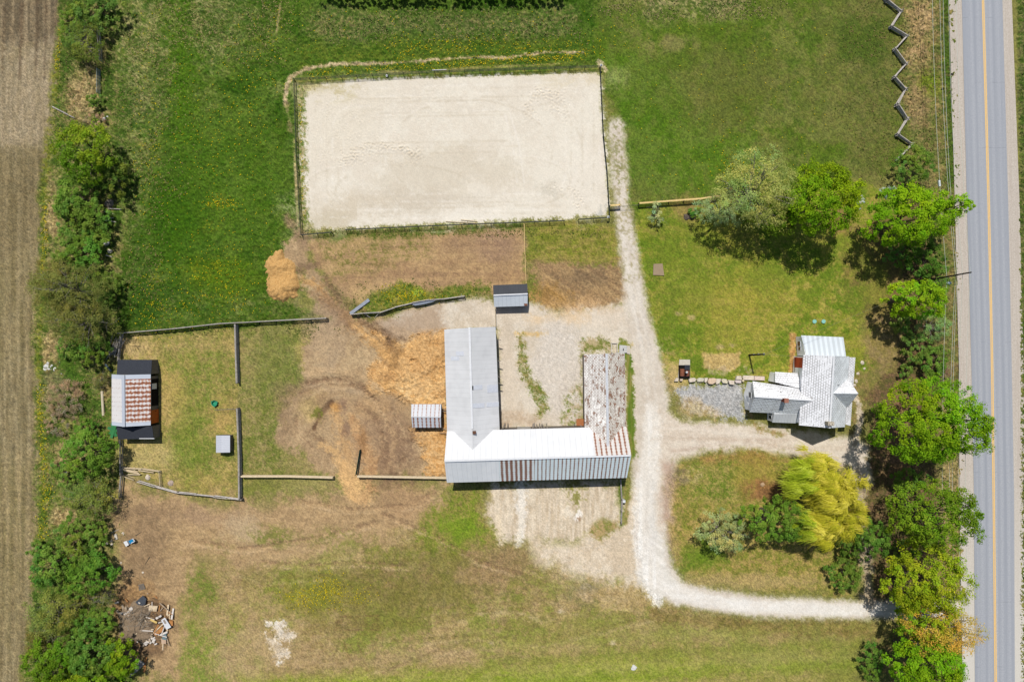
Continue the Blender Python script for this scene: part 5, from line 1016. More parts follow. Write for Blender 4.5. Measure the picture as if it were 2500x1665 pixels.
tree('green', 208, 1316, 52, 46, 5.2, "broad dark green tree west of the scrap heap", seed=22, tint=(.8, .92, .75))
tree('sparse', 128, 1405, 62, 46, 4.6, "pale twiggy half-bare tree in the lower hedgerow", seed=23, tint=(.85, .92, .7))
tree('budding', 235, 1372, 36, 24, 3.6, "bare grey branching tree above the fallen pale log", seed=24, tint=(.9, .95, .9), dens=.5)
tree('bush', 222, 1432, 44, 36, 4.0, "dark green bushy tree right beside the scrap heap", seed=25, tint=(.85, .95, .8))
shrub('budding', 110, 1462, 46, 34, 2.6, "greyish budding shrub below the half-bare tree", seed=26, tint=(.9, 1.05, .8))
tree('olive', 118, 1520, 58, 50, 5.5, "olive-green tree in the bottom left corner", seed=27, tint=(.72, .82, .6))
tree('green', 212, 1500, 56, 44, 6.0, "grey-green leafy tree between two brighter ones at the bottom of the hedgerow", seed=28)
tree('olive', 276, 1512, 38, 46, 5.0, "yellow-green bright tufted tree beside the heap of grey poles", seed=29, tint=(.92, 1.0, .5))
tree('olive', 180, 1585, 90, 44, 6.0, "wide yellowish-green tree on the bottom edge of the hedgerow", seed=30, tint=(.85, .95, .5))
for i, (x, w, lab) in enumerate(((800, 60, "first"), (905, 62, "second"), (1010, 60, "third"), (1115, 58, "fourth"), (1215, 56, "fifth"), (1275, 30, "last and smallest"))):
    shrub('dark', x, -16, w * 1.1, 13, 2.4, "dark clipped hedge shrub on the north edge, %s from the west" % lab, seed=31 + i, group="hedge shrubs along the north edge", trunk=False, tint=(.8, .85, .7))
for i, (kd, x, y, rx, ry, h, lab) in enumerate((('bush', 160, 505, 30, 34, 2.4, "low green shrub on the field side below the round olive-green tree"), ('bush', 165, 548, 32, 26, 2.6, "low green shrub on the field side beside the rounded green shrub"), ('green', 222, 545, 30, 26, 2.6, "small green shrub nearest the white slab-like rock"), ('bush', 150, 600, 34, 26, 2.4, "grey-green shrub north of the wide budding tree"), ('budding', 118, 640, 44, 34, 4.0, "dull olive bush overhanging the ploughed field's edge"), ('bush', 158, 800, 26, 24, 2.0, "small green shrub just north of the dumped white rubble"), ('bush', 160, 1230, 34, 44, 2.6, "loose green shrub north of the compact field-edge tree"), ('bush', 224, 1225, 26, 40, 2.4, "green shrub by the bare soil north-west of the toy slide"), ('bush', 160, 1360, 40, 22, 2.6, "green shrub between the compact tree and the half-bare tree"), ('bush', 168, 1440, 34, 36, 3.0, "dusky green shrub west of the bushy tree by the scrap heap"), ('budding', 90, 1480, 30, 40, 2.4, "thin brownish shrub on the field edge near the bottom corner"), ('bush', 150, 1085, 30, 30, 2.0, "low olive shrub on the field side of the fresh green tree"), ('bush', 250, 660, 30, 40, 3.0, "green shrub under the east side of the wide budding tree"))):
    shrub(kd, x, y, rx, ry, h, lab, seed=130 + i, trunk=False)
# garden trees north of the house
tree('sparse', 1742, 440, 96, 92, 9.5, "big pale half-leafed tree with grey limbs north of the lawn", seed=40, tint=(1.5, 1.5, 1.5))
tree('olive', 1775, 490, 60, 56, 6.5, "yellow-green understorey tree below the big half-leafed tree", seed=41, tint=(.95, 1.02, .8))
tree('silver', 1662, 482, 62, 46, 6.0, "silvery green tree at the end of the new plank fence", seed=42, tint=(.8, .85, .75))
tree('maple', 1886, 462, 84, 84, 10.5, "full bright green maple on the north lawn", seed=43)
shrub('silver', 1510, 494, 18, 32, 2.2, "small grey twiggy shrub in front of the new plank fence", seed=44, dens=.8)
shrub('blossom', 1974, 466, 11, 18, 2.2, "small white flowering shrub east of the bright green maple", seed=45)
shrub('blossom', 2046, 442, 26, 16, 2.0, "pale grey-white budding shrub between the two roadside maples", seed=46, tint=(.75, .75, .65), dens=.6)
shrub('bush', 2104, 378, 46, 50, 4.6, "soft mid-green shrub over the end of the zigzag fence", seed=47, tint=(1.0, 1.05, .9))
tree('bright', 2092, 502, 100, 74, 9.5, "broad bright maple reaching over the gravel shoulder", seed=48, tint=(.92, 1.0, .8))
tree('bright', 2190, 480, 36, 28, 8.5, "young yellow-green maple standing against the gravel shoulder", seed=49)
shrub('green', 2128, 588, 48, 44, 4.0, "dusky green shrub between the two northern roadside maples", seed=50, tint=(.85, .95, .85))
tree('bright', 2110, 686, 68, 48, 8.5, "smaller bright maple beside the utility pole", seed=51)
shrub('silver', 2148, 748, 44, 34, 3.2, "pale olive shrub south of the utility pole", seed=52, tint=(.7, .85, .55))
shrub('dark', 2110, 800, 36, 38, 3.4, "dark glossy green shrub nearest the lawn, south of the pole", seed=53)
shrub('dark', 2150, 828, 38, 40, 3.0, "dark leafy shrub by the shoulder just above the huge maple", seed=54, tint=(1.05, 1.15, .9))
shrub('brush', 2172, 852, 24, 28, 2.2, "grey-brown bare shrub on the verge above the huge maple", seed=55, tint=(.8, .78, .7))
tree('maple', 2140, 974, 123, 104, 14.0, "huge bright green maple overhanging the road", seed=56)
tree('olive', 2146, 1182, 108, 82, 10.5, "olive-green roadside tree south of the huge maple", seed=57, tint=(.9, 1.02, .7))
tree('lime', 2130, 1332, 100, 84, 10.0, "yellow-green roadside tree over the drive entrance", seed=58)
tree('orange', 2160, 1446, 92, 60, 9.0, "thin orange-tinged roadside tree beside the drive entrance", seed=59, dens=2.4, tint=(1.1, 1.1, 1))
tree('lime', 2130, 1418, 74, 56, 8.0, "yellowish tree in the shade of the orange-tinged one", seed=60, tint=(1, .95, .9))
tree('maple', 2128, 1524, 92, 68, 9.0, "bright green maple in the bottom right corner", seed=61, tint=(.95, 1, .9))
shrub('bush', 2004, 1520, 32, 48, 2.8, "dark green shrub south of the drive, left of the corner maple", seed=62, tint=(.8, .95, .8))
for i, (kd, x, y, rx, ry, h, lab) in enumerate((('green', 2092, 1102, 44, 30, 3.2, "green understorey shrub in the gap below the huge maple"), ('bush', 2088, 1262, 40, 26, 2.8, "shrub in the gap between the olive-green and yellow-green roadside trees"), ('bush', 2070, 585, 36, 34, 2.8, "low shrub in the shade south-west of the broad maple"), ('dark', 2078, 742, 30, 34, 2.8, "dark shrub in the shade just south of the smaller maple"), ('bush', 2098, 1382, 40, 30, 3.0, "shrub beneath the yellow-green tree at the drive entrance"), ('green', 2160, 640, 30, 40, 2.6, "narrow green shrub on the verge just north of the utility pole"), ('bush', 2086, 850, 18, 18, 1.6, "little green shrub in the stony bed above the huge maple"))):
    shrub(kd, x, y, rx, ry, h, lab, seed=160 + i, trunk=False)
# island trees
tree('silver', 1662, 1222, 62, 54, 5.5, "silver-leaved round tree on the island lawn", seed=63, tint=(.92, .96, .85))
tree('dark', 1782, 1192, 78, 56, 7.0, "deep green broad-leaved tree between the silver tree and the willow", seed=64, tint=(1.0, 1.12, .72))
tree('dark', 2002, 1232, 50, 46, 5.5, "dark bluish-green tree at the foot of the willow", seed=65, tint=(.85, .95, .7))
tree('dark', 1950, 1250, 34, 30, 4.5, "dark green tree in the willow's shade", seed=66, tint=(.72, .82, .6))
shrub('bush', 1944, 1316, 46, 44, 2.8, "loose twiggy green shrub at the island's south-east corner", seed=67, tint=(.95, .95, .85))
# the willow: hanging strands
def willow():
    rs = np.random.RandomState(3); h = 11.0; zc = 7.0
    c = np.array(O(1908, 1150, zc)); t = thing("willow", "golden weeping willow with long combed strands on the island lawn", "tree", (float(c[0]), float(c[1]), 0.0)); org = ORI[t.name]
    heads = []
    outline = [(1828, 1102, 20, 14), (1836, 1128, 22, 14), (1850, 1076, 26, 18), (1880, 1060, 34, 20), (1868, 1100, 40, 32), (1905, 1074, 30, 22), (1900, 1112, 46, 40), (1925, 1140, 44, 40), (1950, 1112, 24, 26), (1972, 1104, 14, 9), (1945, 1180, 44, 34), (1905, 1195, 54, 42), (1872, 1215, 36, 28), (1935, 1215, 36, 24), (1972, 1200, 20, 20), (1890, 1238, 24, 12)]
    V = []; Fq = []; Cq = []; cs = calb(((176, 168, 46), (116, 128, 26), (204, 192, 88)), 1.75); nseg = 3; base = 0
    for (x, y, rx, ry) in outline:
        z0 = 7.0 + 3.5 * rs.rand(); heads.append(tuple(O(x, y, z0)))
        A = rx * U / PPM * .93; Bq = ry * U / PPM * .93
        for _ in range(int(A * Bq * 3.14 * 1.9) + 4):                      # clumps of hanging strands
            a = rs.rand() * 6.283; r = math.sqrt(rs.rand()); cc = np.array(O(x + rx * r * math.cos(a), y + ry * r * math.sin(a), z0)) + np.array([0, 0, (1 - r * r) * 2.2 - 1.6 * r + rs.randn() * 1.0])
            if rs.rand() < .2: continue
            west = np.clip((1900 - (x + rx * r * math.cos(a))) / 55.0, -1, 1)
            dm = unit(np.array([-.8 - .5 * west + .9 * max(-west, 0) + .3 * math.cos(a), -.35 - .3 * math.sin(a) + .25 * max(west, 0), 0]) + rs.randn(3) * np.array([.3, .25, 0])); clump_tone = rs.rand()  # random tone shared by all strands of the clump
            for _ in range(42):
                p = cc + rs.randn(3) * np.array([.27, .27, .2]); dr = unit(dm + rs.randn(3) * np.array([.3, .3, 0])); dr[2] = 0
                ln = .8 + .9 * rs.rand(); w = .02 + .022 * rs.rand(); sd = np.array([-dr[1], dr[0], 0]) * w; tt = .55 * clump_tone + .45 * rs.rand()
                col = (cs[1] + (cs[0] - cs[1]) * tt * 2 if tt < .5 else cs[0] + (cs[2] - cs[0]) * (tt * 2 - 1)) * (.85 + .3 * rs.rand()) * (np.array([.78, 1.0, .8]) if west > .5 else 1); cv = rs.randn() * .25
                for s in range(nseg + 1):
                    u = s / nseg; q = p + dr * ln * u * .9 + np.array([0, 0, .18 * u - ln * .7 * u * u]) + sd / w * cv * u * u; k = 1 - .5 * u; V += [q + sd * k, q - sd * k]; Cq += [col, col]
                    if s: Fq.append((base + 2 * s - 2, base + 2 * s - 1, base + 2 * s + 1, base + 2 * s))
                base += 2 * (nseg + 1)
    part("crown", rawmesh("crown", np.array(V) - np.array(org), np.array(Fq), M_LEAF, col=np.array(Cq)), t)
    mb = MB(); b0 = Vector((c[0] - .5, c[1] + .3, -.2)); f = Vector((c[0], c[1], 3.2)); mb.path([b0, (b0 + f) / 2 + Vector((.2, 0, 0)), f], [.6, .5, .42], 8)
    for q in heads:
        q = Vector(q); m = f.lerp(q, .5) + Vector((0, 0, .8)); mb.path([f, m, q], [.24, .15, .05], 5)
    part("trunk", mb.mesh("trunk", M_BARK, org), t)
willow()
# ---------------------------------------------------------------- fences
M_PIPE = mat("dark_green_pipe", (58, 66, 52), (44, 48, 40), 3, .6, .3); M_PLANK = mat("new_planks", (246, 216, 150), (224, 190, 124), 2, .85, .1, stretch=(2, 2, 2))
M_PALEW = mat("weathered_rails", (240, 220, 184), (212, 190, 154), 2.5, .9, .1); M_GREYW = mat("grey_rails", (184, 178, 170), (140, 134, 126), 2.5, .95, .05); M_LOGW = mat("pale_split_rails", (220, 212, 204), (166, 158, 150), 3, .95, .05)
M_WIREF = mat("wire_mesh", (130, 126, 112), (108, 104, 92), 3, .7, .3); M_GATE = mat("galvanised_gate", (120, 142, 146), (92, 112, 118), 3, .5, .4); M_GGATE = mat("green_gate", (44, 92, 70), (34, 74, 58), 3, .6, .3)
def fence(name, label, cat, pts, mpost, mrail, hts, sp=3.0, pw=.1, rw=.07, rh=.13, top=1.3, group=None, round_=False, cap=0.0, posts=True, bow=0.0, jit=0.0, ends=True):
    """pts: world ground points; rails at the given heights, posts every sp metres; every post and every rail length its own part"""
    rs = np.random.RandomState(len(pts) * 7 + int(abs(pts[0][0]) * 10)); c = pts[len(pts) // 2]
    t = thing(name, label, cat, (c[0], c[1], 0.0), group); pm = None
    for i, (a, b) in enumerate(zip(pts[:-1], pts[1:])):
        a = Vector((a[0], a[1], 0)); b = Vector((b[0], b[1], 0)); Ld = (b - a).length; n = max(1, round(Ld / sp))
        for k in range(n):
            p, q = a.lerp(b, k / n), a.lerp(b, (k + 1) / n); d = (q - p).normalized(); nv = Vector((-d.y, d.x, 0))
            if posts:
                mb = MB(); lean = Vector(tuple(rs.randn(2) * jit)) if jit else Vector((0, 0))
                tp = (p.x + lean.x, p.y + lean.y, top)
                (mb.tube((p.x, p.y, -.3), tp, pw / 2, pw / 2.3, 7) if round_ else mb.beam((p.x, p.y, -.3), tp, pw, pw)).part("post", mpost, t)
            for j, hz in enumerate(hts):
                o = nv * (rs.randn() * jit * .6); z0, z1 = hz + rs.randn() * jit * .4, hz + rs.randn() * jit * .4
                mb = MB()
                if round_: mb.tube((p.x + o.x, p.y + o.y, z0), (q.x + o.x, q.y + o.y, z1), rw / 2 * (1 + rs.rand() * .3), rw / 2, 6)
                else: mb.beam((p.x + o.x + nv.x * pw * .6, p.y + o.y + nv.y * pw * .6, z0), (q.x + o.x + nv.x * pw * .6, q.y + o.y + nv.y * pw * .6, z1), rw, rh)
                mb.part("rail", mrail, t)
            if cap: MB().beam((p.x, p.y, top + .03), (q.x, q.y, top + .03), cap, .05).part("top_board", mrail, t)
    if posts and ends: p = pts[-1]; MB().beam((p[0], p[1], -.3), (p[0], p[1], top), pw, pw).part("post", mpost, t)
    return t
def pz(z, *pp): return [P(x, y, z)[:2] + (0,) for x, y in pp]
AR_ = dict(mpost=M_PIPE, mrail=M_PIPE, hts=(.5, .9, 1.3), sp=2.65, pw=.11, rw=.07, rh=.07, top=1.4, round_=True)
arN = pz(1.35, (716, 192), (1060, 173), (1466, 160)); arW = pz(1.35, (716, 192), (722, 380), (733, 573)); arE = pz(1.35, (1466, 160), (1474, 330), (1483, 420), (1489, 527))
fence("arena_fence", "dark pipe rail fence along the north side of the sand riding arena", "fence", arN, **AR_)
fence("arena_fence", "dark pipe rail fence along the west side of the sand riding arena", "fence", [lerp3(arW[0], arW[1], .015), arW[1], arW[2]], ends=False, **AR_)
fence("arena_fence", "dark pipe rail fence along the east side of the sand riding arena", "fence", [lerp3(arE[0], arE[1], .02)] + arE[1:], ends=False, **AR_)
fence("arena_fence", "short dark pipe fence at the arena's south-west corner", "fence", pz(1.35, (733, 573), (808, 566)), **AR_)
fence("arena_fence", "long dark pipe fence along the south side of the sand riding arena", "fence", pz(1.35, (842, 560), (1090, 549), (1378, 538)), **AR_)
fence("arena_fence", "short dark pipe fence panel east of the arena's southern gap", "fence", pz(1.35, (1413, 535), (1489, 530)), **AR_)
NP = dict(mpost=M_PIPE, mrail=M_PLANK, hts=(.4, .8, 1.15), pw=.14, rw=.05, rh=.15, top=1.35, cap=.26)
fence("plank_fence", "short new yellow plank fence panel west of the drive gate", "fence", pz(1.3, (1490, 502), (1514, 500.5)), sp=2.0, **NP)
fence("plank_fence", "new yellow plank fence running east from the drive to the silvery tree", "fence", pz(1.3, (1561, 496.5), (1710, 485.5), (1760, 478)), sp=2.5, **NP)
t = thing("wire_gate", "thin open wire gate between the two new plank fences across the drive", "gate", P(1537, 505)); mb = MB()
for z in (.3, .7, 1.1): mb.tube(P(1515, 503, z), P(1559, 500, z), .015, .015, 4)
sub("wire", mb, M_WIREF, t); mb = MB(); mb.tube(P(1515, 504, -.1), P(1515, 504, 1.2), .03).tube(P(1559, 501, -.1), P(1559, 501, 1.2), .03).tube(P(1515, 504, 1.2), P(1559, 501, 1.2), .02); sub("frame", mb, M_WIREF, t)
SR = dict(mpost=M_BOARD, mrail=M_PALEW, hts=(.45, .9), pw=.14, rw=.06, rh=.14, top=1.2, cap=.28, sp=2.75)
fence("rail_fence", "weathered plank fence from the west paddock to the track's west edge", "fence", pz(1.2, (588, 1163), (700, 1163), (812, 1166)), **SR)
fence("rail_fence", "weathered plank fence from the green gate to the barn's south-west corner", "fence", pz(1.2, (872, 1163), (980, 1165), (1090, 1167)), **SR)
GB = dict(mpost=M_BOARD, mrail=M_GREYW, hts=(.3, .62, .94, 1.2), pw=.14, rw=.05, rh=.13, top=1.3, cap=.13, sp=3.0, jit=.03)
fence("board_fence", "grey board fence between the green north meadow and the west paddocks", "fence", pz(1.3, (286, 814), (420, 803), (540, 790), (796, 777)), **GB)
GP = dict(mpost=M_BOARD, mrail=M_GREYW, hts=(.3, .6, .9, 1.2), pw=.2, rw=.08, rh=.13, top=1.3, cap=.2, sp=3.2, jit=.02)
fence("board_fence", "thick grey capped divider fence in the upper west paddock", "fence", pz(1.3, (573, 792), (577, 935)), **GP)
fence("board_fence", "thick grey capped divider fence beside the tiny white hut", "fence", pz(1.3, (578, 998), (582, 1110), (583, 1218)), **GP)
fence("wire_fence", "short see-through wire fence north of the tiny white hut", "fence", pz(1.2, (523, 1001), (576, 999)), M_WIREF, M_WIREF, (.3, .6, .9, 1.15), sp=2.0, pw=.05, rw=.03, rh=.03, top=1.2, round_=True)
OL = dict(mpost=M_BOARD, mrail=M_LOGW, hts=(.4, .75, 1.1), pw=.14, rw=.14, rh=.12, top=1.2, sp=3.2, jit=.07, round_=True)
fence("pole_fence", "sagging pale pole fence along the south edge of the west paddock", "fence", pz(1.1, (335, 1175), (378, 1188), (430, 1203), (520, 1212), (589, 1220)), **OL)
fence("pole_fence", "old grey pole fence at the stable's south-west, under the green tree", "fence", pz(1.1, (292, 1075), (293, 1120), (294, 1160), (289, 1215)), **dict(OL, mrail=M_GREYW))
fence("pole_fence", "grey pole fence at the paddock's north-west corner beside the pole pile", "fence", pz(1.1, (296, 812), (290, 850), (287, 880)), **dict(OL, mrail=M_GREYW))
fence("pen_fence", "small wire pen corner with pale poles in the south-west paddock", "fence", pz(1.1, (300, 1143), (345, 1146), (386, 1152), (389, 1188)), M_GREYW, M_PALEW, (.3, .6, .9), sp=2.2, pw=.1, rw=.08, rh=.08, top=1.1, round_=True, jit=.03)
q = crop(850, 710, 7.85)
cp = [q(40, 455, 1.2), q(290, 430, 1.2), q(600, 415, 1.2), q(890, 315, 1.2), q(1230, 235, 1.2), q(1560, 175, 1.2), q(1840, 152, 1.2), q(2230, 98, 1.2)]
fence("wattle_fence", "curved old pale pole fence bowing above the trampled yard", "fence", [(a, b, 0) for a, b, _ in cp], M_BOARD, M_LOGW, (.3, .6, .9, 1.2), sp=3.0, pw=.13, rw=.13, rh=.12, top=1.25, round_=True, jit=.05)
mb = MB(); r_ = np.random.RandomState(2); a, b = q(1200, 262, .2), q(1690, 200, .2)
poly = [q(1215, 262)[:2], q(1300, 292)[:2], q(1480, 262)[:2], q(1620, 225)[:2], q(1690, 196)[:2], q(1600, 178)[:2], q(1400, 218)[:2]]; mb.prism(poly, .75, .95)
mb.thing("tarpaulin", mat("grey_blue_tarp", (140, 150, 166), (96, 104, 120), 4, .6, .3, stretch=(1, 6, 1)), "crumpled blue-grey tarpaulin hanging on the curved pole fence", "tarpaulin")
mb = MB(); mb.beam(q(40, 440, .25), q(400, 170, .25), .55, .06); mb.thing("loose_panel", mat("grey_panel", (166, 172, 186), (132, 146, 150), 2, .7, .2), "long grey metal panel lying beyond the west end of the curved fence", "panel")
for (x0, y0), (x1, y1), lab in (((290, 425), (440, 525), "thin fallen pole leaning south off the curved fence, western one"), ((595, 425), (510, 515), "thin fallen pole leaning south off the curved fence, eastern one"), ((2170, 65), (2190, 160), "short crossed stake at the east tip of the curved fence")):
    MB().tube(q(x0, y0, .9), q(x1, y1, .05), .05, .04, 5).thing("fallen_pole", M_LOGW, lab, "pole")
fence("single_rail", "thin yellow rail line dividing the brown strip south of the arena", "fence", pz(1.1, (1279, 547), (1281, 620), (1284, 692)), M_PLANK, M_PLANK, (1.05,), sp=3.5, pw=.09, rw=.09, rh=.1, top=1.1)
fence("single_rail", "thin pale rail line from the charcoal-roofed shed to the barn", "fence", pz(1.1, (1208, 751), (1209, 797)), M_PALEW, M_PALEW, (.6, 1.05), sp=3.2, pw=.09, rw=.08, rh=.1, top=1.1)
fence("rail_fence", "dark old rail fence south of the barn beside the lime drive", "fence", pz(1.2, (1516, 1170), (1519, 1220), (1517.5, 1278)), M_BOARD, M_GREYW, (.35, .7, 1.1), sp=2.4, pw=.18, rw=.15, rh=.14, top=1.25, round_=True, jit=.05)
q2 = crop(1480, 1150, 10.45); c_ = q2(425, 725, 0); mb = MB(); mb.box((c_[0], c_[1], .68), (.36, .36, 1.36)); mb.box((c_[0], c_[1], 1.38), (.44, .44, .06)).thing("gate_pillar", M_FRAME, "square white pillar standing among the old rails south of the barn", "pillar")
# green gate, farm gate, hedgerow rails
def bargate(name, label, a, b, m, bars=6, h=1.25):
    a = Vector((a[0], a[1], 0)); b = Vector((b[0], b[1], 0)); t = thing(name, label, "gate", tuple((a + b) / 2))
    for k in range(bars): z = .2 + (h - .2) * k / (bars - 1); MB().tube((a.x, a.y, z), (b.x, b.y, z), .035, .035, 6).part("bar", m, t)
    for u in (0, .5, 1): p = a.lerp(b, u); MB().tube((p.x, p.y, -.1 if u != .5 else .2), (p.x, p.y, h + .05), .045, .045, 6).part("upright", m, t)
    return t
bargate("gate", "open dark green gate standing across the orange track", P(868, 1160, 1.2), P(878, 1099, 1.2), M_GGATE, 7)
bargate("gate", "galvanised bar gate in the hedgerow above the small round shrub", P(236, 167, 1.2), P(236, 226, 1.2), M_GATE, 6)
fence("pole_fence", "old grey rail fence in the hedgerow north of the galvanised gate", "fence", pz(1.1, (238, 72), (241, 118), (242, 146)), M_GREYW, M_GREYW, (.4, .8, 1.15), sp=2.6, pw=.12, rw=.11, rh=.1, top=1.2, round_=True, jit=.05)
# the zigzag split rail fence
zz = [crop(1950, 0, 3.136)(x, y, 1.25) for x, y in ((655, -60), (685, -8), (795, 78), (724, 196), (840, 268), (752, 368), (836, 482), (748, 585), (832, 678), (768, 795), (846, 905), (772, 1024), (880, 1098), (775, 1210))]
t = thing("zigzag_fence", "silver-grey zigzag split rail fence at the top right beside the road verge", "fence", (zz[6][0], zz[6][1], 0)); r_ = np.random.RandomState(4)
for i, (a, b) in enumerate(zip(zz[:-1], zz[1:])):
    a = Vector((a[0], a[1], 0)); b = Vector((b[0], b[1], 0)); d = (b - a).normalized(); nv = Vector((-d.y, d.x, 0))
    for k in range(5):
        z = .12 + k * .2 + (i % 2) * .1; o = nv * (r_.randn() * .05); p = a - d * .3 + o; e = b + d * .3 + nv * (r_.randn() * .05)
        MB().tube((p.x, p.y, z + r_.randn() * .02), (e.x, e.y, z + r_.randn() * .02), .07 + r_.rand() * .03, .06, 6).part("rail", M_LOGW, t)
    for s in (-.16, .16): p = b + Vector((s, s * .4, 0)); MB().tube((p.x, p.y, -.2), (p.x - s * .5, p.y, 1.5), .06, .05, 5).part("stake", M_GREYW, t)
# ---------------------------------------------------------------- poles and wires along the road
M_POLE = mat("dark_pole", (70, 62, 54), (50, 44, 40), 6, .9, .1); M_WIRE = mat("overhead_wire", (226, 232, 216), (206, 214, 196), 2, .5, .3)
up0 = Vector(P(2262, 685, 0)); k_ = up0.x; upole = thing("utility_pole", "tall dark utility pole leaning out over the shoulder by the smaller bright maple", "utility pole", tuple(up0))
pole_top = Vector(P(2371, 665, 11.2))
mb = MB(); mb.tube((up0.x, up0.y, -.4), pole_top, .17, .11, 10); sub("pole", mb, M_POLE, upole)
ax = (pole_top - Vector((up0.x, up0.y, 0)))
def onpole(z): return Vector((up0.x, up0.y, 0)) + ax * (z / ax.z)
p = onpole(5.6); mb = MB(); mb.beam(p + Vector((0, .05, 0)), p + Vector((.3, -1.0, .25)), .05, .05); arm = sub("lamp_arm", mb, M_GATE, upole)
mb = MB(); e = p + Vector((.3, -1.05, .2)); mb.tube(e, e - Vector((0, 0, .28)), .2, .3, 12); mb.tube(e, e + Vector((0, 0, .12)), .12, .1, 10); part("lamp_head", mb.mesh("lamp_head", mat("pale_blue_lamp", (206, 224, 232), (190, 210, 220), 3, .4, .4), ORI[upole.name]), arm)
for z in (5.2, 7.4, 9.1, 11.0):
    p = onpole(z); mb = MB(); mb.tube(p - Vector((.12, 0, 0)), p + Vector((.12, .02, .06)), .05, .05, 8); sub("insulator", mb, M_FRAME, upole)
def wire(z, dx, x_n, x_s, label, sagm=1.1):
    a = Vector(((x_n) / PPM, (832.5 + 130) / PPM, z)); m = onpole(z) + Vector((dx, 0, 0)); b = Vector((x_s / PPM, (832.5 - 1500) / PPM, z)); mb = MB()
    for p, q in ((a, m), (m, b)):
        n = 22; pr = None
        for k in range(n + 1):
            u = k / n; c = p.lerp(q, u); c.z -= sagm * 4 * u * (1 - u)
            if pr is not None: mb.tube(pr, c, .024, .024, 4, False)
            pr = c
    o = mb.thing("overhead_wire", M_WIRE, label, "wire", "overhead wires on the utility pole")
wire(5.2, .1, 980, 1012, "lowest overhead wire, farthest from the road, running over the verge", 1.0)
wire(7.4, .08, 978, 1008, "overhead wire second from the house side, close beside its twin"); wire(7.7, .16, 984, 1014, "overhead wire close beside its twin, nearer the road of the two")
wire(9.1, .1, 984, 1016, "overhead wire second from the road, above the shoulder's grass edge"); wire(11.0, .02, 984, 1014, "topmost overhead wire, nearest the road, crossing the gravel shoulder")
p = Vector(P(2293, 448, 4.6)); mb = MB(); mb.box(p, (.3, 1.0, .3), .1).box(p + Vector((0, 0, .2)), (.06, .5, .16)).thing("cable_box", mat("white_splice_box", (232, 240, 240), (210, 222, 224), 3), "small white splice box hanging on the lowest wire above the broad maple", "cable box")
sp0 = Vector(P(1829, 916 - 49, 0)); spole = thing("service_pole", "dark service pole with its sharp shadow on the lawn north of the stone wall", "pole", tuple(sp0)); tp = Vector(P(1866, 865, 7.2)); d_ = tp - sp0
mb = MB(); mb.tube(sp0 - Vector((0, 0, .3)), tp, .17, .12, 10); sub("pole", mb, M_POLE, spole)
mb = MB(); mb.tube(sp0 + d_ * .2 + Vector((.02, .12, 0)), tp + Vector((0, .12, 0)), .045, .045, 6); sub("conduit", mb, M_GATE, spole)
for u in (.3, .62, .95): mb = MB(); mb.box(sp0 + d_ * u + Vector((.05, .02, .02)), (.24, .34, .14)); sub("bracket", mb, M_FRAME, spole)
mb = MB(); pr = None; a = tp; b = Vector(F(1640, 360, 4.6))
for k in range(15):
    u = k / 14; c = a.lerp(b, u); c.z -= .5 * 4 * u * (1 - u)
    if pr is not None: mb.tube(pr, c, .018, .018, 4, False)
    pr = c
mb.thing("service_wire", M_WIREF, "thin wire from the service pole to the farmhouse", "wire")
mb = MB(); pr = None; a = tp; b = onpole(7.0)
for k in range(25):
    u = k / 24; c = a.lerp(b, u); c.z -= 1.0 * 4 * u * (1 - u)
    if pr is not None: mb.tube(pr, c, .016, .016, 4, False)
    pr = c
mb.thing("service_wire", M_WIREF, "long thin wire crossing the east lawn between the two poles", "wire")
# ---------------------------------------------------------------- small things
def blob_rock(name, x, y, r, h, label, m, cat="boulder", group=None, seed=0, sq=1.0):
    """a faceted field stone at photo pixel (x, y), r metres across half"""
    rs = np.random.RandomState(seed + int(x)); c = P(x, y, 0); n = 10; vs = []; rows = 4
    for j in range(rows):
        ph = j / (rows - 1) * 1.45; rr = r * math.cos(ph * .92); z = h * math.sin(ph)
        for k in range(n):
            a = 6.283 * k / n; q = rr * (1 + .16 * rs.randn() * (1 if j < 3 else .3)); vs.append((c[0] + q * math.cos(a), c[1] + q * sq * math.sin(a), z - .06 + .03 * rs.randn() * (j > 0)))
    fs = [tuple(range(n - 1, -1, -1)), tuple(range((rows - 1) * n, rows * n))] + [(j * n + k, j * n + (k + 1) % n, (j + 1) * n + (k + 1) % n, (j + 1) * n + k) for j in range(rows - 1) for k in range(n)]
    mb = MB(); mb._add(vs, fs); return mb.thing(name, m, label, cat, group)
M_STONE = mat("limestone", (236, 224, 206), (206, 188, 166), 2.5, .95, .1, bump=.5); M_STONE2 = mat("grey_boulder", (150, 138, 124), (118, 108, 98), 4, .95, .1); M_STONE3 = mat("white_block", (234, 234, 230), (206, 206, 200), 4, .9, .1)
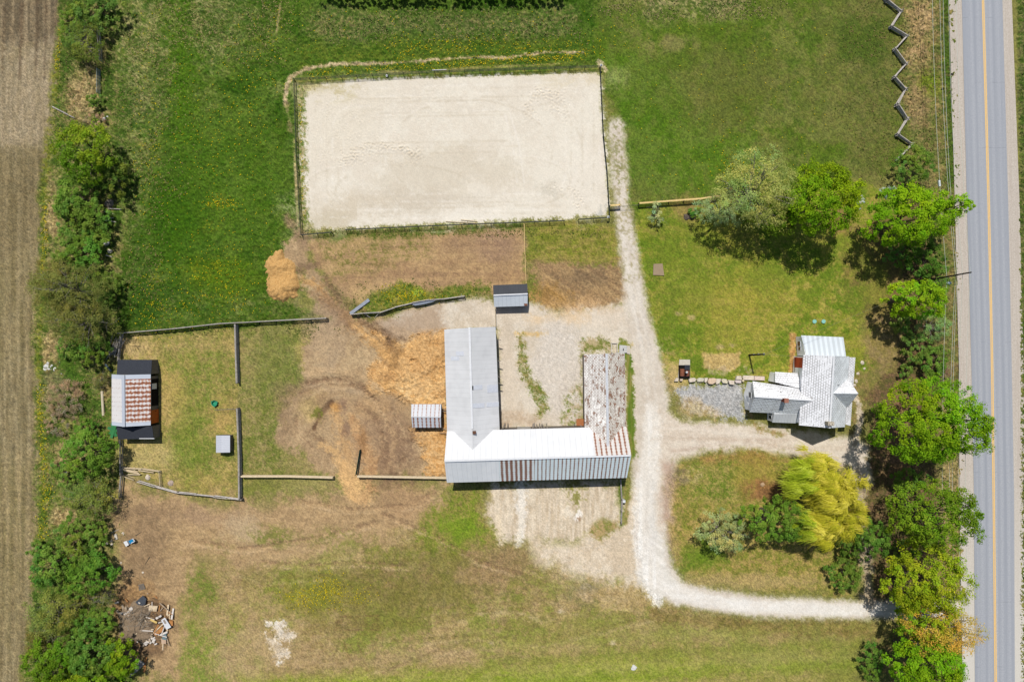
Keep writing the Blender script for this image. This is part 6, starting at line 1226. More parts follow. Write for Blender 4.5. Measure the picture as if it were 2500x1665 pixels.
# dry stone wall by the parking: every block a stone of the wall
R8 = crop(1630, 850, 8.41)
wl = thing("stone_wall", "low wall of big pale limestone blocks beside the grey gravel parking", "wall", R8(900, 660))
for i, pg in enumerate((((140, 640), (175, 600), (222, 612), (205, 680), (125, 682)), ((235, 625), (300, 625), (290, 672), (240, 675)), ((412, 650), (440, 612), (540, 604), (572, 640), (540, 685), (430, 702)), ((580, 640), (640, 606), (730, 612), (735, 650), (715, 690), (600, 692)), ((738, 612), (806, 602), (808, 640), (765, 712), (738, 690)), ((800, 690), (830, 618), (940, 608), (976, 625), (965, 700), (900, 740), (830, 735)), ((978, 625), (1080, 622), (1080, 660), (1050, 720), (985, 748), (972, 700)), ((1086, 660), (1110, 622), (1190, 632), (1222, 690), (1200, 728), (1110, 712)), ((1212, 648), (1345, 660), (1345, 752), (1250, 742)), ((1345, 665), (1400, 650), (1498, 655), (1495, 718), (1390, 716)), ((1380, 640), (1400, 568), (1490, 562), (1508, 648)), ((1505, 655), (1530, 640), (1552, 668), (1530, 690), (1502, 682)), ((1520, 600), (1545, 556), (1760, 566), (1760, 655), (1540, 652)), ((1763, 568), (1972, 578), (1972, 660), (1763, 655)))):
    w = [R8(x, y)[:2] for x, y in pg]; mb = MB(); z = .5 + .12 * (i % 3); cx = sum(p[0] for p in w) / len(w); cy = sum(p[1] for p in w) / len(w)
    lo = w; hi = [(cx + (p[0] - cx) * .86, cy + (p[1] - cy) * .86) for p in w]; n = len(w)
    mb._add([(x, y, -.1) for x, y in lo] + [(x, y, z - .1) for x, y in lo] + [(x, y, z) for x, y in hi], [tuple(range(2 * n, 3 * n)), tuple(range(n - 1, -1, -1))] + [(b * n + k, b * n + (k + 1) % n, (b + 1) * n + (k + 1) % n, (b + 1) * n + k) for b in (0, 1) for k in range(n)])
    if Vector((w[0][0], w[0][1], 0)).cross(Vector((1, 0, 0))) is None: pass
    sub("stone", mb, (M_STONE, mat("stone_tone_%d" % i, (226 + i % 3 * 8, 208 + i % 4 * 6, 184 + i % 5 * 7), (196, 176, 152), 3, .95, .1))[i % 2], wl)
# outdoor barrel oven
ov = thing("barrel_oven", "black and rust outdoor barrel oven with a chimney on a pale concrete pad", "oven", R8(345, 470))
mb = MB(); mb.prism([R8(x, y)[:2] for x, y in ((455, 235), (455, 600), (205, 600), (238, 232))], -.1, .18); sub("pad", mb, M_CONC, ov)
cx, cy, _ = R8(345, 480, .6); mb = MB(); mb.box((cx, cy, .45), (1.85, 2.2, .56)); sub("firebox", mb, M_DARK, ov)
for s, m_ in ((-.43, mat("rusty_barrel", (150, 92, 66), (104, 64, 48), 5, .8, .2)), (.46, mat("rusty_barrel_dark", (138, 84, 62), (92, 56, 44), 5, .8, .2))):
    mb = MB(); n = 12; y0, y1 = cy - .78, cy + .5 - (.3 if s > 0 else 0); vs = []
    for y in (y0, y1):
        for k in range(n + 1): a = math.pi * k / n; vs.append((cx + s + .4 * math.cos(a), y, .74 + .4 * math.sin(a)))
    mb._add(vs, [(k, k + 1, n + 2 + k, n + 1 + k) for k in range(n)] + [tuple(range(n, -1, -1)), tuple(range(n + 1, 2 * n + 2))]); lid = sub("barrel", mb, m_, ov)
    mb = MB(); mb.box((cx + s, y0 - .04, .9), (.3, .05, .05)); sub("handle", mb, M_FRAME, lid)
mb = MB(); mb.box((cx + .42, cy + .72, .8), (.9, .85, .14)); sub("hot_plate", mb, mat("black_plate", (56, 58, 70), (40, 42, 52)), ov)
mb = MB(); mb.tube((cx + .05, cy - .1, .8), (cx + .1, cy - .08, 1.9), .1, .1, 10); chm = sub("chimney", mb, M_GATE, ov); mb = MB(); mb.tube((cx + .1, cy - .08, 1.9), (cx + .1, cy - .08, 2.05), .2, .06, 10); sub("chimney_cap", mb, M_FRAME, chm)
# lawn things
for x, y, lab in ((1988, 785, "left one of two turquoise septic lids on the east lawn"), (2010, 785, "right one of two turquoise septic lids on the east lawn")):
    c = P(x, y); t = thing("septic_lid", lab, "lid", c, "pair of turquoise septic lids"); mb = MB(); mb.tube((c[0], c[1], -.05), (c[0], c[1], .14), .34, .34, 18); sub("riser", mb, mat("turquoise_plastic", (140, 206, 190), (120, 190, 176)), t)
    mb = MB(); mb.tube((c[0], c[1], .142), (c[0], c[1], .19), .36, .3, 18); sub("cover", mb, mat("turquoise_cover", (150, 212, 198), (132, 198, 184)), t)
mb = MB(); c = P(1608, 658); mb.prism([P(x, y)[:2] for x, y in ((1595, 645), (1617, 644), (1621, 673), (1594, 672))], -.05, .2); mb.thing("wooden_platform", mat("weathered_platform", (176, 156, 128), (146, 126, 104), 3, .9, .1, stretch=(1, 7, 1)), "square weathered wooden platform on the lawn near the drive", "platform")
c = P(526, 984); t = thing("feed_tub", "round turquoise-green plastic tub in the west paddock", "tub", c); mb = MB(); gt = mat("green_tub", (44, 164, 122), (34, 140, 104), 3, .5, .3)
n = 20; prof = ((.4, 0), (.5, .5), (.53, .52), (.5, .54), (.44, .5), (.36, .12)); vs = [(c[0] + r * math.cos(6.283 * k / n), c[1] + r * math.sin(6.283 * k / n), z) for r, z in prof for k in range(n)]
mb._add(vs, [(j * n + k, j * n + (k + 1) % n, (j + 1) * n + (k + 1) % n, (j + 1) * n + k) for j in range(5) for k in range(n)] + [tuple(range(5 * n, 6 * n)), tuple(range(n - 1, -1, -1))]); sub("tub", mb, gt, t)
for a in (.5, 2.6, 4.7): mb = MB(); mb.box((c[0] + .56 * math.cos(a), c[1] + .56 * math.sin(a), .46), (.16, .2, .08), a); sub("handle", mb, gt, t)
# bird over the shoulder
b0 = Vector(P(2325, 182, 3.0)); t = thing("bird", "small dark bird in flight beside the topmost wire over the shoulder", "bird", tuple(b0)); M_BIRD = mat("dark_feathers", (52, 50, 48), (36, 34, 34))
mb = MB(); d_ = Vector((.9, .38, 0)).normalized(); s_ = Vector((-d_.y, d_.x, 0)); pts = [b0 - d_ * .38, b0 - d_ * .2, b0, b0 + d_ * .2, b0 + d_ * .3]; mb.path(pts, [.03, .08, .1, .07, .015], 8)
for s in (1, -1):
    q = [b0 + d_ * .12 + s_ * .05 * s, b0 + d_ * .02 + s_ * .2 * s + Vector((0, 0, .05)), b0 - d_ * .22 + s_ * .22 * s + Vector((0, 0, .04)), b0 - d_ * .1 + s_ * .05 * s]; mb.slab(q, .02)
mb.slab([b0 - d_ * .3 + s_ * .03, b0 - d_ * .3 - s_ * .03, b0 - d_ * .5 - s_ * .09, b0 - d_ * .5 + s_ * .09], .02); part("body", mb.mesh("body", M_BIRD, ORI[t.name], True), t)
# heap of old bedding north of the hub
def heap(name, label, cat, poly, h, m, seed, cell=.22, px=P, rough=.25):
    pw = [px(x, y)[:2] for x, y in poly]; xs = [p[0] for p in pw]; ys = [p[1] for p in pw]; X, Y = np.meshgrid(np.arange(min(xs) - .3, max(xs) + .3, cell), np.arange(min(ys) - .3, max(ys) + .3, cell))
    rs = np.random.RandomState(seed); d = -sdf('p', pw, X, Y); kk = .22 / cell; n1 = vnoise(X.shape, 11 * kk, 11 * kk, rs) * .55 + vnoise(X.shape, 4 * kk, 4 * kk, rs) * .3 + vnoise(X.shape, 2, 2, rs) * .15; n2 = rs.rand(*X.shape)
    d = d + (n1 - .5) * 2.2; Zh = h * (1 - np.exp(-np.clip(d, 0, None) / (h * .7))) * (.35 + 1.2 * n1) + rough * (n2 - .5) * np.clip(d, 0, .6); ok = d > 0
    Zh = np.where(ok, Zh, -.12); i = np.arange(X.size).reshape(X.shape); cellok = ok[:-1, :-1] | ok[1:, :-1] | ok[1:, 1:] | ok[:-1, 1:]
    q = np.stack([i[:-1, :-1], i[:-1, 1:], i[1:, 1:], i[1:, :-1]], -1)[cellok]; c = np.array([np.mean(xs), np.mean(ys), 0]); Vv = np.stack([X, Y, Zh], -1).reshape(-1, 3)
    u, inv = np.unique(q, return_inverse=True); o = bpy.data.objects.new(name, rawmesh(name, (Vv - c)[u], inv.reshape(q.shape), m)); link(o); o.location = c; ORI[o.name] = Vector(c); return tag(o, label, cat)
M_MULCH = mat("straw_bedding", (226, 182, 118), (184, 136, 78), 4.5, .95, .05, bump=1.0)
heap("bedding_heap", "tall golden heap of old bedding at the meadow's edge", "heap", [(650, 640), (676, 616), (690, 612), (700, 628), (726, 640), (722, 668), (734, 690), (724, 722), (704, 716), (690, 738), (668, 734), (650, 712), (644, 676)], 1.2, M_MULCH, 11, cell=.16, rough=.34)
# scrap heap in the south west
heap("rubble_heap", "grey-brown heap of branches and rubble in the south-west corner", "heap", [(292, 1485), (330, 1466), (362, 1480), (376, 1515), (368, 1555), (340, 1568), (300, 1560), (285, 1525)], 1.0, mat("branch_rubble", (160, 140, 116), (106, 90, 72), 6, .95, .05, bump=.8), 13, rough=.6)
S9 = crop(280, 1440, 9.8); M_W1 = mat("sawn_boards", (236, 216, 184), (210, 182, 144), 2, .85, .1); M_W2 = mat("orange_plywood", (206, 148, 92), (178, 120, 70), 2, .85, .1); M_W3 = mat("old_boards", (190, 172, 150), (150, 132, 112), 2, .9, .1); M_PALE = mat("pale_debris", (238, 230, 220), (206, 196, 186), 3, .9, .1)
BN = "boards in the scrap heap"
for (x0, y0), (x1, y1), w, m_, z0, z1, lab in (
    ((1285, 345), (1255, 600), .3, M_W1, .25, .6, "tan board pointing north out of the scrap heap, left of the white one"), ((1405, 435), (1360, 700), .3, M_PALE, .2, .6, "white board pointing north at the scrap heap's east end"),
    ((985, 680), (1120, 610), .34, M_PALE, .6, .7, "short white board just left of the white door"), ((620, 962), (920, 982), .16, M_PALE, .9, .85, "long thin white lath lying across the middle of the heap"),
    ((930, 1025), (1165, 800), .2, M_W1, .6, .75, "tan board running up to the white door from the south-west"), ((960, 1040), (1250, 1125), .16, M_PALE, .5, .4, "thin white lath south of the plywood sheet"),
    ((1095, 1070), (1260, 1000), .32, M_PALE, .55, .45, "wide white board south of the white door"), ((1155, 1265), (1150, 1435), .24, M_W1, .2, .06, "cream board sticking south out of the scrap heap"),
    ((1265, 620), (1350, 545), .16, M_W1, .5, .4, "small tan stick at the door's north corner"), ((910, 95), (1020, 195), .14, M_W2, .1, .1, "thin orange stick lying alone north-east of the heap"),
    ((850, 700), (1010, 780), .34, mat("yellow_board", (236, 206, 130), (216, 182, 106)), .55, .5, "yellow board west of the white door"), ((940, 1010), (1050, 830), .2, M_W2, .7, .8, "orange board under the tan board"),
    ((780, 385), (840, 470), .14, M_W3, .5, .4, "short stick west of the plywood pallet"), ((180, 345), (215, 490), .34, M_W3, .3, .3, "short pinkish board at the heap's north-west"), ((50, 480), (200, 720), .4, M_W3, .35, .5, "long brown plank along the heap's west side"),
    ((1075, 370), (1060, 510), .14, M_W2, .4, .4, "short upright lath beside the plywood pallet"), ((1150, 420), (1090, 500), .14, M_W3, .35, .3, "grey lath east of the plywood pallet"), ((0, 310), (100, 285), .3, M_LOGW, .5, .5, "pale fallen log poking out of the hedgerow"),
    ((500, 1060), (580, 985), .12, M_W1, .8, .7, "small light stick in the south of the heap"), ((750, 1000), (800, 1190), .3, M_PALE, .6, .35, "pale broken board in the south of the heap"), ((1320, 500), (1310, 690), .14, M_W1, .5, .5, "narrow tan lath between the two northern boards")):
    MB().beam(S9(x0, y0, z0), S9(x1, y1, z1), w, .05).thing("board", m_, lab, "board", BN)
def plate(name, pg, z, th, m, lab, cat, group=None, f=S9, tilt=0.0):
    n = len(pg); w = [f(x, y, 0) for x, y in pg]; mb = MB(); mb.slab([(p[0], p[1], z + tilt * (p[1] - w[0][1])) for p in w], th); return mb.thing(name, m, lab, cat, group)
t = thing("discarded_door", "white door with a small window lying on the scrap heap", "door", S9(1230, 800)); mb = MB(); mb.slab([S9(1110, 715, .95), S9(1200, 655, .95), S9(1350, 885, .8), S9(1235, 945, .8)], .07); sub("door_leaf", mb, M_FRAME, t)
mb = MB(); mb.slab([S9(1150, 725, .965), S9(1190, 700, .965), S9(1240, 790, .915), S9(1198, 815, .915)], .02); sub("pane", mb, mat("dull_pane", (170, 160, 150), (150, 130, 120)), t)
plate("plywood_sheet", ((1165, 805), (1210, 950), (1010, 1060), (960, 1010)), .5, .04, M_W2, "orange plywood sheet beneath the white door", "plywood"); plate("plywood_pallet", ((850, 340), (1060, 360), (1030, 490), (840, 470)), .45, .12, M_W1, "tan plywood pallet on the heap's north-east", "pallet")
plate("brick_panel", ((1130, 1140), (1245, 1130), (1250, 1265), (1140, 1265)), .3, .06, mat("pinkish_panel", (216, 188, 160), (190, 160, 134), 6), "square pinkish panel at the heap's south-east", "panel"); plate("metal_sheet", ((1200, 1010), (1265, 1000), (1265, 1170), (1150, 1150)), .4, .03, M_GATE, "blue-grey metal sheet under the white boards", "metal sheet")
plate("metal_sheet", ((330, 1165), (400, 1120), (490, 1200), (410, 1280)), .5, .03, mat("grey_sheet_scrap", (178, 176, 170), (140, 138, 134)), "bent grey sheet at the heap's south-west edge", "metal sheet"); plate("wood_block", ((1310, 710), (1415, 720), (1420, 830), (1345, 835)), .4, .3, M_W2, "orange wooden block east of the white door", "block")
plate("tarpaulin", ((535, 260), (720, 95), (800, 180), (770, 310), (640, 380)), .55, .1, mat("dark_grey_tarp", (84, 90, 98), (60, 64, 72), 4, .5, .3), "crumpled dark grey tarpaulin on the north of the scrap heap", "tarpaulin", tilt=.1)
r_ = np.random.RandomState(21)
for k in range(64):                                                      # broken pieces on the heap
    x, y = ((430 + r_.randn() * 90, 520 + r_.randn() * 80) if k < 30 else (760 + r_.randn() * 110, 1210 + r_.randn() * 60)); c = S9(x, y, .75 if k < 30 else .4)
    MB().box(c, (.25 + .3 * r_.rand(), .15 + .2 * r_.rand(), .12), r_.rand() * 3, r_.randn() * .3).thing("plaster_chunk", M_PALE if k % 3 else M_W3, "broken pale chunk on the north part of the scrap heap" if k < 30 else "broken pale chunk at the south foot of the scrap heap", "chunk", "broken chunks on the north of the heap" if k < 30 else "broken chunks at the south of the heap")
for k in range(70):
    x, y = 560 + r_.randn() * 190, 720 + r_.randn() * 190; a = r_.rand() * 3.14; c = Vector(S9(x, y, .85 + r_.rand() * .4)); d_ = Vector((math.cos(a), math.sin(a), r_.randn() * .25)) * (.5 + .7 * r_.rand())
    MB().tube(c - d_, c + d_, .035, .018, 4).thing("branch", M_TWIG if k % 2 else M_BARK, "dead branch tangled on the grey-brown scrap heap", "branch", "dead branches on the scrap heap")
for k in range(26):
    x, y = 640 + r_.randn() * 330, 780 + r_.randn() * 330; a = r_.rand() * 3.14; c = Vector(S9(x, y, .25 + .5 * r_.rand())); d_ = Vector((math.cos(a), math.sin(a), r_.randn() * .12)) * (.3 + .6 * r_.rand())
    MB().beam(c - d_, c + d_, .08 + .14 * r_.rand(), .04).thing("lath", (M_W1, M_PALE, M_W2, M_W3)[k % 4], "short broken lath strewn over the scrap heap", "lath", "broken laths strewn over the scrap heap")
# other loose things, upper part of the scrap corner
T7 = crop(260, 1290, 9.22)
t = thing("toy_slide", "blue and white plastic child's slide lying on the bare soil", "slide", T7(520, 310)); mb = MB(); mb.prism([T7(x, y)[:2] for x, y in ((412, 285), (485, 258), (535, 350), (468, 390))], 0, .45); sub("base", mb, M_FRAME, t)
mb = MB(); mb.slab([T7(490, 275, .5), T7(575, 235, .75), T7(615, 300, .75), T7(530, 345, .5)], .08); sub("chute", mb, mat("blue_plastic", (40, 150, 206), (30, 128, 186), 3, .4, .3), t)
mb = MB()
for a, b in (((575, 235), (600, 230)), ((600, 230), (635, 285)), ((635, 285), (560, 325))): mb.beam(T7(*a, .85), T7(*b, .85), .12, .12)
for a in ((600, 230), (635, 285)): mb.beam(T7(*a, 0), T7(*a, .85), .1, .1)
sub("frame", mb, M_FRAME, t); mb = MB(); mb.box(T7(600, 262, .5), (.4, .5, .05), .5); sub("step", mb, M_DARK, t)
t = thing("pallet", "dark wooden pallet lying on the tan soil north of the scrap heap", "pallet", T7(790, 1320))
for k in range(5): mb = MB(); mb.beam(T7(712 + k * 6, 1275 + k * 28, .14), T7(840 + k * 8, 1240 + k * 26, .14), .14, .03); sub("slat", mb, M_BOARD, t)
for k in range(3): mb = MB(); mb.beam(T7(722 + k * 52, 1270 - k * 14, .07), T7(745 + k * 56, 1395 - k * 18, .07), .1, .1); sub("runner", mb, M_BOARD, t)
for x, y, r, lab in ((375, 100, .22, "pale stone by the grass north of the toy slide"), (385, 130, .18, "smaller pale stone just below the other by the grass"), (115, 285, .22, "pale stone in the weeds west of the slide"), (125, 355, .26, "pale block-like stone in the weeds, lower of two"), (10, 345, .24, "pale stone at the hedgerow's edge west of the slide"), (325, 770, .2, "lone pale stone on the tan mound"), (820, 985, .2, "small pale stone on bare ground south-east of the slide"), (925, 1460, .12, "tiny white pebble beside the dark tarpaulin")):
    p = T7(x, y); blob_rock("stone", p[0] * PPM + 1250, 832.5 - p[1] * PPM, r, r * .9, lab, M_STONE, "stone", seed=int(x))
MB().box(T7(215, 180, .1), (.45, .95, .2), .25).thing("concrete_block", M_CONC, "pale oblong block in the weeds north-west of the toy slide", "block")
for (x0, y0), (x1, y1), lab in (((650, 155), (780, 80), "dark stick lying north-east of the toy slide"), ((965, 640), (870, 800), "bent dark stick on the olive patch"), ((95, 95), (280, 20), "thin pale pole in the weeds above the stones")): MB().tube(T7(x0, y0, .1), T7(x1, y1, .1), .05, .03, 5).thing("stick", M_BARK if x0 > 200 else M_LOGW, lab, "stick")
# hedgerow boulders, poles
G8 = crop(240, 480, 8.71)
for x, y, r, h, m_, lab in ((240, 155, .78, .7, M_STONE2, "big grey-brown boulder in the hedgerow's shade"), (118, 805, .36, .35, M_STONE2, "small round grey stone above the white slab in the hedgerow"), (165, 975, .62, .35, M_STONE3, "flat white slab-like rock at the hedgerow's edge"), (240, 1170, .42, .36, M_STONE, "round pale rock below the white slab")):
    p = G8(x, y); blob_rock("boulder", p[0] * PPM + 1250, 832.5 - p[1] * PPM, r, h, lab, m_, seed=int(y))
for i, ((x0, y0), (x1, y1), lab) in enumerate((((205, 255), (490, 272), "topmost pale pole below the big boulder"), ((130, 320), (345, 378), "second pale pole below the big boulder"), ((100, 448), (320, 460), "level pale pole in the middle of the fallen set"), ((60, 425), (200, 500), "short slanting pole at the left of the fallen set"), ((115, 502), (380, 545), "lowest and brightest pale pole of the fallen set"), ((140, 1042), (235, 1008), "short pale stick beside the white slab"), ((160, 1248), (292, 1284), "short pale post below the round rock"))):
    MB().tube(G8(x0, y0, .35), G8(x1, y1, .2), .075, .065, 6).thing("fallen_pole", M_LOGW, lab, "pole")
for x, y, s, lab in ((256, 292, .5, "white block by the hedgerow, the larger of two"), (263, 286, .25, "white block by the hedgerow, the smaller of two")): c = P(x, y); MB().box((c[0], c[1], s * .3), (s * 1.1, s, s * .7), .2).thing("white_block", M_STONE3, lab, "block")
for i, (dx, l, lab) in enumerate(((0, 1.0, "longest grey log slanting across the field edge"), (6, .8, "grey log second from the top at the field edge"), (12, .6, "short grey log lying lowest at the field edge"))):
    MB().tube(P(128 + dx * 2, 261 + dx, .2), P(128 + dx * 2 + 50 * l, 261 + dx + 26 * l, .25), .1, .07, 6).thing("log", M_GREYW if i else M_LOGW, lab, "log")
r_ = np.random.RandomState(8)
for k in range(14): MB().tube(P(262 + k * 2 + r_.randn() * 2, 868 + r_.randn() * 4, .15 + .03 * k), P(280 + k * 1.6 + r_.randn() * 3, 826 + r_.randn() * 5, .2 + .04 * k), .06, .05, 5).thing("pole", M_GREYW, "grey pole in the pile by the paddock's north-west corner", "pole", "grey poles piled at the paddock corner")
for k in range(9): MB().beam(P(318 + k * 2.2, 1652 - k * 2, .2), P(334 + k * 2.4, 1606 + k * 1.5, .25), .22, .05).thing("grey_board", M_GREYW, "grey board in the bundle beside the bottom hedgerow tree", "board", "bundle of grey boards at the bottom hedgerow")
for k in range(3): MB().beam(P(350 + k * 2, 1640, .15), P(353 + k * 2.5, 1604, .15), .12, .04).thing("brown_lath", M_W2, "thin brown lath beside the bundle of grey boards", "lath", "brown laths by the grey bundle")
for k in range(16):
    a = r_.rand() * 1.2 - .2; c = Vector(P(178 + r_.randn() * 9, 1350 + r_.randn() * 9, .25 + r_.rand() * .3)); d_ = Vector((math.cos(a), -math.sin(a), .05)) * (.6 + .8 * r_.rand()); MB().tube(c - d_, c + d_, .05, .04, 4).thing("branch", M_W2 if k % 2 else M_W3, "reddish-brown cut branch in the pile between the two lower trees", "branch", "cut branches piled in the lower hedgerow")
V3 = crop(0, 850, 3.485)
for i, (x, y, s) in enumerate(((395, 150, .8), (420, 165, .7), (380, 185, .5), (468, 178, .5), (405, 125, .4), (440, 150, .35), (528, 212, .35), (500, 120, .3))):
    p = V3(x, y); blob_rock("rubble_stone", p[0] * PPM + 1250, 832.5 - p[1] * PPM, s * .7, s * .45, "white rubble stone dumped beside the flowering field edge", M_STONE3, "stone", "white rubble by the field edge", seed=i * 3)
mb = MB(); mb.tube(V3(868, 365, .2), V3(880, 572, .2), .22, .22, 10); mb.thing("white_pipe", mat("cream_pipe", (228, 216, 190), (206, 188, 156), 2), "cream-white pipe lying west of the stable", "pipe")
MB().box(V3(825, 755, .2), (.5, 1.0, .3), .5).thing("grey_crate", M_GREYW, "small grey crate at the bramble's south edge", "crate"); MB().box(V3(562, 1062, .1), (.5, .45, .2), .3).thing("white_scrap", M_FRAME, "scrap of white sheet west of the fresh green tree", "scrap")
MB().beam(V3(895, 135, .4), V3(945, 195, .1), .3, .05).thing("grey_plank", M_GATE, "bluish-grey plank leaning by the stable's north lean-to", "plank")
mb = MB()
for k in range(7): a = 6.283 * k / 7; mb.beam(V3(965, 700, .2), (V3(965, 700)[0] + 1.1 * math.cos(a) * .8, V3(965, 700)[1] + 1.3 * math.sin(a), .1 + .2 * (k % 2)), .5, .06)
mb.thing("green_net", mat("green_netting", (64, 140, 84), (48, 116, 66), 6), "crumpled green netting beside the stable's south lean-to", "netting")
W5 = crop(280, 1120, 14.26)
for i, ((x0, y0), (x1, y1), lab) in enumerate((((280, 280), (720, 390), "top pale pole of the heap in the broken pen"), ((210, 350), (840, 490), "long pale pole through the heap in the broken pen"), ((340, 410), (900, 540), "lower pale pole of the heap in the broken pen"), ((660, 290), (750, 375), "short yellowish stick on the pen's pole heap"), ((820, 400), (1360, 480), "pale pole along the pen's north side"), ((450, 540), (880, 555), "bottom pale pole of the heap in the broken pen"), ((380, 380), (800, 440), "pinkish pole in the middle of the pen's heap"))):
    MB().tube(W5(x0, y0, .6), W5(x1, y1, .4), .09, .08, 6).thing("fallen_pole", M_PALEW, lab, "pole")
t = thing("mesh_grate", "rusty mesh panel lying by the broken pen", "grate", W5(530, 650))
mb = MB()
for k in range(9): mb.beam(W5(340 + k * 40, 560 + k * 14, .25), W5(300 + k * 40 + 30, 640 + k * 16, .25), .04, .04)
sub("wires", mb, M_BOARD, t); mb = MB(); mb.beam(W5(340, 625, .27), W5(660, 735, .27), .08, .05).beam(W5(360, 550, .27), W5(700, 665, .27), .06, .05); sub("frame", mb, M_PALEW, t)
p = W5(1160, 640); blob_rock("boulder", p[0] * PPM + 1250, 832.5 - p[1] * PPM, .5, .4, "pale boulder inside the broken pen", M_STONE, seed=5)
p = W5(1950, 850); blob_rock("boulder", p[0] * PPM + 1250, 832.5 - p[1] * PPM, .55, .25, "flat pinkish rock just east of the broken pen", mat("pink_rock", (200, 180, 164), (170, 150, 136), 4), seed=6)
# island and garden
I4 = crop(1550, 1080, 3.408)
t = thing("bicycle", "dark parked bicycle half under the willow's west edge", "bicycle", I4(1225, 375)); M_RUB = mat("black_rubber", (40, 38, 38), (28, 26, 26)); bx, by, _ = I4(1225, 378)
def ring(c, r, w, ax, m, nm):
    mb = MB(); n = 18; pr = None
    for k in range(n + 1):
        a = 6.283 * k / n; q = Vector(c) + Vector(ax) * (r * math.cos(a)) + Vector((0, 0, r * math.sin(a)))
        if pr is not None: mb.tube(pr, q, w, w, 5, False)
        pr = q
    mb.tube(Vector(c) - Vector((0, .05, 0)), Vector(c) + Vector((0, .05, 0)), .04, .04, 6)
    for k in range(6): a = 6.283 * k / 6; mb.tube(c, Vector(c) + Vector(ax) * (r * math.cos(a)) + Vector((0, 0, r * math.sin(a))), .008, .008, 3, False)
    return sub(nm, mb, m, t)
ring((bx - .55, by, .34), .33, .03, (1, 0, 0), M_RUB, "wheel"); ring((bx + .55, by + .05, .34), .33, .03, (1, 0, 0), M_RUB, "wheel")
mb = MB(); A1, A2, A3, A4 = Vector((bx - .55, by, .34)), Vector((bx - .1, by, .32)), Vector((bx - .2, by, .85)), Vector((bx + .4, by + .03, .88)); A5 = Vector((bx + .55, by + .05, .34))
for p, q in ((A1, A2), (A1, A3), (A2, A3), (A2, A4), (A3, A4), (A4, A5)): mb.tube(p, q, .022, .022, 6)
sub("frame", mb, M_DARK, t); mb = MB(); mb.box((bx - .22, by, .93), (.28, .16, .07)); sub("saddle", mb, M_RUB, t); mb = MB(); mb.tube((bx + .36, by - .28, 1.02), (bx + .36, by + .34, 1.02), .02, .02, 6).tube(A4, (bx + .36, by + .03, 1.02), .02, .02, 6); sub("handlebar", mb, M_GATE, t)
p = I4(1062, 350); blob_rock("boulder", p[0] * PPM + 1250, 832.5 - p[1] * PPM, .42, .3, "flat tan rock on the bare patch west of the willow", mat("tan_rock", (206, 176, 140), (176, 146, 112), 4), seed=7)
p = crop(1470, 470, 8.72)
for i, (x, y, r, lab) in enumerate(((1800, 525, .55, "dark mossy stone at the west end of the pile under the silvery tree"), (1880, 530, .45, "middle dark stone of the pile under the silvery tree"), (1960, 510, .45, "east dark stone of the pile under the silvery tree"))): w = p(x, y); blob_rock("stone", w[0] * PPM + 1250, 832.5 - w[1] * PPM, r, .4, lab, mat("mossy_stone_%d" % i, (112, 100, 88), (80, 72, 62), 5), "stone", seed=i)
shrub('green', 1600, 488, 18, 12, 1.0, "low bright weeds on the dark stone pile", seed=91, trunk=False)
for x, y, lab in ((1485, 530, "white cone-shaped marker on the arena's south-east corner post"), (1468, 160, "white marker on the arena's north-east corner post")):
    c = P(x, y, 1.4); mb = MB(); mb.tube((c[0], c[1], 1.38), (c[0], c[1], 1.75), .2, .03, 10).box((c[0], c[1], 1.4), (.36, .36, .04)); mb.thing("cone_marker", M_FRAME, lab, "cone")
for (x0, y0), (x1, y1), lab in (((1088, 541), (1160, 545), "long pale jump pole on the sand by the south fence"), ((1125, 537), (1165, 541), "short pale jump pole behind the longer one"), ((1055, 172), (1090, 171), "white pole hung on the arena's north fence")):
    MB().tube(P(x0, y0, .15 if y0 > 300 else 1.45), P(x1, y1, .12 if y0 > 300 else 1.45), .06, .06, 8).thing("jump_pole", M_PALEW if y0 > 300 else M_FRAME, lab, "pole")
t = thing("water_bucket", "small white bucket on the sand's north edge", "bucket", P(945, 187)); c = P(945, 187); mb = MB(); mb.tube((c[0], c[1], 0), (c[0], c[1], .35), .16, .2, 12); sub("pail", mb, M_FRAME, t)
blob_rock("boulder", 1548, 1541 + 88, .5, .3, "lone pale rock in the bottom green strip", M_STONE3, seed=9)
for i, (x, y) in enumerate(((2078, 915), (2082, 905), (2090, 930), (2075, 925), (2095, 912), (2105, 885), (2110, 900), (2086, 940))): blob_rock("edging_stone", x, y, .22 + .06 * (i % 3), .2, "tan edging stone in the bare bed above the huge maple", M_STONE, "stone", "tan edging stones by the huge maple", seed=i)
# low hedge bed by the house
for i, (x, y, ry) in enumerate(((1936, 820, 14), (1937, 870, 22))):
    pass
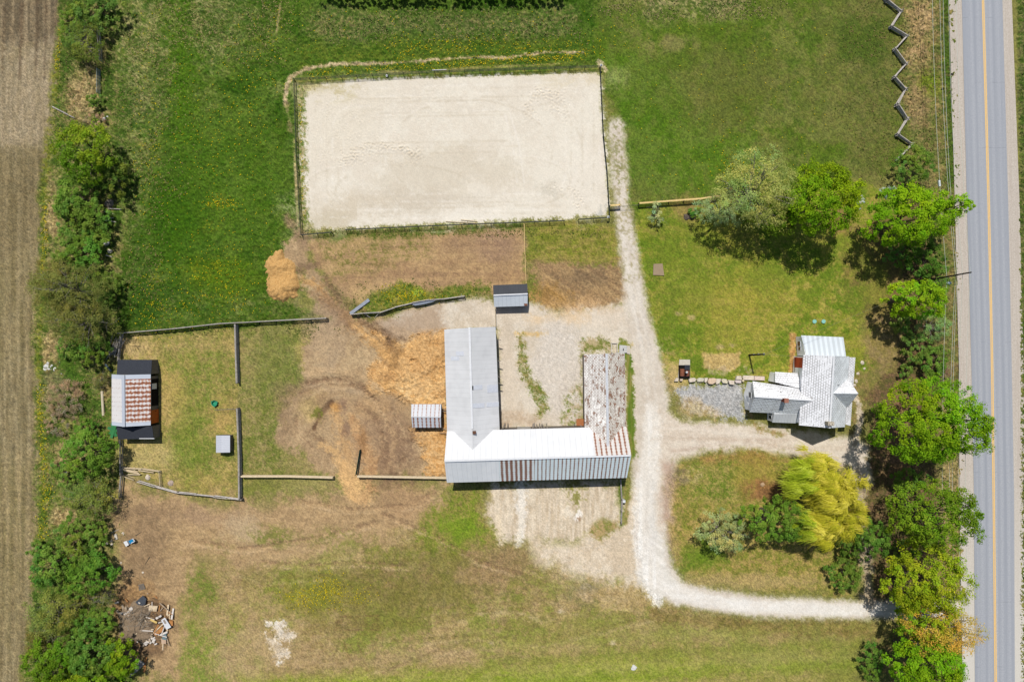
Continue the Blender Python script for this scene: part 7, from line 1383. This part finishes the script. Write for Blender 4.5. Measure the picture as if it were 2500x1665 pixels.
# ---------------------------------------------------------------- dandelions and weeds
r_ = np.random.RandomState(33); pts = []
def scat(n, f): 
    for _ in range(n): pts.append(f())
def near(path, w): 
    def g():
        i = r_.randint(len(path) - 1); u = r_.rand(); return (path[i][0] + (path[i + 1][0] - path[i][0]) * u + r_.randn() * w, path[i][1] + (path[i + 1][1] - path[i][1]) * u + r_.randn() * w)
    return g
gau = lambda x, y, sx, sy: (lambda: (x + r_.randn() * sx, y + r_.randn() * sy))
uni_ = lambda x0, y0, x1, y1: (lambda: (x0 + (x1 - x0) * r_.rand(), y0 + (y1 - y0) * r_.rand()))
scat(420, near([(710, 172), (900, 156), (1100, 144), (1330, 134)], 6)); scat(150, near([(1080, 140), (1330, 134)], 5)); scat(420, near([(900, 112), (1100, 105), (1380, 118)], 14)); scat(520, uni_(300, 20, 640, 740)); scat(300, gau(500, 640, 50, 46)); scat(120, gau(505, 466, 24, 8)); scat(160, gau(590, 150, 40, 70)); scat(160, gau(490, 300, 60, 60)); scat(140, gau(345, 350, 24, 120)); scat(220, gau(360, 700, 40, 40))
scat(240, gau(930, 680, 34, 12)); scat(200, gau(752, 1354, 22, 18)); scat(110, gau(690, 1372, 26, 14)); scat(60, gau(820, 1372, 24, 12)); scat(150, uni_(1440, 60, 1900, 440)); scat(120, gau(1690, 385, 40, 30)); scat(130, near([(106, 460), (104, 560), (98, 640)], 4)); scat(190, near([(92, 880), (94, 960), (100, 1050), (104, 1100)], 5)); scat(120, near([(112, 1110), (104, 1170), (96, 1240)], 7)); scat(70, near([(142, 70), (130, 160)], 3)); scat(60, near([(690, 210), (696, 400), (700, 510)], 2)); scat(200, uni_(620, 20, 1460, 130)); scat(60, gau(1085, 385, 1, 1)) if False else None
pp = np.array([O(x, y, 0) for x, y in pts]); pp[:, 2] = .1 + .1 * r_.rand(len(pp)); n_ = np.tile(np.array([[0, .15, 1.0]]), (len(pp), 1)) + r_.randn(len(pp), 3) * .25
o = bpy.data.objects.new("dandelions", leafmesh("dandelions", pp, unit(n_), .055 + .06 * r_.rand(len(pp)), calb(np.tile(np.array([[236, 210, 36]]), (len(pp), 1))) * (.75 + .4 * r_.rand(len(pp), 1)), (0, 0, 0), .9)); tag(link(o), "scattered yellow dandelions flowering through the grass", "flowers", kind="stuff")

# rough standing grass: straw and green tufts over the unmown parts
r_ = np.random.RandomState(44); PT = []; CT = []
for (x0, y0, x1, y1), n, cs in (((270, 0, 660, 130), 5200, ((176, 162, 110), (96, 116, 46))), ((740, 22, 1340, 92), 5200, ((160, 152, 104), (84, 108, 44))), ((270, 130, 420, 460), 3600, ((170, 156, 104), (80, 106, 36))), ((280, 480, 380, 740), 1800, ((160, 146, 96), (78, 104, 34))), ((1390, 0, 1780, 44), 2600, ((172, 158, 112), (96, 110, 54))), ((1930, 0, 2080, 420), 2600, ((150, 134, 86), (92, 104, 46))), ((2080, 0, 2188, 420), 3000, ((156, 136, 92), (84, 106, 40))), ((95, 60, 250, 300), 2400, ((160, 142, 96), (88, 116, 40))), ((88, 780, 260, 1250), 3600, ((162, 142, 98), (84, 112, 36))), ((2150, 420, 2206, 1560), 2600, ((160, 138, 96), (90, 108, 44))), ((815, 655, 1120, 720), 1600, ((150, 140, 84), (76, 110, 30))), ((2345, 0, 2360, 1560), 1600, ((120, 120, 70), (70, 96, 34))), ((700, 528, 1380, 545), 1400, ((150, 140, 84), (76, 104, 30))), ((1190, 770, 1260, 950), 600, ((140, 136, 76), (82, 112, 32))), ((290, 745, 760, 772), 1000, ((140, 132, 78), (66, 96, 28)))):
    xy = np.stack([x0 + (x1 - x0) * r_.rand(n) + r_.randn(n) * min(22, .16 * (x1 - x0)), y0 + (y1 - y0) * r_.rand(n) + r_.randn(n) * min(22, .16 * (y1 - y0))], 1); ci = np.clip(np.searchsorted(OXa, xy[:, 0]), 0, NX - 1); ri = np.clip(np.searchsorted(OYa, xy[:, 1]), 0, NY - 1)
    ok = ((CLS[ri, ci] == 0) | (CLS[ri, ci] == 5)) & (NF['m'][ri, ci] + .35 * r_.rand(n) > .55)
    xy, ri, ci = xy[ok], ri[ok], ci[ok]; w = (r_.rand(len(xy)) < NF['s'][ri, ci])[:, None]; c = np.where(w, np.array(cs[0]), np.array(cs[1]))
    q = np.array([O(a, b, 0) for a, b in xy]); q[:, 2] = Z[ri, ci] + .03 + .06 * r_.rand(len(q)); PT.append(q); CT.append(calb(c) * (.8 + .4 * r_.rand(len(c), 1)))
PT = np.vstack(PT); CT = np.vstack(CT); n_ = unit(np.array([[0, .1, 1.0]]) + r_.randn(len(PT), 3) * .45)
o = bpy.data.objects.new("rough_grass", leafmesh("rough_grass", PT, n_, .09 + .10 * r_.rand(len(PT)), CT, (0, 0, 0), .45)); tag(link(o), "unmown tufts of straw and green grass over the rough ground", "grass", kind="stuff")
